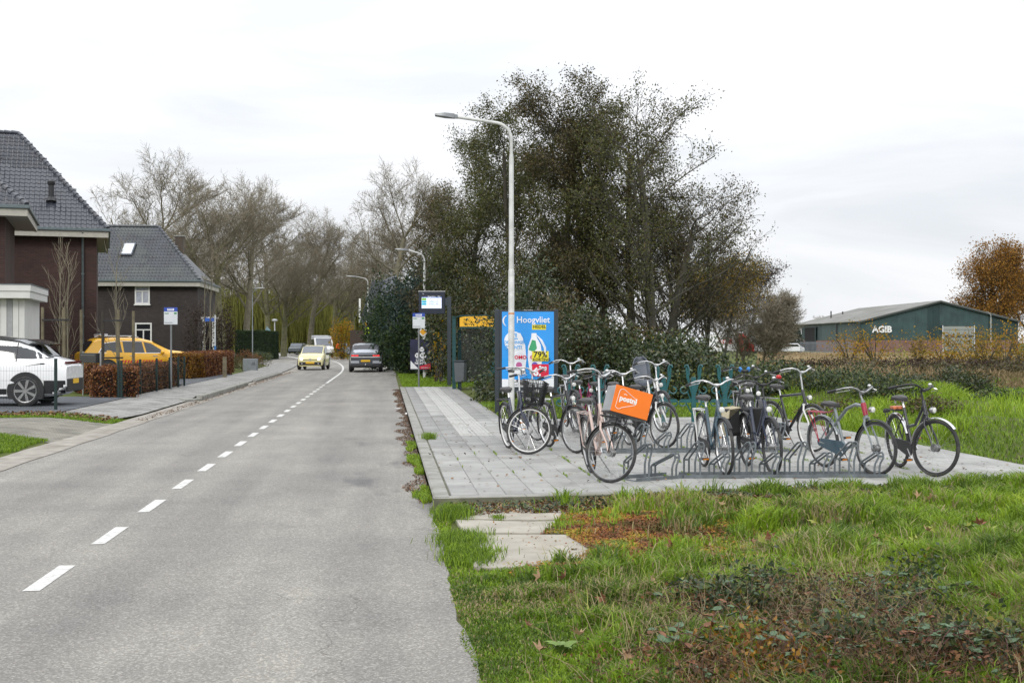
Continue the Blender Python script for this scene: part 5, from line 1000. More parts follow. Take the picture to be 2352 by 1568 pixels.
for i in range(npn):
    xa = i*w; xb = xa+w; zt = lambda x: ze+(zm-ze)*(x/xm) if x < xm else ze+(zm-ze)*((xr-x)/(xr-xm)); xmid = (xa+xb)/2
    z0 = zb+.02
    if X_(2166)-.3 < xmid < X_(2237)+.3: z0 = Z_(748)
    m = MB(); n_ = 8
    for k in range(n_+1):
        x = xa+(xb-xa)*k/n_-(.01 if k == n_ else 0); y = .06+(.05 if k % 2 else 0)+.004*(i % 3); m.v += [(x, y, z0), (x, y, zt(x)-.15)]
    for k in range(n_): m.f.append((2*k, 2*k+2, 2*k+3, 2*k+1))
    m.build('cladding_panel', GRD if 11 <= i <= 12 or i > 20 else GRC, hall, smooth=False)
for i in range(24):
    ya = .2+i*LH/24; m = MB(); mm = GRL if 1 < i < 13 else GRC
    for k in range(7): y = ya+(LH/24-.02)*k/6; x = -.02-(.05 if k % 2 else 0); m.v += [(x, y, zb if i < 22 else zb), (x, y, ze-.1)]
    for k in range(6): m.f.append((2*k, 2*k+1, 2*k+3, 2*k+2))
    if not (14 <= i <= 19): m.build('cladding_panel', mm, hall, smooth=False)
MB().box(-.12, .2, 0, -.0, LH, zb-.02).build('brick_base', BRR, hall, smooth=False)
ROF = mat('fibre cement roof', (.20, .20, .185), .85, var=.25, scale=.35, dirt=(.14, .14, .12))
for a, c_ in (((-.6, ze-.06), (xm, zm)), ((xm, zm), (xr+.6, ze-.06))):
    for j in range(11):
        y0 = -.4+j*LH/11*1.02; m = MB(); n_ = 60
        for k in range(2): 
            y = y0+k*(LH/11*1.02-.03); m.v += [(a[0], y, a[1]+.02+.02*k), (c_[0], y, c_[1]+.02+.02*k)]
        m.f = [(0, 1, 3, 2)]; o = m.build('roof_sheet', ROF, hall, smooth=False); sm = o.modifiers.new('thick', 'SOLIDIFY'); sm.thickness = .14
    MB().prism([(a[0], -.42, a[1]-.30), (c_[0], -.42, c_[1]-.30), (c_[0], -.42, c_[1]-.06), (a[0], -.42, a[1]-.06)], (0, .05, 0)).build('verge_trim', mat('dark trim', (.05, .06, .06), .6), hall, smooth=False)
text('AGIB', 1.42, (X_(2003), -.12, Z_(763)), mat('white lettering', (.8, .8, .8), .5, var=0), hall, bold=.05, sx=.98, ext=.06)
dr = MB().box(X_(2166), .02, 0, X_(2237), .12, Z_(749)).build('roller_door', mat('roller door grey', (.27, .29, .27), .5, var=.08), hall)
for i in range(4): z = .9+i*.9; MB().box(X_(2167), .0, z, X_(2236), .018, z+.04).build('door_seam', mat('dark trim', (.05, .06, .06)), dr)
for i in range(5): MB().box(X_(2170+i*13.5), -.002, Z_(775), X_(2170+i*13.5)+.62, .017, Z_(769)).build('door_window', GLD, dr)
for x in (2164.5, 2237.5): MB().box(X_(x), -.06, 0, X_(x)+.12, .1, Z_(747)).build('door_post', SGN, hall)
# left long wall details (it recedes): office block corner, opening
xo = -.14
MB().box(xo-.02, 28, 0, xo+.1, 36, 4.3).build('loading_opening', mat('dark interior', (.006, .006, .006), .9, var=0), hall); MB().box(xo-.12, 27.6, 0, xo-.03, 28, 4.5).build('opening_post', GRD, hall); MB().box(xo-.12, 13.6, 0, xo-.03, 13.9, ze-.2).build('downpipe', BLK, hall)
for z0, z1 in ((3.1, 4.3), (.8, 2.1)):
    for k in range(3): 
        y0 = 38.3+k*1.9; wv = MB().box(xo-.06, y0, z0, xo+.02, y0+1.7, z1).build('window', WFR, hall); MB().box(xo-.075, y0+.2, z0+.12, xo-.063, y0+1.5, z1-.12).build('pane', GLD, wv)
for y in (33, 36): MB().tube([(4+(y-33), y, ze+.2), (4+(y-33), y, ze+2.4)], .12, 6).build('flue', BLK, hall)
lamp_post('thin pale lamp post before the right part of the hall', 2276, 170, 0, 5.9, .3, .06, headL=.5)
b = Q(1743, 784, 300); b.z = 0; nb = thing('warehouse', 'pale grey flat warehouse left of the green hall', 'warehouse', b, -YAW); s9 = 300/FD
MB().box(0, 0, 0, 82*s9, 20, EYE+(784-743)*s9).build('wall', mat('pale grey cladding', (.34, .36, .39), .6, var=.12, scale=.3), nb, smooth=False); MB().box(-.3, -.3, EYE+(784-743)*s9, 82*s9+.3, 20, EYE+(784-740)*s9).build('roof_edge', SGN, nb)
for i in range(9): MB().box(3+i*.9, -.05, 2.2+0*i, 3.1+i*.9, -.01, 4).build('facade_rib', SGN, nb)
b = Q(1757, 784, 262); b.z = 0; s9 = 262/FD; sd = thing('brick_shed', 'low red brick building with timber stack beside the hall', 'building', b, -YAW); MB().box(0, 0, 0, 76*s9, 8, EYE+(784-762)*s9).build('wall', BRR, sd, smooth=False); MB().box(-.2, -.2, EYE+(784-762)*s9, 76*s9+.2, 8.2, EYE+(784-759)*s9).build('roof', mat('rust roof', (.20, .06, .03), .8, var=.2), sd)
for i in range(4): MB().box(1+i*1.6, -.2, 2.4, 1.5+i*1.6, -.03, 3.2).build('window', GLD, sd)
b = Q(1672, 784, 150); b.z = 0; s9 = 150/FD; vn = thing('delivery_van', 'white delivery van with a red cab roof parked behind the brambles', 'van', b, -YAW+R_(-6))
MB().prism([(-2.7, -1, .5), (-2.7, -1, 2.8), (1.1, -1, 2.85), (1.2, -1, .5)], (0, 2, 0)).build('cargo_body', WC, vn, bev=.08); rdv = mat('red van paint', (.5, .02, .02), .35, var=.05, coat=.4)
MB().prism([(1.22, -1, .5), (1.12, -1, 2.86), (1.9, -1, 2.65), (2.6, -1, 1.9), (3.1, -1, 1.4), (3.2, -1, .5)], (0, 2, 0)).build('cab', rdv, vn, bev=.1)
MB().prism([(2.05, -1.012, 1.5), (1.5, -1.012, 2.3), (1.9, -1.012, 2.3), (2.6, -1.012, 1.6)], (0, .01, 0)).build('side_window', GLD, vn); text('AGIB', .85, (-1.35, -1.02, 1.45), rdv, vn, bold=.02)
for x in (-1.8, 2.2):
    for s in (1, -1): MB().torus((x, s*.9, .36), (0, 1, 0), .27, .09, 18, 6, 1.2).build('wheel', RUB, vn)
for i, (x, Z, w) in enumerate(((1757, 170, 'leftmost'), (1778, 172, 'middle'), (1811, 168, 'rightmost'))): blob_car('white far car', w+' of the white cars parked before the green hall', x, 800, Z, R_(170), (.72, .73, .75))
# palisade fence
b = Q(1838, 784, 150); b.z = 0; s9 = 150/FD; pf = thing('palisade_fence', 'grey steel palisade fence in front of the hall', 'fence', b, -YAW); pg = mat('grey palisade', (.20, .22, .25), .5, .3)
for i in range(44): MB().box(i*.15, 0, 0, i*.15+.06, .03, EYE+.0).build('pale', pg, pf, smooth=False)
for z in (.4, 1.5): MB().box(0, .035, z, 6.6, .07, z+.06).build('rail', pg, pf, smooth=False)
# ---------------------------------------------------------------- left garden fences, posts, letterbox
FG = mat('dark green fence steel', (.012, .030, .028), .45, .2, var=.1)
def mesh_fence(label, A, B, h, zg, posts, cell=.05, hs=(.02, .25, .45, .65, .85), wire=.0028, bw=.012):
    A = Vector(A); B = Vector(B); d = B-A; Lf = d.length; t = thing('mesh_fence', label, 'fence', A, math.atan2(d.y, d.x)); m = MB()
    n_ = int(Lf/cell)
    for i in range(n_+1): m.tube([(i*cell, 0, .04), (i*cell, 0, h)], wire, 3, cap=False)
    for z in [k*h for k in hs]+[h]: m.tube([(0, .006, z+.01), (Lf, .006, z+.01)], wire*1.3, 3, cap=False)
    m.build('wire_mesh', FG, t, kind='stuff')
    for p in posts: MB().box(p*Lf-.03, -.03, -.15, p*Lf+.03, .03, h+.07).build('post', FG, t, bev=.004)
    return t
P1 = G(128, 942, .17); mesh_fence('near dark mesh fence in front of the white car', P1+RT*-3.6+FW*-.0, P1, 1.12, .17, (0, 1.), hs=(.02, .22, .42, .60, .80), cell=.065, wire=.0018)
P2 = G(273, 914, .17); P3 = G(417, 885, .19); P2.z = .17; P3.z = .17
mesh_fence('dark mesh fence along the beech hedge beside the pavement', P2+Vector((.08, -.05, 0)), P3+Vector((.08, .1, 0)), .98, .17, (0, .25, .5, .72, .88, 1.), wire=.002, cell=.06)
P4 = G(160, 905, .17); mesh_fence('dark mesh fence behind the letterbox posts', G(196, 903, .17), P2+Vector((0, -.05, 0)), .98, .17, (1.,), wire=.002, cell=.06)
STN = mat('stainless post', (.38, .38, .37), .35, .7, var=.1); p = G(191, 905, .17); p2 = G(231, 909, .17); lb = thing('letterbox', 'black letterbox hung between two stainless posts', 'letterbox', p, math.atan2((p2-p).y, (p2-p).x)); wl = (p2-p).length; sl_ = 35/FD
for x in (0, wl): MB().tube([(x, 0, -.1), (x, 0, 1.28)], .028, 10).build('post', STN, lb)
bx_ = MB().box(.04, -.12, .95, wl-.06, .05, 1.24).build('box', mat('letterbox black', (.014, .014, .016), .4), lb, bev=.01); MB().box(.14, -.125, 1.17, wl-.16, -.121, 1.185).build('slot', CHD, bx_)
STK = mat('weathered stake', (.15, .13, .085), .9, var=.3, scale=5); STD = mat('dark stake', (.045, .038, .03), .9, var=.3, scale=5)
def stakes(label, xs, Z, ytop):
    t = thing('tree_stakes', label, 'tree stakes', Q(sum(xs)/len(xs), 784, Z)*1, -YAW); t.location.z = .2; c = sum(xs)/len(xs)
    for i, x in enumerate(xs):
        X = (x-c)*Z/FD; y = (.6 if i % 2 else -.4); MB().tube([(X, y, -.2), (X, y, EYE+(784-ytop[i])*Z/FD-.2)], .05, 8).build('stake', STD if ytop[i] > 714 else STK, t)
    for z in (2.2, 1.0): MB().box((xs[0]-c)*Z/FD, -.46, z, (xs[-1]-c)*Z/FD, -.44, z+.05).build('tie_strap', BLK, t)
    return t
stakes('weathered round stakes around the left sapling', (109, 129, 159, 171), 38, (706, 709, 706, 710)); stakes('stakes around the sapling behind the yellow car', (246, 258, 281, 293), 39, (716, 714, 712, 713))
b = Q(494, 784, 70); b.z = 0; t = thing('street_name_sign', 'blue street name sign on a striped pole by the side street', 'street sign', b, -YAW); MB().tube([(0, 0, 0), (0, 0, 1.5)], .06, 8).build('lower_pole', mat('blue pole', (.05, .18, .45), .5), t); MB().tube([(0, 0, 1.5), (0, 0, 3.3)], .04, 8).build('pole', SGN, t)
nb_ = MB().box(-.62, -.08, 2.92, -.05, -.06, 3.12).build('name_plate', mat('street blue', (.03, .12, .5), .4), t)
b = Q(577, 784, 66); b.z = .1; t = thing('utility_cabinet', 'grey utility cabinet with graffiti by the pavement', 'cabinet', b, -YAW); MB().box(-.42, -.2, 0, .34, .2, .70).build('cabinet_body', mat('cabinet grey', (.20, .22, .24), .6, var=.1), t, bev=.02); MB().tube([(.08, -.21, .35), (.12, -.21, .52), (.16, -.21, .36), (.2, -.21, .55), (.26, -.21, .34)], .012, 4).build('graffiti', DK, t)
b = Q(631, 784, 150); b.z = 0; t = thing('traffic_sign', 'small round lollipop lamp post at the far junction', 'post', b, -YAW); MB().tube([(0, 0, 0), (0, 0, 4.2)], .07, 8).build('pole', SGN, t); MB().ball((0, 0, 4.4), .38, 10, 6, (1, 1, .5)).build('lamp_globe', SGN, t)
b = Q(614, 784, 120); b.z = 0; t = thing('traffic_sign', 'blue triangular sign at the corner of the dark hedge', 'road sign', b, -YAW); MB().tube([(0, 0, 0), (0, 0, 3.)], .05, 8).build('pole', SGN, t); MB().prism([(-.35, -.06, 2.4), (.45, -.06, 2.75), (-.05, -.06, 3.3)], (0, .02, 0)).build('plate', mat('sign back', (.22, .33, .38), .5), t)
# ---------------------------------------------------------------- vegetation
def vn_(v): l = math.sqrt(v[0]*v[0]+v[1]*v[1]+v[2]*v[2]) or 1; return (v[0]/l, v[1]/l, v[2]/l)
def grow(rng, p, d, Ln, r, lev, P, segs, tips):
    n = P['seg'][lev]; st = Ln/n; wob = P['wob'][lev]; up = P['up'][lev]; last = lev == len(P['seg'])-1
    for i in range(n):
        d = vn_((d[0]+rng.gauss(0, wob), d[1]+rng.gauss(0, wob), d[2]+rng.gauss(0, wob)+up)); q = (p[0]+d[0]*st, p[1]+d[1]*st, p[2]+d[2]*st)
        r1 = r*(1-P['tap'][lev]/n); segs.append((p, q, r, r1, lev)); f = (i+1)/n
        if last or lev >= P.get('leaflev', 9): tips.append(q)
        if not last and f >= P['start'][lev]:
            k = P['kids'][lev]; k = int(k)+(rng.random() < k-int(k))
            for _ in range(k):
                a = rng.uniform(0, 6.283); t = rng.uniform(*P['ang'][lev]); o = vn_((math.cos(a), math.sin(a), rng.uniform(-.2, .5)))
                dd = vn_((d[0]*math.cos(t)+o[0]*math.sin(t), d[1]*math.cos(t)+o[1]*math.sin(t), d[2]*math.cos(t)+o[2]*math.sin(t)*.6))
                grow(rng, q, dd, P['len'][lev+1]*(1-.45*f)*rng.uniform(.7, 1.2), max(P['rmin'], r1*P['rr'][lev]), lev+1, P, segs, tips)
        p = q; r = r1
def segmesh(name, segs, m, sides=None):
    a = np.array([s[0] for s in segs]); b = np.array([s[1] for s in segs]); ra = np.array([s[2] for s in segs]); rb = np.array([s[3] for s in segs]); n = sides or 4
    d = b-a; d /= (np.linalg.norm(d, axis=1)[:, None]+1e-9); h = np.where(np.abs(d[:, 2:3]) < .9, np.array([[0, 0, 1.]]), np.array([[1., 0, 0]])); u = np.cross(d, h); u /= np.linalg.norm(u, axis=1)[:, None]; w = np.cross(d, u)
    an = np.arange(n)*2*np.pi/n; c = (u[:, None]*np.cos(an)[None, :, None]+w[:, None]*np.sin(an)[None, :, None])
    V = np.concatenate([a[:, None]+c*ra[:, None, None], b[:, None]+c*rb[:, None, None]], 1).reshape(-1, 3); k = np.arange(n); F = np.stack([k, (k+1) % n, n+(k+1) % n, n+k], 1)
    F = (F[None]+(np.arange(len(a))*2*n)[:, None, None]).reshape(-1, 4); return npmesh(name, V, F, m, smooth=True)
def ribbons(name, segs, m, seed):
    nr = np.random.default_rng(seed); a = np.array([s[0] for s in segs]); b = np.array([s[1] for s in segs]); ra = np.array([s[2] for s in segs])*1.3; rb = np.array([s[3] for s in segs])*1.3; d = b-a; w = np.cross(d, nr.normal(size=a.shape)); w /= np.linalg.norm(w, axis=1)[:, None]+1e-9
    V = np.stack([a-w*ra[:, None], a+w*ra[:, None], b+w*rb[:, None], b-w*rb[:, None]], 1).reshape(-1, 3); return npmesh(name, V, np.arange(len(V)).reshape(-1, 4), m)
def leafmesh(name, P, size, m, rng, tone=None, asp=.55, droop=0.):
    P = np.asarray(P, float); n = len(P); u = rng.normal(size=(n, 3)); u[:, 2] -= droop; u /= np.linalg.norm(u, axis=1)[:, None]; w = rng.normal(size=(n, 3)); w -= u*(u*w).sum(1)[:, None]; w /= np.linalg.norm(w, axis=1)[:, None]
    nn = np.cross(u, w)
    s = (np.asarray(size)*rng.uniform(.6, 1.25, n))[:, None]; V = np.stack([P-u*s*.5, P+w*s*asp*.5+nn*s*.08, P+u*s*.5, P-w*s*asp*.5+nn*s*.08], 1).reshape(-1, 3); F = np.arange(n*4).reshape(-1, 4)
    t = rng.random(n) if tone is None else tone; return npmesh(name, V, F, m, np.repeat(t, 4))
BRK = mat('grey bark', (.165, .15, .105), .9, var=.3, scale=3); BRG = mat('greenish bark', (.15, .145, .08), .9, var=.3, scale=2.5); TWG = mat('brown twigs', (.20, .175, .125), .9, var=.25, scale=3); BKD = mat('dark bark', (.065, .060, .045), .9, var=.3, scale=4)
LA = attrmat('alder leaf', [(0, (.034, .038, .010)), (.5, (.072, .082, .018)), (.85, (.115, .12, .028)), (1, (.14, .09, .035))], .5, .4, .25)
LAD = attrmat('browned alder leaf', [(0, (.036, .032, .015)), (.45, (.078, .076, .024)), (.8, (.10, .068, .034)), (1, (.16, .12, .035))], .5, .4, .25)
LIV = attrmat('ivy leaf', [(0, (.016, .026, .010)), (.6, (.036, .058, .020)), (.9, (.07, .085, .02)), (1, (.10, .07, .03))], .4, .5, .15)
LBR = attrmat('bramble leaf', [(0, (.022, .032, .014)), (.6, (.055, .085, .038)), (.9, (.11, .14, .04)), (1, (.22, .17, .02))], .5, .4, .2)
LCO = attrmat('conifer spray', [(0, (.008, .020, .010)), (.5, (.018, .042, .016)), (1, (.05, .075, .014))], .6, .3, .15)
LCB = attrmat('blue green conifer spray', [(0, (.008, .020, .015)), (1, (.025, .055, .045))], .6, .3, .1)
LBE = attrmat('beech hedge leaf', [(0, (.06, .022, .012)), (.5, (.18, .065, .028)), (.85, (.31, .13, .045)), (1, (.40, .22, .06))], .5, .4, .25)
LYB = attrmat('yellow brown beech leaf', [(0, (.05, .02, .008)), (.5, (.20, .08, .01)), (1, (.36, .20, .02))], .5, .4, .25)
LOK = attrmat('oak autumn leaf', [(0, (.10, .05, .012)), (.5, (.27, .13, .025)), (1, (.42, .22, .035))], .6, .3, .3)
LYE = attrmat('yellow autumn leaf', [(0, (.12, .10, .01)), (.5, (.35, .24, .01)), (1, (.42, .17, .01))], .6, .3, .35)
LOG = attrmat('olive yellow leaf', [(0, (.10, .08, .015)), (.6, (.22, .15, .02)), (1, (.38, .24, .02))], .6, .3, .3)
LWI = attrmat('willow strand', [(0, (.15, .16, .045)), (1, (.36, .36, .09))], .7, .2, .35)
LPU = attrmat('dull purple leaf', [(0, (.025, .015, .013)), (1, (.07, .045, .03))], .6, .3, .2)
GRS = attrmat('grass blade', [(0, (.06, .11, .016)), (.35, (.16, .26, .020)), (.7, (.26, .39, .024)), (.88, (.40, .47, .05)), (.93, (.30, .25, .13)), (1, (.42, .34, .20))], .55, .35, .3)
DRY = attrmat('dry grass', [(0, (.13, .11, .05)), (.4, (.26, .19, .11)), (1, (.50, .39, .24))], .8, .1, .3)
DLF = attrmat('dead leaf', [(0, (.05, .032, .02)), (.5, (.13, .07, .035)), (.8, (.23, .12, .05)), (1, (.38, .27, .16))], .7, .2, .15)
def tree(name, label, cat, loc, h, r, P, seed, bark, leaf=None, nleaf=0, lsize=.1, spread=.3, group=None, rz=0, lean=(0, 0), stems=1, stemspread=.3, tone=None, droop=.2, zmin=0):
    rng = random.Random(seed); t = thing(name, label, cat, loc, rz, group); segs = []; tips = []
    for k in range(stems):
        a = rng.uniform(0, 6.283) if stems > 1 else 0; s = stemspread if stems > 1 else 0; d = vn_((math.cos(a)*s+lean[0], math.sin(a)*s+lean[1], 1)); grow(rng, (math.cos(a)*s*.6, math.sin(a)*s*.6, -.2), d, h*rng.uniform(.85, 1.) if stems > 1 else h, r*(rng.uniform(.6, 1) if k else 1), 0, P, segs, tips)
    tr = [s for s in segs if s[4] <= 0]; br = [s for s in segs if 0 < s[4] < 2]; tw = [s for s in segs if s[4] >= 2]
    obj('trunk', segmesh('trunk', tr, bark, 10), t); 
    if br: obj('branches', segmesh('branches', br, bark, 6), t, kind='stuff')
    t3 = [s for s in tw if s[4] == 2]; t4 = [s for s in tw if s[4] > 2]; tm_ = TWG if not leaf else bark
    if t3: obj('twigs', segmesh('twigs', t3, tm_, 3), t, kind='stuff')
    if t4: obj('fine_twigs', ribbons('fine_twigs', t4, tm_, seed), t, kind='stuff')
    if leaf:
        nr = np.random.default_rng(seed); T = np.array(tips); i = nr.integers(0, len(T), nleaf); Q_ = T[i]+nr.normal(0, spread, (nleaf, 3))*np.array([1, 1, .8]); Q_ = Q_[Q_[:, 2] > zmin]
        obj('crown', leafmesh('crown', Q_, lsize, leaf, nr, None if tone is None else tone(Q_, nr), droop=droop), t, kind='stuff')
    return t
PL = dict(seg=[7, 8, 6, 4, 3], wob=[.04, .09, .14, .18, .22], up=[.02, .03, .03, .02, .02], tap=[.6, .8, .75, .7, .6], start=[.34, .2, .12, .2], kids=[2.2, 1.5, 1.6, 2.1], ang=[(.5, 1.2), (.4, .95), (.4, 1.), (.4, 1.)], len=[0, 9.5, 4.2, 1.9, .9], rr=[.42, .42, .55, .7], rmin=.011)
def base(x, Z): p = Q(x, 784, Z); p.z = float(gz(p.x, p.y))-.05; return p
protos = []
for k, (h, ln) in enumerate(((18, 8.0), (20, 9.0), (16, 7.0))):
    P = dict(PL); P['len'] = [0, ln*1.22, 4.4+.3*k, 2.0, .95]
    protos.append(tree('plane_tree', '-', 'tree', (0, 0, 0), h*.62, .40+.04*k, P, 11+k, (BRG, BRK, BRG)[k], group='bare trees along the road'))
rg = random.Random(77)
TL_ = [(348, 118, 1.06, 1, 'large bare tree rising behind the dark brown house'), (432, 122, .92, 0, 'bare tree just right of the brick chimney'), (512, 116, 1.06, 2, 'bare spreading tree left of the dark square hedge'), (566, 126, .98, 1, 'bare tree directly above the dark square hedge'), (618, 150, 1.06, 0, 'slender bare tree right behind the dark hedge'),
      (652, 140, .82, 2, 'pale trunked bare tree left of the hatchback'), (710, 150, .92, 1, 'bare tree with a low forked crown above the hatchback'), (762, 165, .95, 2, 'distant bare tree behind the white pickup'), (812, 175, .98, 0, 'distant bare tree left of the white barge board'),
      (884, 138, 1.14, 1, 'tallest bare tree behind the evergreen hedge'), (955, 150, 1.12, 0, 'bare tree behind the departure board')]
used = set()
for x, Z, sc, k, lab in TL_:
    o = protos[k] if k not in used else copy_tree(protos[k]); used.add(k); o.location = base(x, Z); o.scale = (sc,)*3; o.rotation_euler = (0, 0, rg.uniform(0, 6.28)); o['label'] = lab
# thin row farther away, joined haze of twigs
for i, x in enumerate((545, 680, 790)):
    o = copy_tree(protos[i % 3]); o.location = base(x, 205+8*(i % 3)); s = .84+.05*(i % 3); o.scale = (s, s, s*.9); o.rotation_euler = (0, 0, i*1.3); o['label'] = 'background bare tree, number of many in the far row: ' ; o['label'] = 'bare tree in the far row '+('left of the grey street lamp', 'between the two pale trunks', 'above the orange vested person')[i]; o['group'] = 'far row of bare trees'
# willow curtains
for i, (x, Z, w, lab) in enumerate(((560, 185, 9, 'left'), (668, 190, 10, 'middle'), (778, 200, 9, 'right'))):
    nr = np.random.default_rng(40+i); t = thing('willow_tree', lab+' of the drooping yellow green willows behind the far trunks', 'tree', base(x, Z), 0, 'willows'); n = 1700; segs = []
    for q in range(n):
        a = nr.uniform(0, 6.283); rad = w*math.sqrt(nr.random()); x_, y_ = rad*math.cos(a), rad*math.sin(a)*.6; z1 = 11.5*math.sqrt(max(.1, 1-(rad/w)**2*.8))*nr.uniform(.75, 1); z0 = max(.2, z1-nr.uniform(3, 9)); p = (x_, y_, z1)
        for j in range(3): z = z1+(z0-z1)*(j+1)/3; qn = (p[0]+nr.normal(0, .22), y_+nr.normal(0, .2), z); segs.append((p, qn, .04, .035, 3)); p = qn
    L_ = segmesh('strands', segs, LWI, 3); a = L_.attributes.new('tone', 'FLOAT', 'POINT'); a.data.foreach_set('value', np.repeat(nr.random(len(segs)), 6).astype(np.float32)); obj('strands', L_, t, kind='stuff')
    MB().tube([(0, 0, -.2), (.3, 0, 4), (.2, 0, 9)], [.5, .4, .2], 8).build('trunk', BRK, t)
# generic leafy bush: volume of leaves with inner stems
def bush(name, label, cat, loc, rx, ry, h, leaf, n, lsize, seed, group=None, rz=0., power=2.2, core=True, shape='dome', tone=None, stemn=8, hollow=.55, bark=BKD):
    n = int(n*.8); lsize *= 1.08; nr = np.random.default_rng(seed); t = thing(name, label, cat, loc, rz, group); 
    u = nr.normal(size=(n*2, 3)); u /= np.linalg.norm(u, axis=1)[:, None]; rad = nr.uniform(hollow, 1, n*2)**.6
    lump = 1+.22*np.sin(u[:, 0]*5+seed)+.16*np.sin(u[:, 1]*7+u[:, 2]*6+seed*2)+.10*np.sin(u[:, 2]*13+u[:, 0]*11)
    P = u*(rad*lump)[:, None]*np.array([rx, ry, h*.5]); 
    if shape == 'dome': P[:, 2] += h*.46
    elif shape == 'cone': f = np.clip((P[:, 2]+h*.5)/h, 0, 1); P[:, 0] *= (1.25-f*1.05); P[:, 1] *= (1.25-f*1.05); P[:, 2] += h*.48
    P += nr.normal(0, .08, P.shape); P = P[(P[:, 2] > .02)][:n]
    obj('foliage', leafmesh('foliage', P, lsize, leaf, nr, None if tone is None else tone(P, nr)), t, kind='stuff')
    segs = []; rg = random.Random(seed)
    for k in range(stemn):
        a = rg.uniform(0, 6.28); p = (0.15*math.cos(a), .15*math.sin(a), -.1); d = (math.cos(a)*rx*.8, math.sin(a)*ry*.8, h*rg.uniform(.7, 1.02)); 
        for j in range(4): f = (j+1)/4; q = (d[0]*f**1.3+rg.gauss(0, .05), d[1]*f**1.3, -.1+d[2]*f); segs.append((p, q, .012*h*(1.1-f)+.004, .012*h*(1.05-f)+.003, 1)); p = q
    obj('stems', segmesh('stems', segs, bark, 5), t, kind='stuff'); return t
# alder group
PA = dict(seg=[9, 6, 4, 3], wob=[.05, .12, .18, .25], up=[.03, .05, .02, -.01], tap=[.8, .75, .7, .6], start=[.16, .25, .2], kids=[3.2, 1.6, 1.6], ang=[(.6, 1.15), (.5, 1.0), (.4, 1.)], len=[0, 3.5, 1.6, .75], rr=[.34, .5, .6], rmin=.008, leaflev=2)
al = [(1046, 60, 9.2, 1, .0, 20000, LAD, 'leftmost dense tree of the alder group behind the bus shelter'), (1092, 54, 11.6, 1, -.05, 32000, LA, 'dense alder just left of the tall lamp post'), (1186, 50, 11.6, 1, 0, 32000, LA, 'dense dark alder behind the advertising panel'), (1272, 46, 11.2, 1, .02, 28000, LA, 'tall alder right of the advertising panel'),
      (1338, 47, 11.8, 1, -.02, 24000, LAD, 'many branched alder above the child seat'), (1398, 46, 11.6, 1, .03, 21000, LAD, 'straight trunked alder in the middle of the group'), (1452, 46, 11.0, 1, .02, 17000, LAD, 'alder with thin foliage left of the leaning one'), (1492, 43, 9.9, 1, .13, 12000, LA, 'alder leaning right with long open branches'), (1520, 45, 7.4, 1, .22, 9000, LAD, 'strongly leaning alder whose sparse limbs hang over the right side')]
for i, (x, Z, h, st_, ln, nl, lf, lab) in enumerate(al):
    P = dict(PA); P['kids'] = [3.2, 1.4, 1.3]; 
    if i >= 7: P['len'] = [0, 4.6, 1.8, .8]; P['start'] = [.2, .25, .2]; P['kids'] = [2.9, 1.4, 1.3]
    P['start'] = [.10, .25, .2] if i < 5 else [.2, .25, .2]
    tree('alder_tree', lab, 'tree', base(x, Z), h*.82, .15+.01*i, P, 200+i, BKD, lf, int(nl*(1.25 if i < 5 else 1.05)), .090, .15, 'alder group behind the cycle parking', lean=(ln, 0), zmin=.5)
tree('alder_tree', 'low loose tree with brown leaves at the right end of the alder group', 'tree', base(1602, 50), 6.6, .10, dict(PA, len=[0, 2.8, 1.3, .6], kids=[3.4, 1.6, 1.6]), 301, BKD, LAD, 6500, .11, .22, 'alder group behind the cycle parking', stems=3, stemspread=.35)
tree('ornamental_tree', 'purplish brown dense small tree right of the alders', 'tree', base(1690, 72), 6.0, .12, dict(PA, start=[.42, .25, .2], len=[0, 2.4, 1.2, .6], kids=[3.4, 1.6, 1.6]), 302, BKD, LPU, 12000, .12, .22, stems=3, stemspread=.3, zmin=2.9)
tree('autumn_tree', 'olive and golden autumn tree above the delivery van', 'tree', base(1640, 60), 4.9, .10, dict(PA, start=[.5, .25, .2], len=[0, 2.2, 1.1, .6], kids=[3.6, 1.7, 1.6]), 303, BKD, LOG, 12000, .12, .22, stems=3, stemspread=.35, zmin=2.8)
tree('bare_shrub', 'twiggy grey shrub at the right edge of the small trees', 'shrub', base(1738, 66), 4.2, .05, dict(PA, len=[0, 1.8, 1.0, .5], up=[.05, .08, .05, .02], kids=[3.4, 1.8, 1.8]), 304, TWG, LPU, 1500, .07, .15, stems=7, stemspread=.5)
# understorey
us = [(1090, 50, 1.3, 4.6, LIV, 7500, 'ivy clad bush behind the departure board post'), (1142, 48, 1.5, 4.4, LAD, 7000, 'tall olive bush behind the bus shelter'), (1100, 47, 1.3, 2.4, LIV, 6000, 'dark ivy bush seen through the shelter glass'), (1215, 38, 1.7, 4.2, LIV, 8000, 'ivy bush behind the advertising panel'), (1290, 36, 1.5, 3.1, LAD, 7500, 'dull brown green bush behind the high handlebars'), (1352, 34, 1.5, 2.7, LIV, 7500, 'dark ivy bush behind the orange crate'), (1425, 35, 1.6, 2.3, LAD, 7500, 'brownish bush behind the child seat'),
      (1495, 34, 1.5, 2.0, LBR, 7500, 'bramble bush behind the white forked bicycle'), (1565, 32, 1.5, 1.7, LIV, 7500, 'ivy and bramble bush behind the right ornamental stands'), (1632, 31, 1.3, 1.05, LBR, 7500, 'bramble bush behind the blue covers'), (1695, 32, 1.2, .95, LBR, 6500, 'bramble bush in front of the delivery van'), (1755, 33, 1.1, .9, LBR, 5000, 'lower bramble bush left of the bank end'), (1808, 34, .9, 1.05, LBR, 3500, 'lower end of the bramble bank before the dry field'), (1150, 33.5, .8, .9, LIV, 2500, 'low ivy bush in front of the shelter bench')]
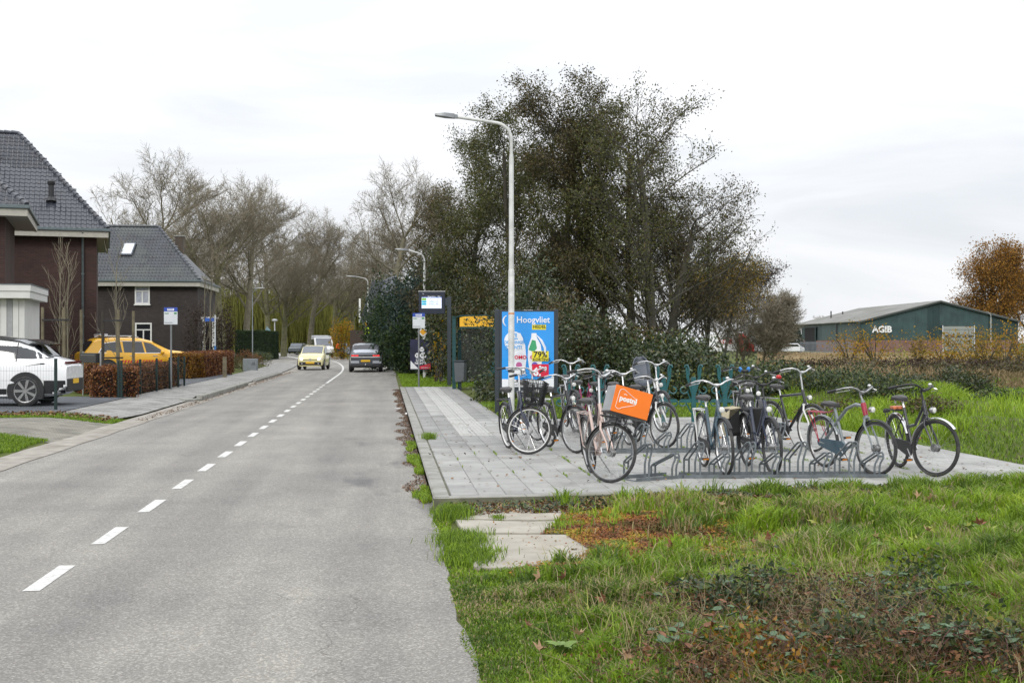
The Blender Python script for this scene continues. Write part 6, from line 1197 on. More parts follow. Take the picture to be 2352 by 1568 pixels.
for i, (x, Z, rx, h, lf, n, lab) in enumerate(us): bush('bush', lab, 'bush', base(x, Z), rx, 1.4, h, lf, n, .105, 400+i, 'bushes behind the cycle parking', hollow=.4)
ev = [(868, 84, 1.3, 4.6, LCO, 8000, 'light green conifer nearest the far bend', 'cone'), (890, 74, 1.8, 5.2, LCO, 9000, 'yellowish green conifer beside the road', 'dome'), (925, 70, 1.9, 6.4, LCO, 10000, 'tall green conifer with a rounded top', 'dome'), (958, 66, 1.7, 6.2, LCB, 10000, 'dark blue green conifer beside the far lamp post', 'dome'), (938, 62, 1.6, 3.4, LCO, 8000, 'low green conifer behind the event poster', 'dome'), (1008, 62, 1.8, 6.5, LAD, 9000, 'brownish bush behind the departure board', 'dome'), (1000, 58, 1.3, 2.8, LIV, 7000, 'dark bush right of the event poster', 'dome'), (1040, 54, 1.5, 6.2, LIV, 8000, 'tall ivy covered bush left of the bus shelter', 'dome')]
for i, (x, Z, rx, h, lf, n, lab, shp) in enumerate(ev): bush('conifer' if 'conifer' in lab else 'bush', lab, 'conifer' if 'conifer' in lab else 'bush', base(x+6, Z), rx, 1.7, h, lf, n, .16, 500+i, 'evergreen row beside the road', shape=shp, hollow=.4)
# box shaped hedges
def hedge(label, A, B, w, h, leaf, n, ls, seed, core, zg, cat='hedge'):
    A = Vector(A); B = Vector(B); d = B-A; d.z = 0; Lh = d.length; nr = np.random.default_rng(seed); t = thing('hedge', label, cat, Vector((A.x, A.y, zg)), math.atan2(d.y, d.x))
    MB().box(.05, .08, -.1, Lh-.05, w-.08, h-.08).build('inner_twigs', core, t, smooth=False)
    a = [Lh*h, w*h, Lh*w, w*h]; pr = np.array(a)/sum(a); f = nr.choice(4, n, p=pr); U = nr.random((n, 2)); P = np.zeros((n, 3)); dep = np.abs(nr.normal(0, .055, n))-.03
    m = f == 0; P[m] = np.stack([U[m, 0]*Lh, dep[m], U[m, 1]*h], 1); m = f == 1; P[m] = np.stack([dep[m], U[m, 0]*w, U[m, 1]*h], 1); m = f == 2; P[m] = np.stack([U[m, 0]*Lh, U[m, 1]*w, h-dep[m]*1.2], 1); m = f == 3; P[m] = np.stack([Lh-dep[m], U[m, 0]*w, U[m, 1]*h], 1)
    P[:, 2] += .04*np.sin(P[:, 0]*4)+.03*np.sin(P[:, 0]*9.7); P[:, 1] += .03*np.sin(P[:, 0]*6+P[:, 2]*5); obj('foliage', leafmesh('foliage', P, ls, leaf, nr), t, kind='stuff'); return t
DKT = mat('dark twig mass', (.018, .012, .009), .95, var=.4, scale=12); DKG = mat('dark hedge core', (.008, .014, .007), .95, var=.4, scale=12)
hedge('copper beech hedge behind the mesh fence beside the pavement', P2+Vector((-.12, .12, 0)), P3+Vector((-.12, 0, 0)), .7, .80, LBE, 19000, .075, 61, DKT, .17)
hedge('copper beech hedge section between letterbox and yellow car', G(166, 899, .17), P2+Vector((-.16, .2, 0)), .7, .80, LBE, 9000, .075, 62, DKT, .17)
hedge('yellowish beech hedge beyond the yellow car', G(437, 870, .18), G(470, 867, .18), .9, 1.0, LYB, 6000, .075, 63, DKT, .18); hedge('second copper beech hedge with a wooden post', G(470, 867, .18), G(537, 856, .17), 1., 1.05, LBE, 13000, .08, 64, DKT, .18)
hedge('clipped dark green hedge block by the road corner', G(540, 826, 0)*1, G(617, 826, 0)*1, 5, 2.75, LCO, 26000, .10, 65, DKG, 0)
MB().box(-.08, -.08, 0, .08, .08, .9).build('wooden_post', STK, None, label='short wooden post in front of the second beech hedge', cat='post').location = G(516, 866, .17)
bush('shrub', 'tan seeded shrub beside the utility cabinet', 'shrub', G(566, 838, .1), 1.0, .8, 1.0, LBE, 2600, .07, 71); bush('shrub', 'low dark heather shrub at the end of the beech hedge', 'shrub', G(560, 848, .1), 1.2, .7, .75, LAD, 3000, .07, 72); bush('shrub', 'rounded green shrub right of the utility cabinet', 'shrub', G(600, 832, .1), .75, .7, .85, LBR, 2600, .08, 73)
bush('shrub', 'orange leaved small tree at the far bend', 'shrub', base(786, 118), 1.1, 1, 4.2, LYE, 3200, .16, 74, hollow=.5); bush('pruned_tree', 'brown columnar pruned hedge tree left of the street name sign', 'tree', base(455, 72), .75, .8, 4.4, LPU, 3600, .10, 75, hollow=.4); bush('pruned_tree', 'brown columnar pruned hedge tree right of the street name sign', 'tree', base(512, 72), .85, .8, 4.3, LPU, 4500, .10, 76, hollow=.3)
bush('shrub', 'yellow leaved twig shrub beside the event poster', 'shrub', base(1008, 49), .5, .4, 2.3, LYE, 260, .10, 77, stemn=12)
# saplings by the stakes
PSs = dict(seg=[7, 4, 3], wob=[.03, .08, .1], up=[.05, .12, .08], tap=[.8, .7, .6], start=[.2, .2], kids=[1.8, 1.2], ang=[(.25, .5), (.3, .6)], len=[0, 1.5, .6], rr=[.4, .6], rmin=.008)
for i, (x, Z, h, lab, tw_) in enumerate(((152, 37.6, 4.0, 'slender bare sapling among the left stakes', .02), (136, 38.5, 3.9, 'second bare sapling among the left stakes', .02), (272, 39, 4.4, 'bare multi stemmed sapling among the stakes behind the yellow car', .02), (480, 58, 6.2, 'bare young tree in front of the white porch', .02), (466, 60, 5.4, 'thin bare young tree left of the white porch', .02))):
    tree('sapling', lab, 'sapling', Vector((*base(x, Z).xy, .15)), h, .032, dict(PSs, len=[0, 1.7 if h < 5 else 2.6, .7]), 600+i, BRK, group='bare saplings on the left')
for i, (x, Z, rx, h, n, lf, lab) in enumerate(((20, 47, 1.5, 1.4, 2500, LBE, 'low brown hedge piece under the white extension'),)): bush('shrub', lab, 'shrub', Q(85, 784, 44)*1-Vector((0, 0, EYE-.1)), rx, .6, h, lf, n, .09, 650)
# oak etc right
PO = dict(PL, len=[0, 10.5, 4.6, 2.2, 1.0], start=[.12, .2, .1, .1], kids=[3.0, 1.5, 1.4, 1.3], ang=[(.5, 1.25), (.4, .9), (.4, 1.), (.4, 1.)])
tree('oak_tree', 'big oak with rusty brown leaves behind the green hall', 'tree', base(2262, 235), 14.5, .55, PO, 801, BKD, LOK, 26000, .40, .9, zmin=4.5)
tree('oak_tree', 'second brown oak cut by the right edge of the view', 'tree', base(2372, 240), 12, .45, PO, 802, BKD, LOK, 12000, .34, .8, zmin=4)
for x, Z, h, lab in ((1878, 330, 11, 'hazy bare tree behind the left end of the hall'),): o = copy_tree(protos[2]); o.location = base(x, Z); o.scale = (.5, .5, .55); o['label'] = lab; o['group'] = ''; del o['group']
bush('conifer', 'small dark conifer between warehouse and hall', 'conifer', base(1829, 180), 1.2, 1.2, 4.4, LCB, 3000, .25, 803, shape='cone')
# field : dry weeds, yellow saplings, brambles
def blades(name, label, X, Y, h, w, m, seed, tone, bend=.5, parent=None, zoff=0.):
    nr = np.random.default_rng(seed); n = len(X); z = gz(X, Y)+zoff; a = nr.uniform(0, 6.283, n); b = nr.uniform(0, 6.283, n); h = h*nr.uniform(.55, 1.25, n); ux, uy = np.cos(a)*w/2, np.sin(a)*w/2; lx, ly = np.cos(b)*h*bend*nr.uniform(.2, 1.3, n), np.sin(b)*h*bend*nr.uniform(.2, 1.3, n)
    o = np.zeros((n, 5, 3)); o[:, 0] = np.stack([X-ux, Y-uy, z-.01], 1); o[:, 1] = np.stack([X+ux, Y+uy, z-.01], 1); o[:, 2] = np.stack([X-ux*.8+lx*.35, Y-uy*.8+ly*.35, z+h*.62], 1); o[:, 3] = np.stack([X+ux*.8+lx*.35, Y+uy*.8+ly*.35, z+h*.62], 1); o[:, 4] = np.stack([X+lx, Y+ly, z+h*(1-.25*bend)], 1)
    F = np.array([[0, 1, 3], [0, 3, 2], [2, 3, 4]]); F = (F[None]+(np.arange(n)*5)[:, None, None]).reshape(-1, 3)
    return obj(name, npmesh(name, o.reshape(-1, 3), F, m, np.repeat(tone, 5)), parent, kind='stuff', label=label)
nr = np.random.default_rng(9)
def inv(X, Y, lo=-80, hi=2430):
    Z = X*FW.x+Y*FW.y; r = X*RT.x+Y*RT.y; u = r/Z*FD+1176; return (u > lo) & (u < hi) & (Z > 3)
def scat(n, x0, x1, y0, y1, f=None):
    X = nr.uniform(x0, x1, n); Y = nr.uniform(y0, y1, n); k = inv(X, Y)
    if f is not None: k &= f(X, Y)
    return X[k], Y[k]
def pix(X, Y, z=0.05): Z = X*FW.x+Y*FW.y; return 1176+(X*RT.x+Y*RT.y)/Z*FD, 784+(EYE-z)/Z*FD
feN = lambda X: 12.78+(X-.54)*.0744
def slabmask(X, Y):
    u, v = pix(X, Y, .02); s = ((u > 1035) & (u < 1290-(v-1175)**2*.02) & (v > 1157) & (v < 1226)) | ((u > 1085) & (u < 1355-np.abs(v-1264)*1.6) & (v > 1226) & (v < 1300-(u-1100)*.07))
    jag = vnoise(X, Y, .12, 4); return ~(s & (jag < .93))
def brown(X, Y):
    u, v = pix(X, Y); return np.exp(-((u-1405)/215)**2-((v-1225)/56)**2)
def edge(X, Y): return X > .41+.06*vnoise(Y, Y, .5, 2)+.03*vnoise(Y, Y, .13, 7)
# near verge
def near(n, y0, y1, x1):
    X, Y = scat(n, .38, x1, y0, y1, lambda X, Y: (Y < feN(X)-.02) & edge(X, Y) & slabmask(X, Y)); B = brown(X, Y); k = nr.random(len(X)) > np.minimum(B*1.25, .97); u, v = pix(X, Y)
    dead = np.exp(-((u-1800)/220)**2-((v-1515)/65)**2); k &= nr.random(len(X)) > dead*.5; top_ = (v < 1165)&(u<1700); k &= ~(top_ & (nr.random(len(X)) > .35)); return X[k], Y[k]
Xs = []; 
for a in ((135000, 4.4, 8.5, 4.6), (125000, 8.5, 13.4, 8.2)): Xs.append(near(*a))
X = np.concatenate([a[0] for a in Xs]); Y = np.concatenate([a[1] for a in Xs])
cl = vnoise(X, Y, .17, 1)*.45+vnoise(X, Y, .38, 14)*.25+vnoise(X, Y, .9, 2)*.3; hh = .028+.17*ss(.38, .72, cl)*ss(.5, 1.2, X)+.02*ss(1.5, 3, X); tn = np.clip(.38+.5*(vnoise(X, Y, .7, 6)-.5)+.45*(vnoise(X, Y, .19, 16)-.5)+nr.normal(0, .13, len(X)), 0, .86); dryp = nr.random(len(X)) < (.06+.38*ss(.55, .8, vnoise(X, Y, .8, 12))); tn = np.where(dryp, nr.uniform(.9, 1, len(X)), tn)
blades('grass', 'bright green tufty grass of the near verge', X, Y, hh, .006+.0009*Y*.6, GRS, 21, tn, .75)
# grass edges elsewhere
X, Y = scat(26000, -16, -5.75, 26.1, 27.4, lambda X, Y: Y < 27.3+.0*X); X2, Y2 = scat(30000, -9, -5.75, 17, 21.8, lambda X, Y: X < -5.8-.25*vnoise(Y, Y, .6)); X = np.concatenate([X, X2]); Y = np.concatenate([Y, Y2])
blades('grass', 'short grass beside the old entrance on the left', X, Y, .07, .014, GRS, 22, np.clip(.36+nr.normal(0, .15, len(X)), 0, .9), .7)
X, Y = scat(24000, .62, 6, 43.9, 66); blades('grass', 'green verge grass beyond the bus platform', X, Y, .10, .035, GRS, 23, np.clip(.42+nr.normal(0, .12, len(X)), 0, .8), .6)
X, Y = scat(15000, 2.45, 8.2, 25.5, 32); blades('grass', 'rough grass between platform and bushes', X, Y, .13, .018, GRS, 24, np.clip(.30+nr.normal(0, .2, len(X)), 0, 1), .8)
X, Y = scat(52000, 8.45, 16, 14.5, 32, lambda X, Y: X > 8.5+.12*vnoise(Y, Y, .4)); c = vnoise(X, Y, 1.3, 3); k_ = (vnoise(X, Y, 1.6, 41) < .62) | (nr.random(len(X)) < .35); X, Y, c = X[k_], Y[k_], c[k_]; blades('grass', 'tall green tufts on the bank behind the tiled pavement', X, Y, .08+.26*ss(.45, .8, c), .018, GRS, 25, np.clip(.22+.45*c+nr.normal(0, .14, len(X)), 0, 1), .8)
X, Y = scat(34000, 9, 34, 32, 47); blades('grass', 'smooth bright green field strip', X, Y, .12, .05, GRS, 26, np.clip(.42+nr.normal(0, .10, len(X)), 0, .8), .6)
X, Y = scat(64000, 12, 80, 47, 150, lambda X, Y: pix(X, Y)[0] > 1740); c = vnoise(X, Y, 7, 3); blades('dry_grass', 'band of dry brown and straw coloured weeds', X, Y, .26+.40*c, .07, DRY, 27, np.clip(.25+.75*vnoise(X, Y, 9, 8)+nr.normal(0, .15, len(X)), 0, 1), .45)
X, Y = scat(20000, 10, 40, 37, 56, lambda X, Y: pix(X, Y)[0] > 1740); blades('dry_grass', 'dull brown green weed edge before the dry field', X, Y, .30, .05, DRY, 28, np.clip(nr.normal(.2, .2, len(X)), 0, 1), .6)
fs = [(1950, 88, 3.2, 2.6, 'left'), (2010, 82, 3.3, 2.9, 'second from left'), (2110, 84, 2.6, 1.2, 'slim'), (2172, 78, 2.7, 2.2, 'middle'), (2222, 74, 2.9, 2.8, 'dense'), (2262, 70, 2.6, 2.0, 'low'), (2310, 76, 3.4, 2.6, 'right green tinged'), (2350, 78, 3.2, 2.4, 'rightmost')]
for i, (x, Z, h, rx, w) in enumerate(fs): bush('birch_sapling', w+' yellow leaved sapling in the dry field before the hall', 'sapling', base(x, Z), rx*.75, 1.2, h*1.0, LYE if i % 3 != 2 else LOG, 900, .15, 900+i, 'yellow saplings in the field', stemn=14, hollow=.2)
bc = [(1955, 31, 1.0, .62, LBR, 'leftmost green'), (2020, 28, 1.1, .60, LBR, 'wide middle'), (2085, 30, .8, .5, LIV, 'dark green right'), (1850, 36, 1.2, .75, LBR, 'far left back'), (2185, 34, .4, .85, LIV, 'tall weedy'), (2232, 29, .4, .6, LIV, 'small dark upright'), (1925, 25.5, .7, .28, LAD, 'brownish withered'), (2130, 24, .55, .28, LAD, 'low olive'), (2300, 26, .6, .32, LBR, 'right hand green'), (1885, 29, .9, .55, LBR, 'front left green'), (1905, 33, .8, .6, LIV, 'dark back')]
for i, (x, Z, rx, h, lf, lab) in enumerate(bc): bush('bramble_bush', lab+' bramble clump on the bank beyond the right bicycles', 'bramble', base(x, Z), rx, .9, h, lf, int(2600*rx+900), .065, 930+i, 'bramble clumps on the bank', hollow=.1, stemn=26)
for i, (x, Z, rx, h, lf, lab) in enumerate(((1880, 58, 2.4, .8, LPU, 'dull brown weed clump at the left of the dry field'), (1990, 54, 2.2, .75, LAD, 'olive brown weed clump in front of the left saplings'), (2080, 60, 2.6, .8, LPU, 'brownish weed clump below the hall lettering'), (2170, 55, 2.2, .7, LAD, 'green brown weed clump below the roller door'), (2260, 58, 2.5, .85, LPU, 'brown weed clump right of the roller door'), (2335, 54, 2.2, .8, LAD, 'olive weed clump at the right edge of the dry field'), (1930, 72, 3, .9, LAD, 'far olive weed clump in the dry field'), (2130, 74, 3, .9, LPU, 'far brown weed clump in the dry field'), (2300, 70, 3, 1.1, LAD, 'tall olive weed clump near the right saplings'))): bush('weed_clump', lab, 'weeds', base(x, Z), rx, 1.6, h, lf, 2200, .12, 980+i, 'weed clumps in the dry field', hollow=.1, stemn=24)
bush('hogweed', 'pale seeded hogweed standing above the brambles', 'weed', base(2068, 44), .3, .3, 1.6, LWI, 160, .10, 960, stemn=5)
# ground covers and litter on the verge
def litter(name, label, X, Y, s, m, seed, tone, z=.02, flat=.35):
    nr2 = np.random.default_rng(seed); n = len(X); P = np.stack([X, Y, gz(X, Y)+z+nr2.random(n)*.02], 1); u = np.stack([np.cos(a := nr2.uniform(0, 6.283, n)), np.sin(a), nr2.normal(0, flat, n)], 1); w = np.stack([-np.sin(a), np.cos(a), nr2.normal(0, flat, n)], 1)
    S = (s*nr2.uniform(.5, 1.3, n))[:, None]; V = np.stack([P-u*S*.5, P+w*S*.3, P+u*S*.5, P-w*S*.3], 1).reshape(-1, 3); return obj(name, npmesh(name, V, np.arange(n*4).reshape(-1, 4), m, np.repeat(tone, 4)), None, kind='stuff', label=label)
SED = attrmat('stonecrop', [(0, (.10, .08, .025)), (.3, (.24, .09, .05)), (.5, (.30, .14, .03)), (.75, (.36, .28, .04)), (1, (.15, .21, .04))], .8, .2, .15)
X, Y = scat(150000, .9, 4.6, 8.8, 12.4, lambda X, Y: slabmask(X, Y) | (nr.random(len(X)) < .02)); B = brown(X, Y)*1.3; k = nr.random(len(X)) < B; X, Y = X[k], Y[k]
litter('stonecrop', 'rust red and golden stonecrop mat spreading over the slabs', X, Y, .026, SED, 31, np.clip(vnoise(X, Y, .22, 5)*1.1-.1+nr.normal(0, .12, len(X)), 0, 1))
X, Y = scat(16000, .60, 7, 11.6, 13.3, lambda X, Y: (Y < feN(X)-.07) & (Y > feN(X)-.75-.25*vnoise(X, Y, .4))); litter('leaf_litter', 'fallen leaves and ivy along the foot of the front edging', X, Y, .045, DLF, 32, nr.random(len(X)), .03, .5)
k = nr.random(len(X)) < .4; litter('ground_ivy', 'small green weeds along the foot of the front edging', X[k]+.02, Y[k], .04, LBR, 33, nr.random(k.sum()), .05, .5)
X, Y = scat(22000, .12, .53, 12.9, 44, lambda X, Y: X > .50-.30*vnoise(Y, Y, .9, 3)-.06); litter('leaf_litter', 'dark leaf litter caught in the gutter against the kerb', X, Y, .03, DLF, 34, nr.random(len(X))*.8, .012, .3)
X, Y = scat(9000, .25, .53, 12.6, 22, lambda X, Y: (X > .50-.22*vnoise(Y, Y, .5, 9)) & (vnoise(X, Y, .8, 13) > .45)); blades('grass', 'grass tufts growing in the gutter against the kerb', X, Y, .07, .010, GRS, 35, np.clip(nr.normal(.45, .2, len(X)), 0, 1), .8, zoff=.02)
X, Y = scat(9000, 2.4, 7, 26, 30, lambda X, Y: (X < 3.0+.6*vnoise(Y, Y, 1.))); litter('leaf_litter', 'brown leaves on the grass behind the bus platform', X, Y, .045, DLF, 36, nr.random(len(X)), .04, .5)
X, Y = scat(900, .6, 8.3, 13, 25.4); litter('scattered_leaves', 'sparse small leaves on the paving', X, Y, .05, DLF, 37, nr.random(len(X)), .085, .2)
X, Y = scat(2200, -5.5, -5.2, 27, 70); litter('leaf_litter', 'thin leaf litter in the left gutter', X, Y, .045, DLF, 38, nr.random(len(X))*.8, .02, .3)
X, Y = scat(5000, -11, -5.9, 26.2, 27.5); k = nr.random(len(X)) < .25; litter('leaf_litter', 'brown leaves under the near mesh fence', X[k], Y[k]+.1, .07, DLF, 39, nr.random(k.sum()), .05, .5)
# moss and grass between tiles
X = np.repeat(.70+.3*np.arange(1, 26), 500); Y = nr.uniform(12.8, 18.5, len(X)); X = X+nr.normal(0, .004, len(X)); k = (vnoise(X, Y, .35, 15) > .74) & inv(X, Y); X, Y = X[k], Y[k]; blades('grass', 'tiny grass growing in the tile joints', X, Y, .03, .006, GRS, 40, np.clip(nr.normal(.45, .2, len(X)), 0, 1), .8, zoff=.085)
# individual fallen leaves
def leafshape(lob=5, s=.06):
    v = [(0, 0, 0)]; n = lob*4
    for i in range(n+1):
        a = R_(-150+300*i/n); r = s*(1. if i % 4 == 2 else (.62 if i % 2 else .45)); v.append((r*math.sin(a)*.8, r*math.cos(a)+s*.1, .9*r*abs(math.sin(a*.9))))
    return MB().add(v, [(0, i, i+1) for i in range(1, n+1)])
FLM = [mat('fallen leaf brown', (.22, .11, .06), .7, var=.3, scale=20), mat('fallen leaf tan', (.36, .23, .13), .7, var=.25, scale=20), mat('fallen leaf yellow green', (.26, .28, .05), .6, var=.25, scale=20), mat('fallen leaf red', (.19, .07, .035), .7, var=.3, scale=20)]
lmesh = [leafshape(5, .038+.005*i).mesh('fallen_leaf', FLM[i], False) for i in range(4)]
lp = [(1410, 1262, 0), (1545, 1265, 3), (1628, 1270, 1), (1298, 1338, 0), (1240, 1333, 1), (1310, 1375, 0), (1382, 1392, 3), (1495, 1345, 1), (1560, 1345, 2), (1768, 1258, 3), (1726, 1262, 0), (1745, 1265, 2), (1902, 1220, 1), (1925, 1215, 1), (2128, 1255, 1), (2143, 1250, 2), (2110, 1160, 1), (2140, 1165, 1), (2190, 1330, 0), (1792, 1358, 1), (1775, 1362, 1), (1810, 1352, 0), (1690, 1370, 3), (1705, 1375, 0), (1975, 1280, 2), (2040, 1270, 2), (2060, 1285, 2), (2105, 1278, 2), (2010, 1265, 1), (1870, 1215, 2), (2225, 1240, 2), (2250, 1236, 3), (2275, 1242, 2), (1240, 1500, 1), (1330, 1470, 1), (1690, 1180, 1), (1655, 1190, 1), (1450, 1160, 0), (1380, 1165, 1), (1610, 1180, 0), (2290, 1420, 3), (2180, 1400, 2), (1880, 1440, 3), (1560, 1500, 0), (1440, 1520, 1), (1210, 1440, 0)]
def lwhere(x, y):
    r = 'just below the tile edging' if y < 1200 else 'in the upper verge' if y < 1250 else 'in the middle verge' if y < 1300 else 'level with the stalk heap' if y < 1400 else 'low in the verge'
    c = 'near the concrete slabs' if x < 1330 else 'beside the stonecrop mat' if x < 1480 else 'below the child seat bicycle' if x < 1600 else 'below the blue grey bicycle' if x < 1720 else 'below the pannier bicycle' if x < 1830 else 'below the tall roadster' if x < 1960 else 'below the red cruiser' if x < 2060 else 'below the lone right bicycle' if x < 2200 else 'toward the right edge'
    return r+', '+c
rr = random.Random(12); colr = ('brown', 'tan', 'yellow green', 'reddish')
for i, (x, y, c) in enumerate(lp):
    o = obj('fallen_leaf', lmesh[c], None, label=colr[c]+' fallen maple leaf '+lwhere(x, y), cat='leaf', group=colr[c]+' fallen leaves on the verge'); p = G(x, y, .08); p.z = float(gz(p.x, p.y))+.09; o.location = p; o.rotation_euler = (rr.uniform(-1., 1.), rr.uniform(-.9, .9), rr.uniform(0, 6)); s = rr.uniform(.8, 1.4); o.scale = (s, s, s)
# brambles and dead stalks in the bottom right corner
BRL = mat('bramble leaflet green', (.075, .13, .06), .45, var=.35, scale=8, bump=.003); STM = mat('bramble stem', (.085, .03, .025), .6, var=.3); DST = mat('dry stalk', (.30, .22, .13), .8, var=.25, scale=12); BRD = mat('bramble leaflet red', (.20, .085, .04), .6, var=.4, scale=8); BKT = mat('blackened stalk', (.030, .026, .026), .9, var=.4, scale=9)
lf = []; 
for i in range(7): a = i/6; lf.append((a*.07, .024*math.sin(math.pi*a**.8), .006*math.sin(math.pi*a)))
lm_ = MB(); 
for s in (1, -1):
    k = len(lm_.v); lm_.v += [(x, 0, -.004) for x, y, z in lf]+[(x, s*y, z) for x, y, z in lf]; n = 7; lm_.f += [(k+i, k+i+1, k+n+i+1, k+n+i) for i in range(n-1)]
lfm = {m.name: MB.mesh(lm_, 'leaflet', m) for m in (BRL, BRD)}
total = 0
def bramble(label, x, y, seed, nst, Ls, red=.1, dead=700, spread=.5, lmax=60):
    rg = random.Random(seed); p0 = G(x, y, .1); p0.z = float(gz(p0.x, p0.y)); t = thing('bramble', label, 'bramble', p0, 0, 'brambles in the near corner'); nl = 0
    for k in range(nst):
        a = rg.uniform(0, 6.28); o = Vector((rg.uniform(-spread, spread), rg.uniform(-spread, spread)*.8, -.02)); pts = []; d = Vector((math.cos(a), math.sin(a), 0)); H = rg.uniform(.10, .30); Lq = Ls*rg.uniform(.6, 1.1)
        for j in range(9): f = j/8; pts.append(o+d*Lq*f+Vector((rg.gauss(0, .008), rg.gauss(0, .008), H*math.sin(math.pi*min(1, f*1.05))*1.+.01)))
        st = MB().tube(pts, [.0035-.0003*j for j in range(9)], 5).build('stem', STM, t)
        for j in (1, 2, 3, 4, 5, 6, 7, 8):
            if nl > 285: break
            p = pts[j]; sd = rg.choice((-1, 1)); b0 = math.atan2(d.y, d.x)+sd*rg.uniform(.7, 1.4); mm = lfm[BRD.name] if rg.random() < red else lfm[BRL.name]
            for q, da in enumerate((0, .9, -.9)):
                o_ = obj('leaflet', mm, st); o_.location = p+Vector((math.cos(b0), math.sin(b0), 0))*.02; o_.rotation_euler = (rg.uniform(-.4, .4), rg.uniform(-.5, .2), b0+da); s = rg.uniform(.5, .85)*(1.1 if q == 0 else .85); o_.scale = (s, s, s); nl += 1
    if dead:
        n2 = np.random.default_rng(seed); P = np.stack([n2.normal(0, spread*.75, dead), n2.normal(0, spread*.6, dead), n2.uniform(.02, .17, dead)], 1); obj('withered_leaves', leafmesh('withered_leaves', P, .026, DLF, n2, n2.random(dead)*.85, .7), t, kind='stuff')
    return t
bramble('bramble shoots with grey green leaves left of the dead stalks', 1650, 1400, 1, 14, .5, .05, 900, .24); bramble('bramble with reddish brown withered leaves at the bottom edge', 1700, 1520, 2, 12, .6, .35, 2400, .42); bramble('dense bramble patch in the middle of the near corner', 1900, 1480, 3, 16, .7, .10, 2200, .5); bramble('arching green bramble toward the right edge', 2130, 1400, 4, 12, .8, .05, 800, .4); bramble('bramble with red tinted leaves in the lower right corner', 2120, 1530, 5, 14, .6, .2, 2000, .45); bramble('bramble at the right bottom edge of the view', 2310, 1540, 6, 12, .6, .12, 600, .35)
bramble('small bramble runner behind the dead stalks', 1950, 1370, 7, 12, .6, .05, 700, .4)
def stalks(label, x, y, n, h, seed, m=DST, r=.0022, sp=.4, name='dry_stalks', zbase=0):
    rg = random.Random(seed); p0 = G(x, y, .1); p0.z = float(gz(p0.x, p0.y)); segs = []
    for k in range(n):
        p = (rg.gauss(0, sp), rg.gauss(0, sp*.7), 0); d = (rg.gauss(0, .6), rg.gauss(0, .6), 1); H = h*rg.uniform(.4, 1.2)
        for j in range(5):
            d = vn_((d[0]+rg.gauss(0, .18), d[1]+rg.gauss(0, .18), d[2]-.08)); q = (p[0]+d[0]*H/5, p[1]+d[1]*H/5, max(.01, p[2]+d[2]*H/5)); segs.append((p, q, r*(1-j*.15), r*(1-(j+1)*.15), 1))
            if rg.random() < .5: e = vn_((rg.gauss(0, 1), rg.gauss(0, 1), rg.random())); L2_ = H*.18; segs.append((q, (q[0]+e[0]*L2_, q[1]+e[1]*L2_, q[2]+e[2]*L2_), r*.6, r*.3, 1))
            p = q
    o = obj(name, segmesh(name, segs, m, 4), None, kind='stuff', label=label); o.location = p0; return o
stalks('tangle of dry pale stalks over the brambles', 1880, 1440, 620, .38, 51, sp=.62); stalks('blackened dead stalks above the brambles', 1870, 1400, 220, .34, 52, BKT, .0022, .34); stalks('dark rotten stalk heap left of the brambles', 1605, 1372, 260, .17, 53, BKT, .0035, .11); stalks('dark rotten stalks near the grass tuft', 1560, 1335, 70, .13, 54, BKT, .003, .06); stalks('brown tangled stems in the lower right corner', 2080, 1520, 520, .34, 55, mat('brown stalk', (.11, .06, .035), .8, var=.3), .0026, .6); stalks('dry stems at the bottom edge', 1680, 1530, 160, .28, 56, sp=.4)
X, Y = scat(60000, 1.2, 6, 5, 9.6); u, v = pix(X, Y); k = nr.random(len(X)) < np.exp(-((u-1820)/250)**2-((v-1540)/50)**2)*.12; litter('withered_leaves', 'brown withered leaf layer beneath the brambles', X[k], Y[k], .028, DLF, 57, nr.random(k.sum())*.8, .04, .8)
X, Y = scat(60000, 1.2, 6, 4.8, 9.6); u, v = pix(X, Y); k = nr.random(len(X)) < np.exp(-((u-1950)/420)**2-((v-1460)/110)**2)*.36+.03; X, Y = X[k], Y[k]; blades('dry_grass', 'long bleached grass blades woven through the brambles', X, Y, .20, .006, GRS, 58, np.where(nr.random(len(X)) < .6, nr.uniform(.9, 1, len(X)), nr.uniform(.1, .7, len(X))), 1.2)
# leafy bramble mounds among the stalks
for i, (x, y, rx, h, lf, n, ls, lab) in enumerate(((1640, 1385, .15, .17, LIV, 900, .036, 'dark leafy bramble mound beside the rotten stalks'), (1700, 1410, .20, .20, LBR, 1300, .038, 'green bramble mound in the centre of the near corner'), (1760, 1350, .16, .16, LBR, 700, .034, 'small green bramble mound behind the centre'), (1830, 1420, .22, .20, LAD, 1100, .034, 'olive bramble mound right of the centre'), (1720, 1500, .24, .16, LYB, 600, .034, 'rusty leaved bramble mound near the bottom edge'), (1800, 1545, .25, .16, LYB, 900, .036, 'orange brown leaf mound at the bottom edge'), (1940, 1500, .26, .20, LBR, 1400, .040, 'broad grey green bramble mound toward the bottom'), (2080, 1430, .20, .20, LBR, 900, .040, 'green bramble mound on the right'), (2230, 1520, .26, .20, LBR, 1200, .042, 'green bramble mound in the bottom right corner'), (2100, 1350, .16, .16, LBR, 500, .036, 'upper right green bramble mound'), (2060, 1545, .22, .14, LAD, 700, .034, 'brownish mound below the green brambles'))):
    p = G(x, y, .1); p.z = float(gz(p.x, p.y))-.01; bush('bramble', lab, 'bramble', p, rx, rx*.9, h, lf, n, ls, 700+i, 'bramble mounds in the near corner', hollow=.1, stemn=16)
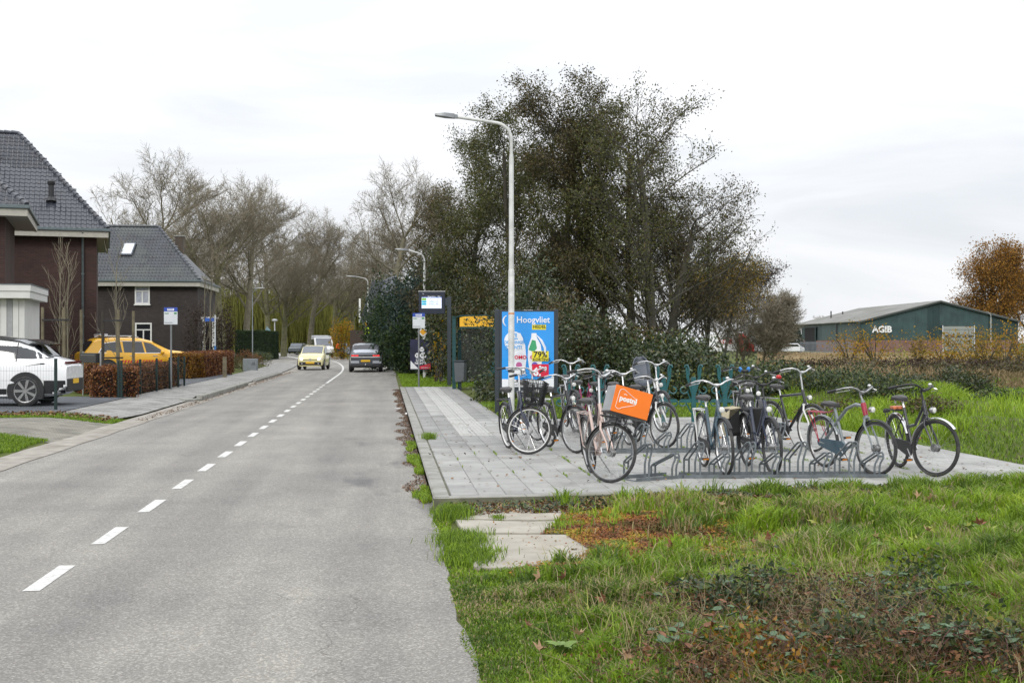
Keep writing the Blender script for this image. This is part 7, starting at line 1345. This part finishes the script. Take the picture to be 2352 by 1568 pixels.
# broad leaved weeds
WDL = [mat('broad leaf', (.12, .19, .035), .5, var=.25, scale=12), mat('dark broad leaf', (.05, .11, .035), .5, var=.25, scale=12)]
bl = MB(); 
for s in (1, -1):
    k = len(bl.v); bl.v += [(a*.16, 0, .05*a*(1-a)*2.2) for a in np.linspace(0, 1, 7)]+[(a*.16, s*.032*math.sin(math.pi*a**.75), .05*a*(1-a)*2.2+.012*math.sin(math.pi*a)) for a in np.linspace(0, 1, 7)]; bl.f += [(k+i, k+i+1, k+7+i+1, k+7+i) for i in range(6)]
blm = [MB.mesh(bl, 'leaf', m) for m in WDL]
for i, (x, y, n, c, s, lab) in enumerate(((1365, 1338, 9, 1, .5, 'white dusted weed in the left part of the verge'), (1290, 1475, 8, 0, .9, 'dock rosette in the near left grass'), (1510, 1455, 8, 0, .8, 'dock rosette in the middle of the near grass'), (2030, 1275, 12, 0, .9, 'yellowing broad leaved weed in the upper verge'), (2115, 1300, 9, 0, .8, 'second yellowing weed by the large fallen leaves'), (2220, 1232, 12, 0, 1., 'orange edged hogweed leaves toward the right edge'), (1725, 1196, 9, 1, .7, 'dark leaved weed clump near the tile edge'), (1835, 1205, 10, 1, .9, 'dark weed clump below the long rack'), (1560, 1235, 8, 1, .6, 'small weed in the stonecrop'), (1790, 1385, 8, 1, .8, 'green weed behind the bramble shoots'), (1076, 1165, 9, 1, .45, 'green weeds at the kerb corner'))):
    rg = random.Random(i+5); p = G(x, y, .08); p.z = float(gz(p.x, p.y)); t = thing('weed', lab, 'weed', p, 0, 'broad leaved weeds on the verge')
    for k in range(n): o = obj('leaf', blm[c], t); a = 6.283*k/n+rg.uniform(-.3, .3); o.rotation_euler = (rg.uniform(-.3, .3), -rg.uniform(.1, .8), a); q = s*rg.uniform(.6, 1.1); o.scale = (q, q, q)
# tufts at the slab edge by the road
for (x, y, n, r, h, lab) in ((1042, 1182, 900, .09, .13, 'blue green grass tuft beside the first slab'), (1143, 1188, 120, .03, .05, 'tiny grass tuft on the slab'), (1062, 1240, 1400, .10, .09, 'grass strip between road edge and slabs'), (1080, 1275, 1600, .11, .08, 'grass strip at the lowest slab'), (985, 1017, 350, .06, .12, 'weed tuft growing on the kerb')):
    p = G(x, y, .03); X = p.x+nr.normal(0, r, n); Y = p.y+nr.normal(0, r*1.8, n); blades('grass', lab, X, Y, h, .006, GRS, int(x), np.clip(nr.normal(.3, .2, n), 0, 1), .7, zoff=.03 if y > 1100 else .09)
# ---------------------------------------------------------------- turn lettering curves into plain meshes
dg = bpy.context.evaluated_depsgraph_get()
for o in [o for o in bpy.data.objects if o.type == 'FONT']:
    me = bpy.data.meshes.new_from_object(o.evaluated_get(dg)); n = bpy.data.objects.new('tmp', me); COL.objects.link(n); n.parent = o.parent; n.location = o.location; n.rotation_euler = o.rotation_euler; n.scale = o.scale; bpy.data.objects.remove(o); n.name = 'lettering'
for o in bpy.data.objects:
    if o.get('kind') is None and o.parent is None and 'label' in o and 'category' not in o and o.type == 'EMPTY': o['kind'] = 'structure'
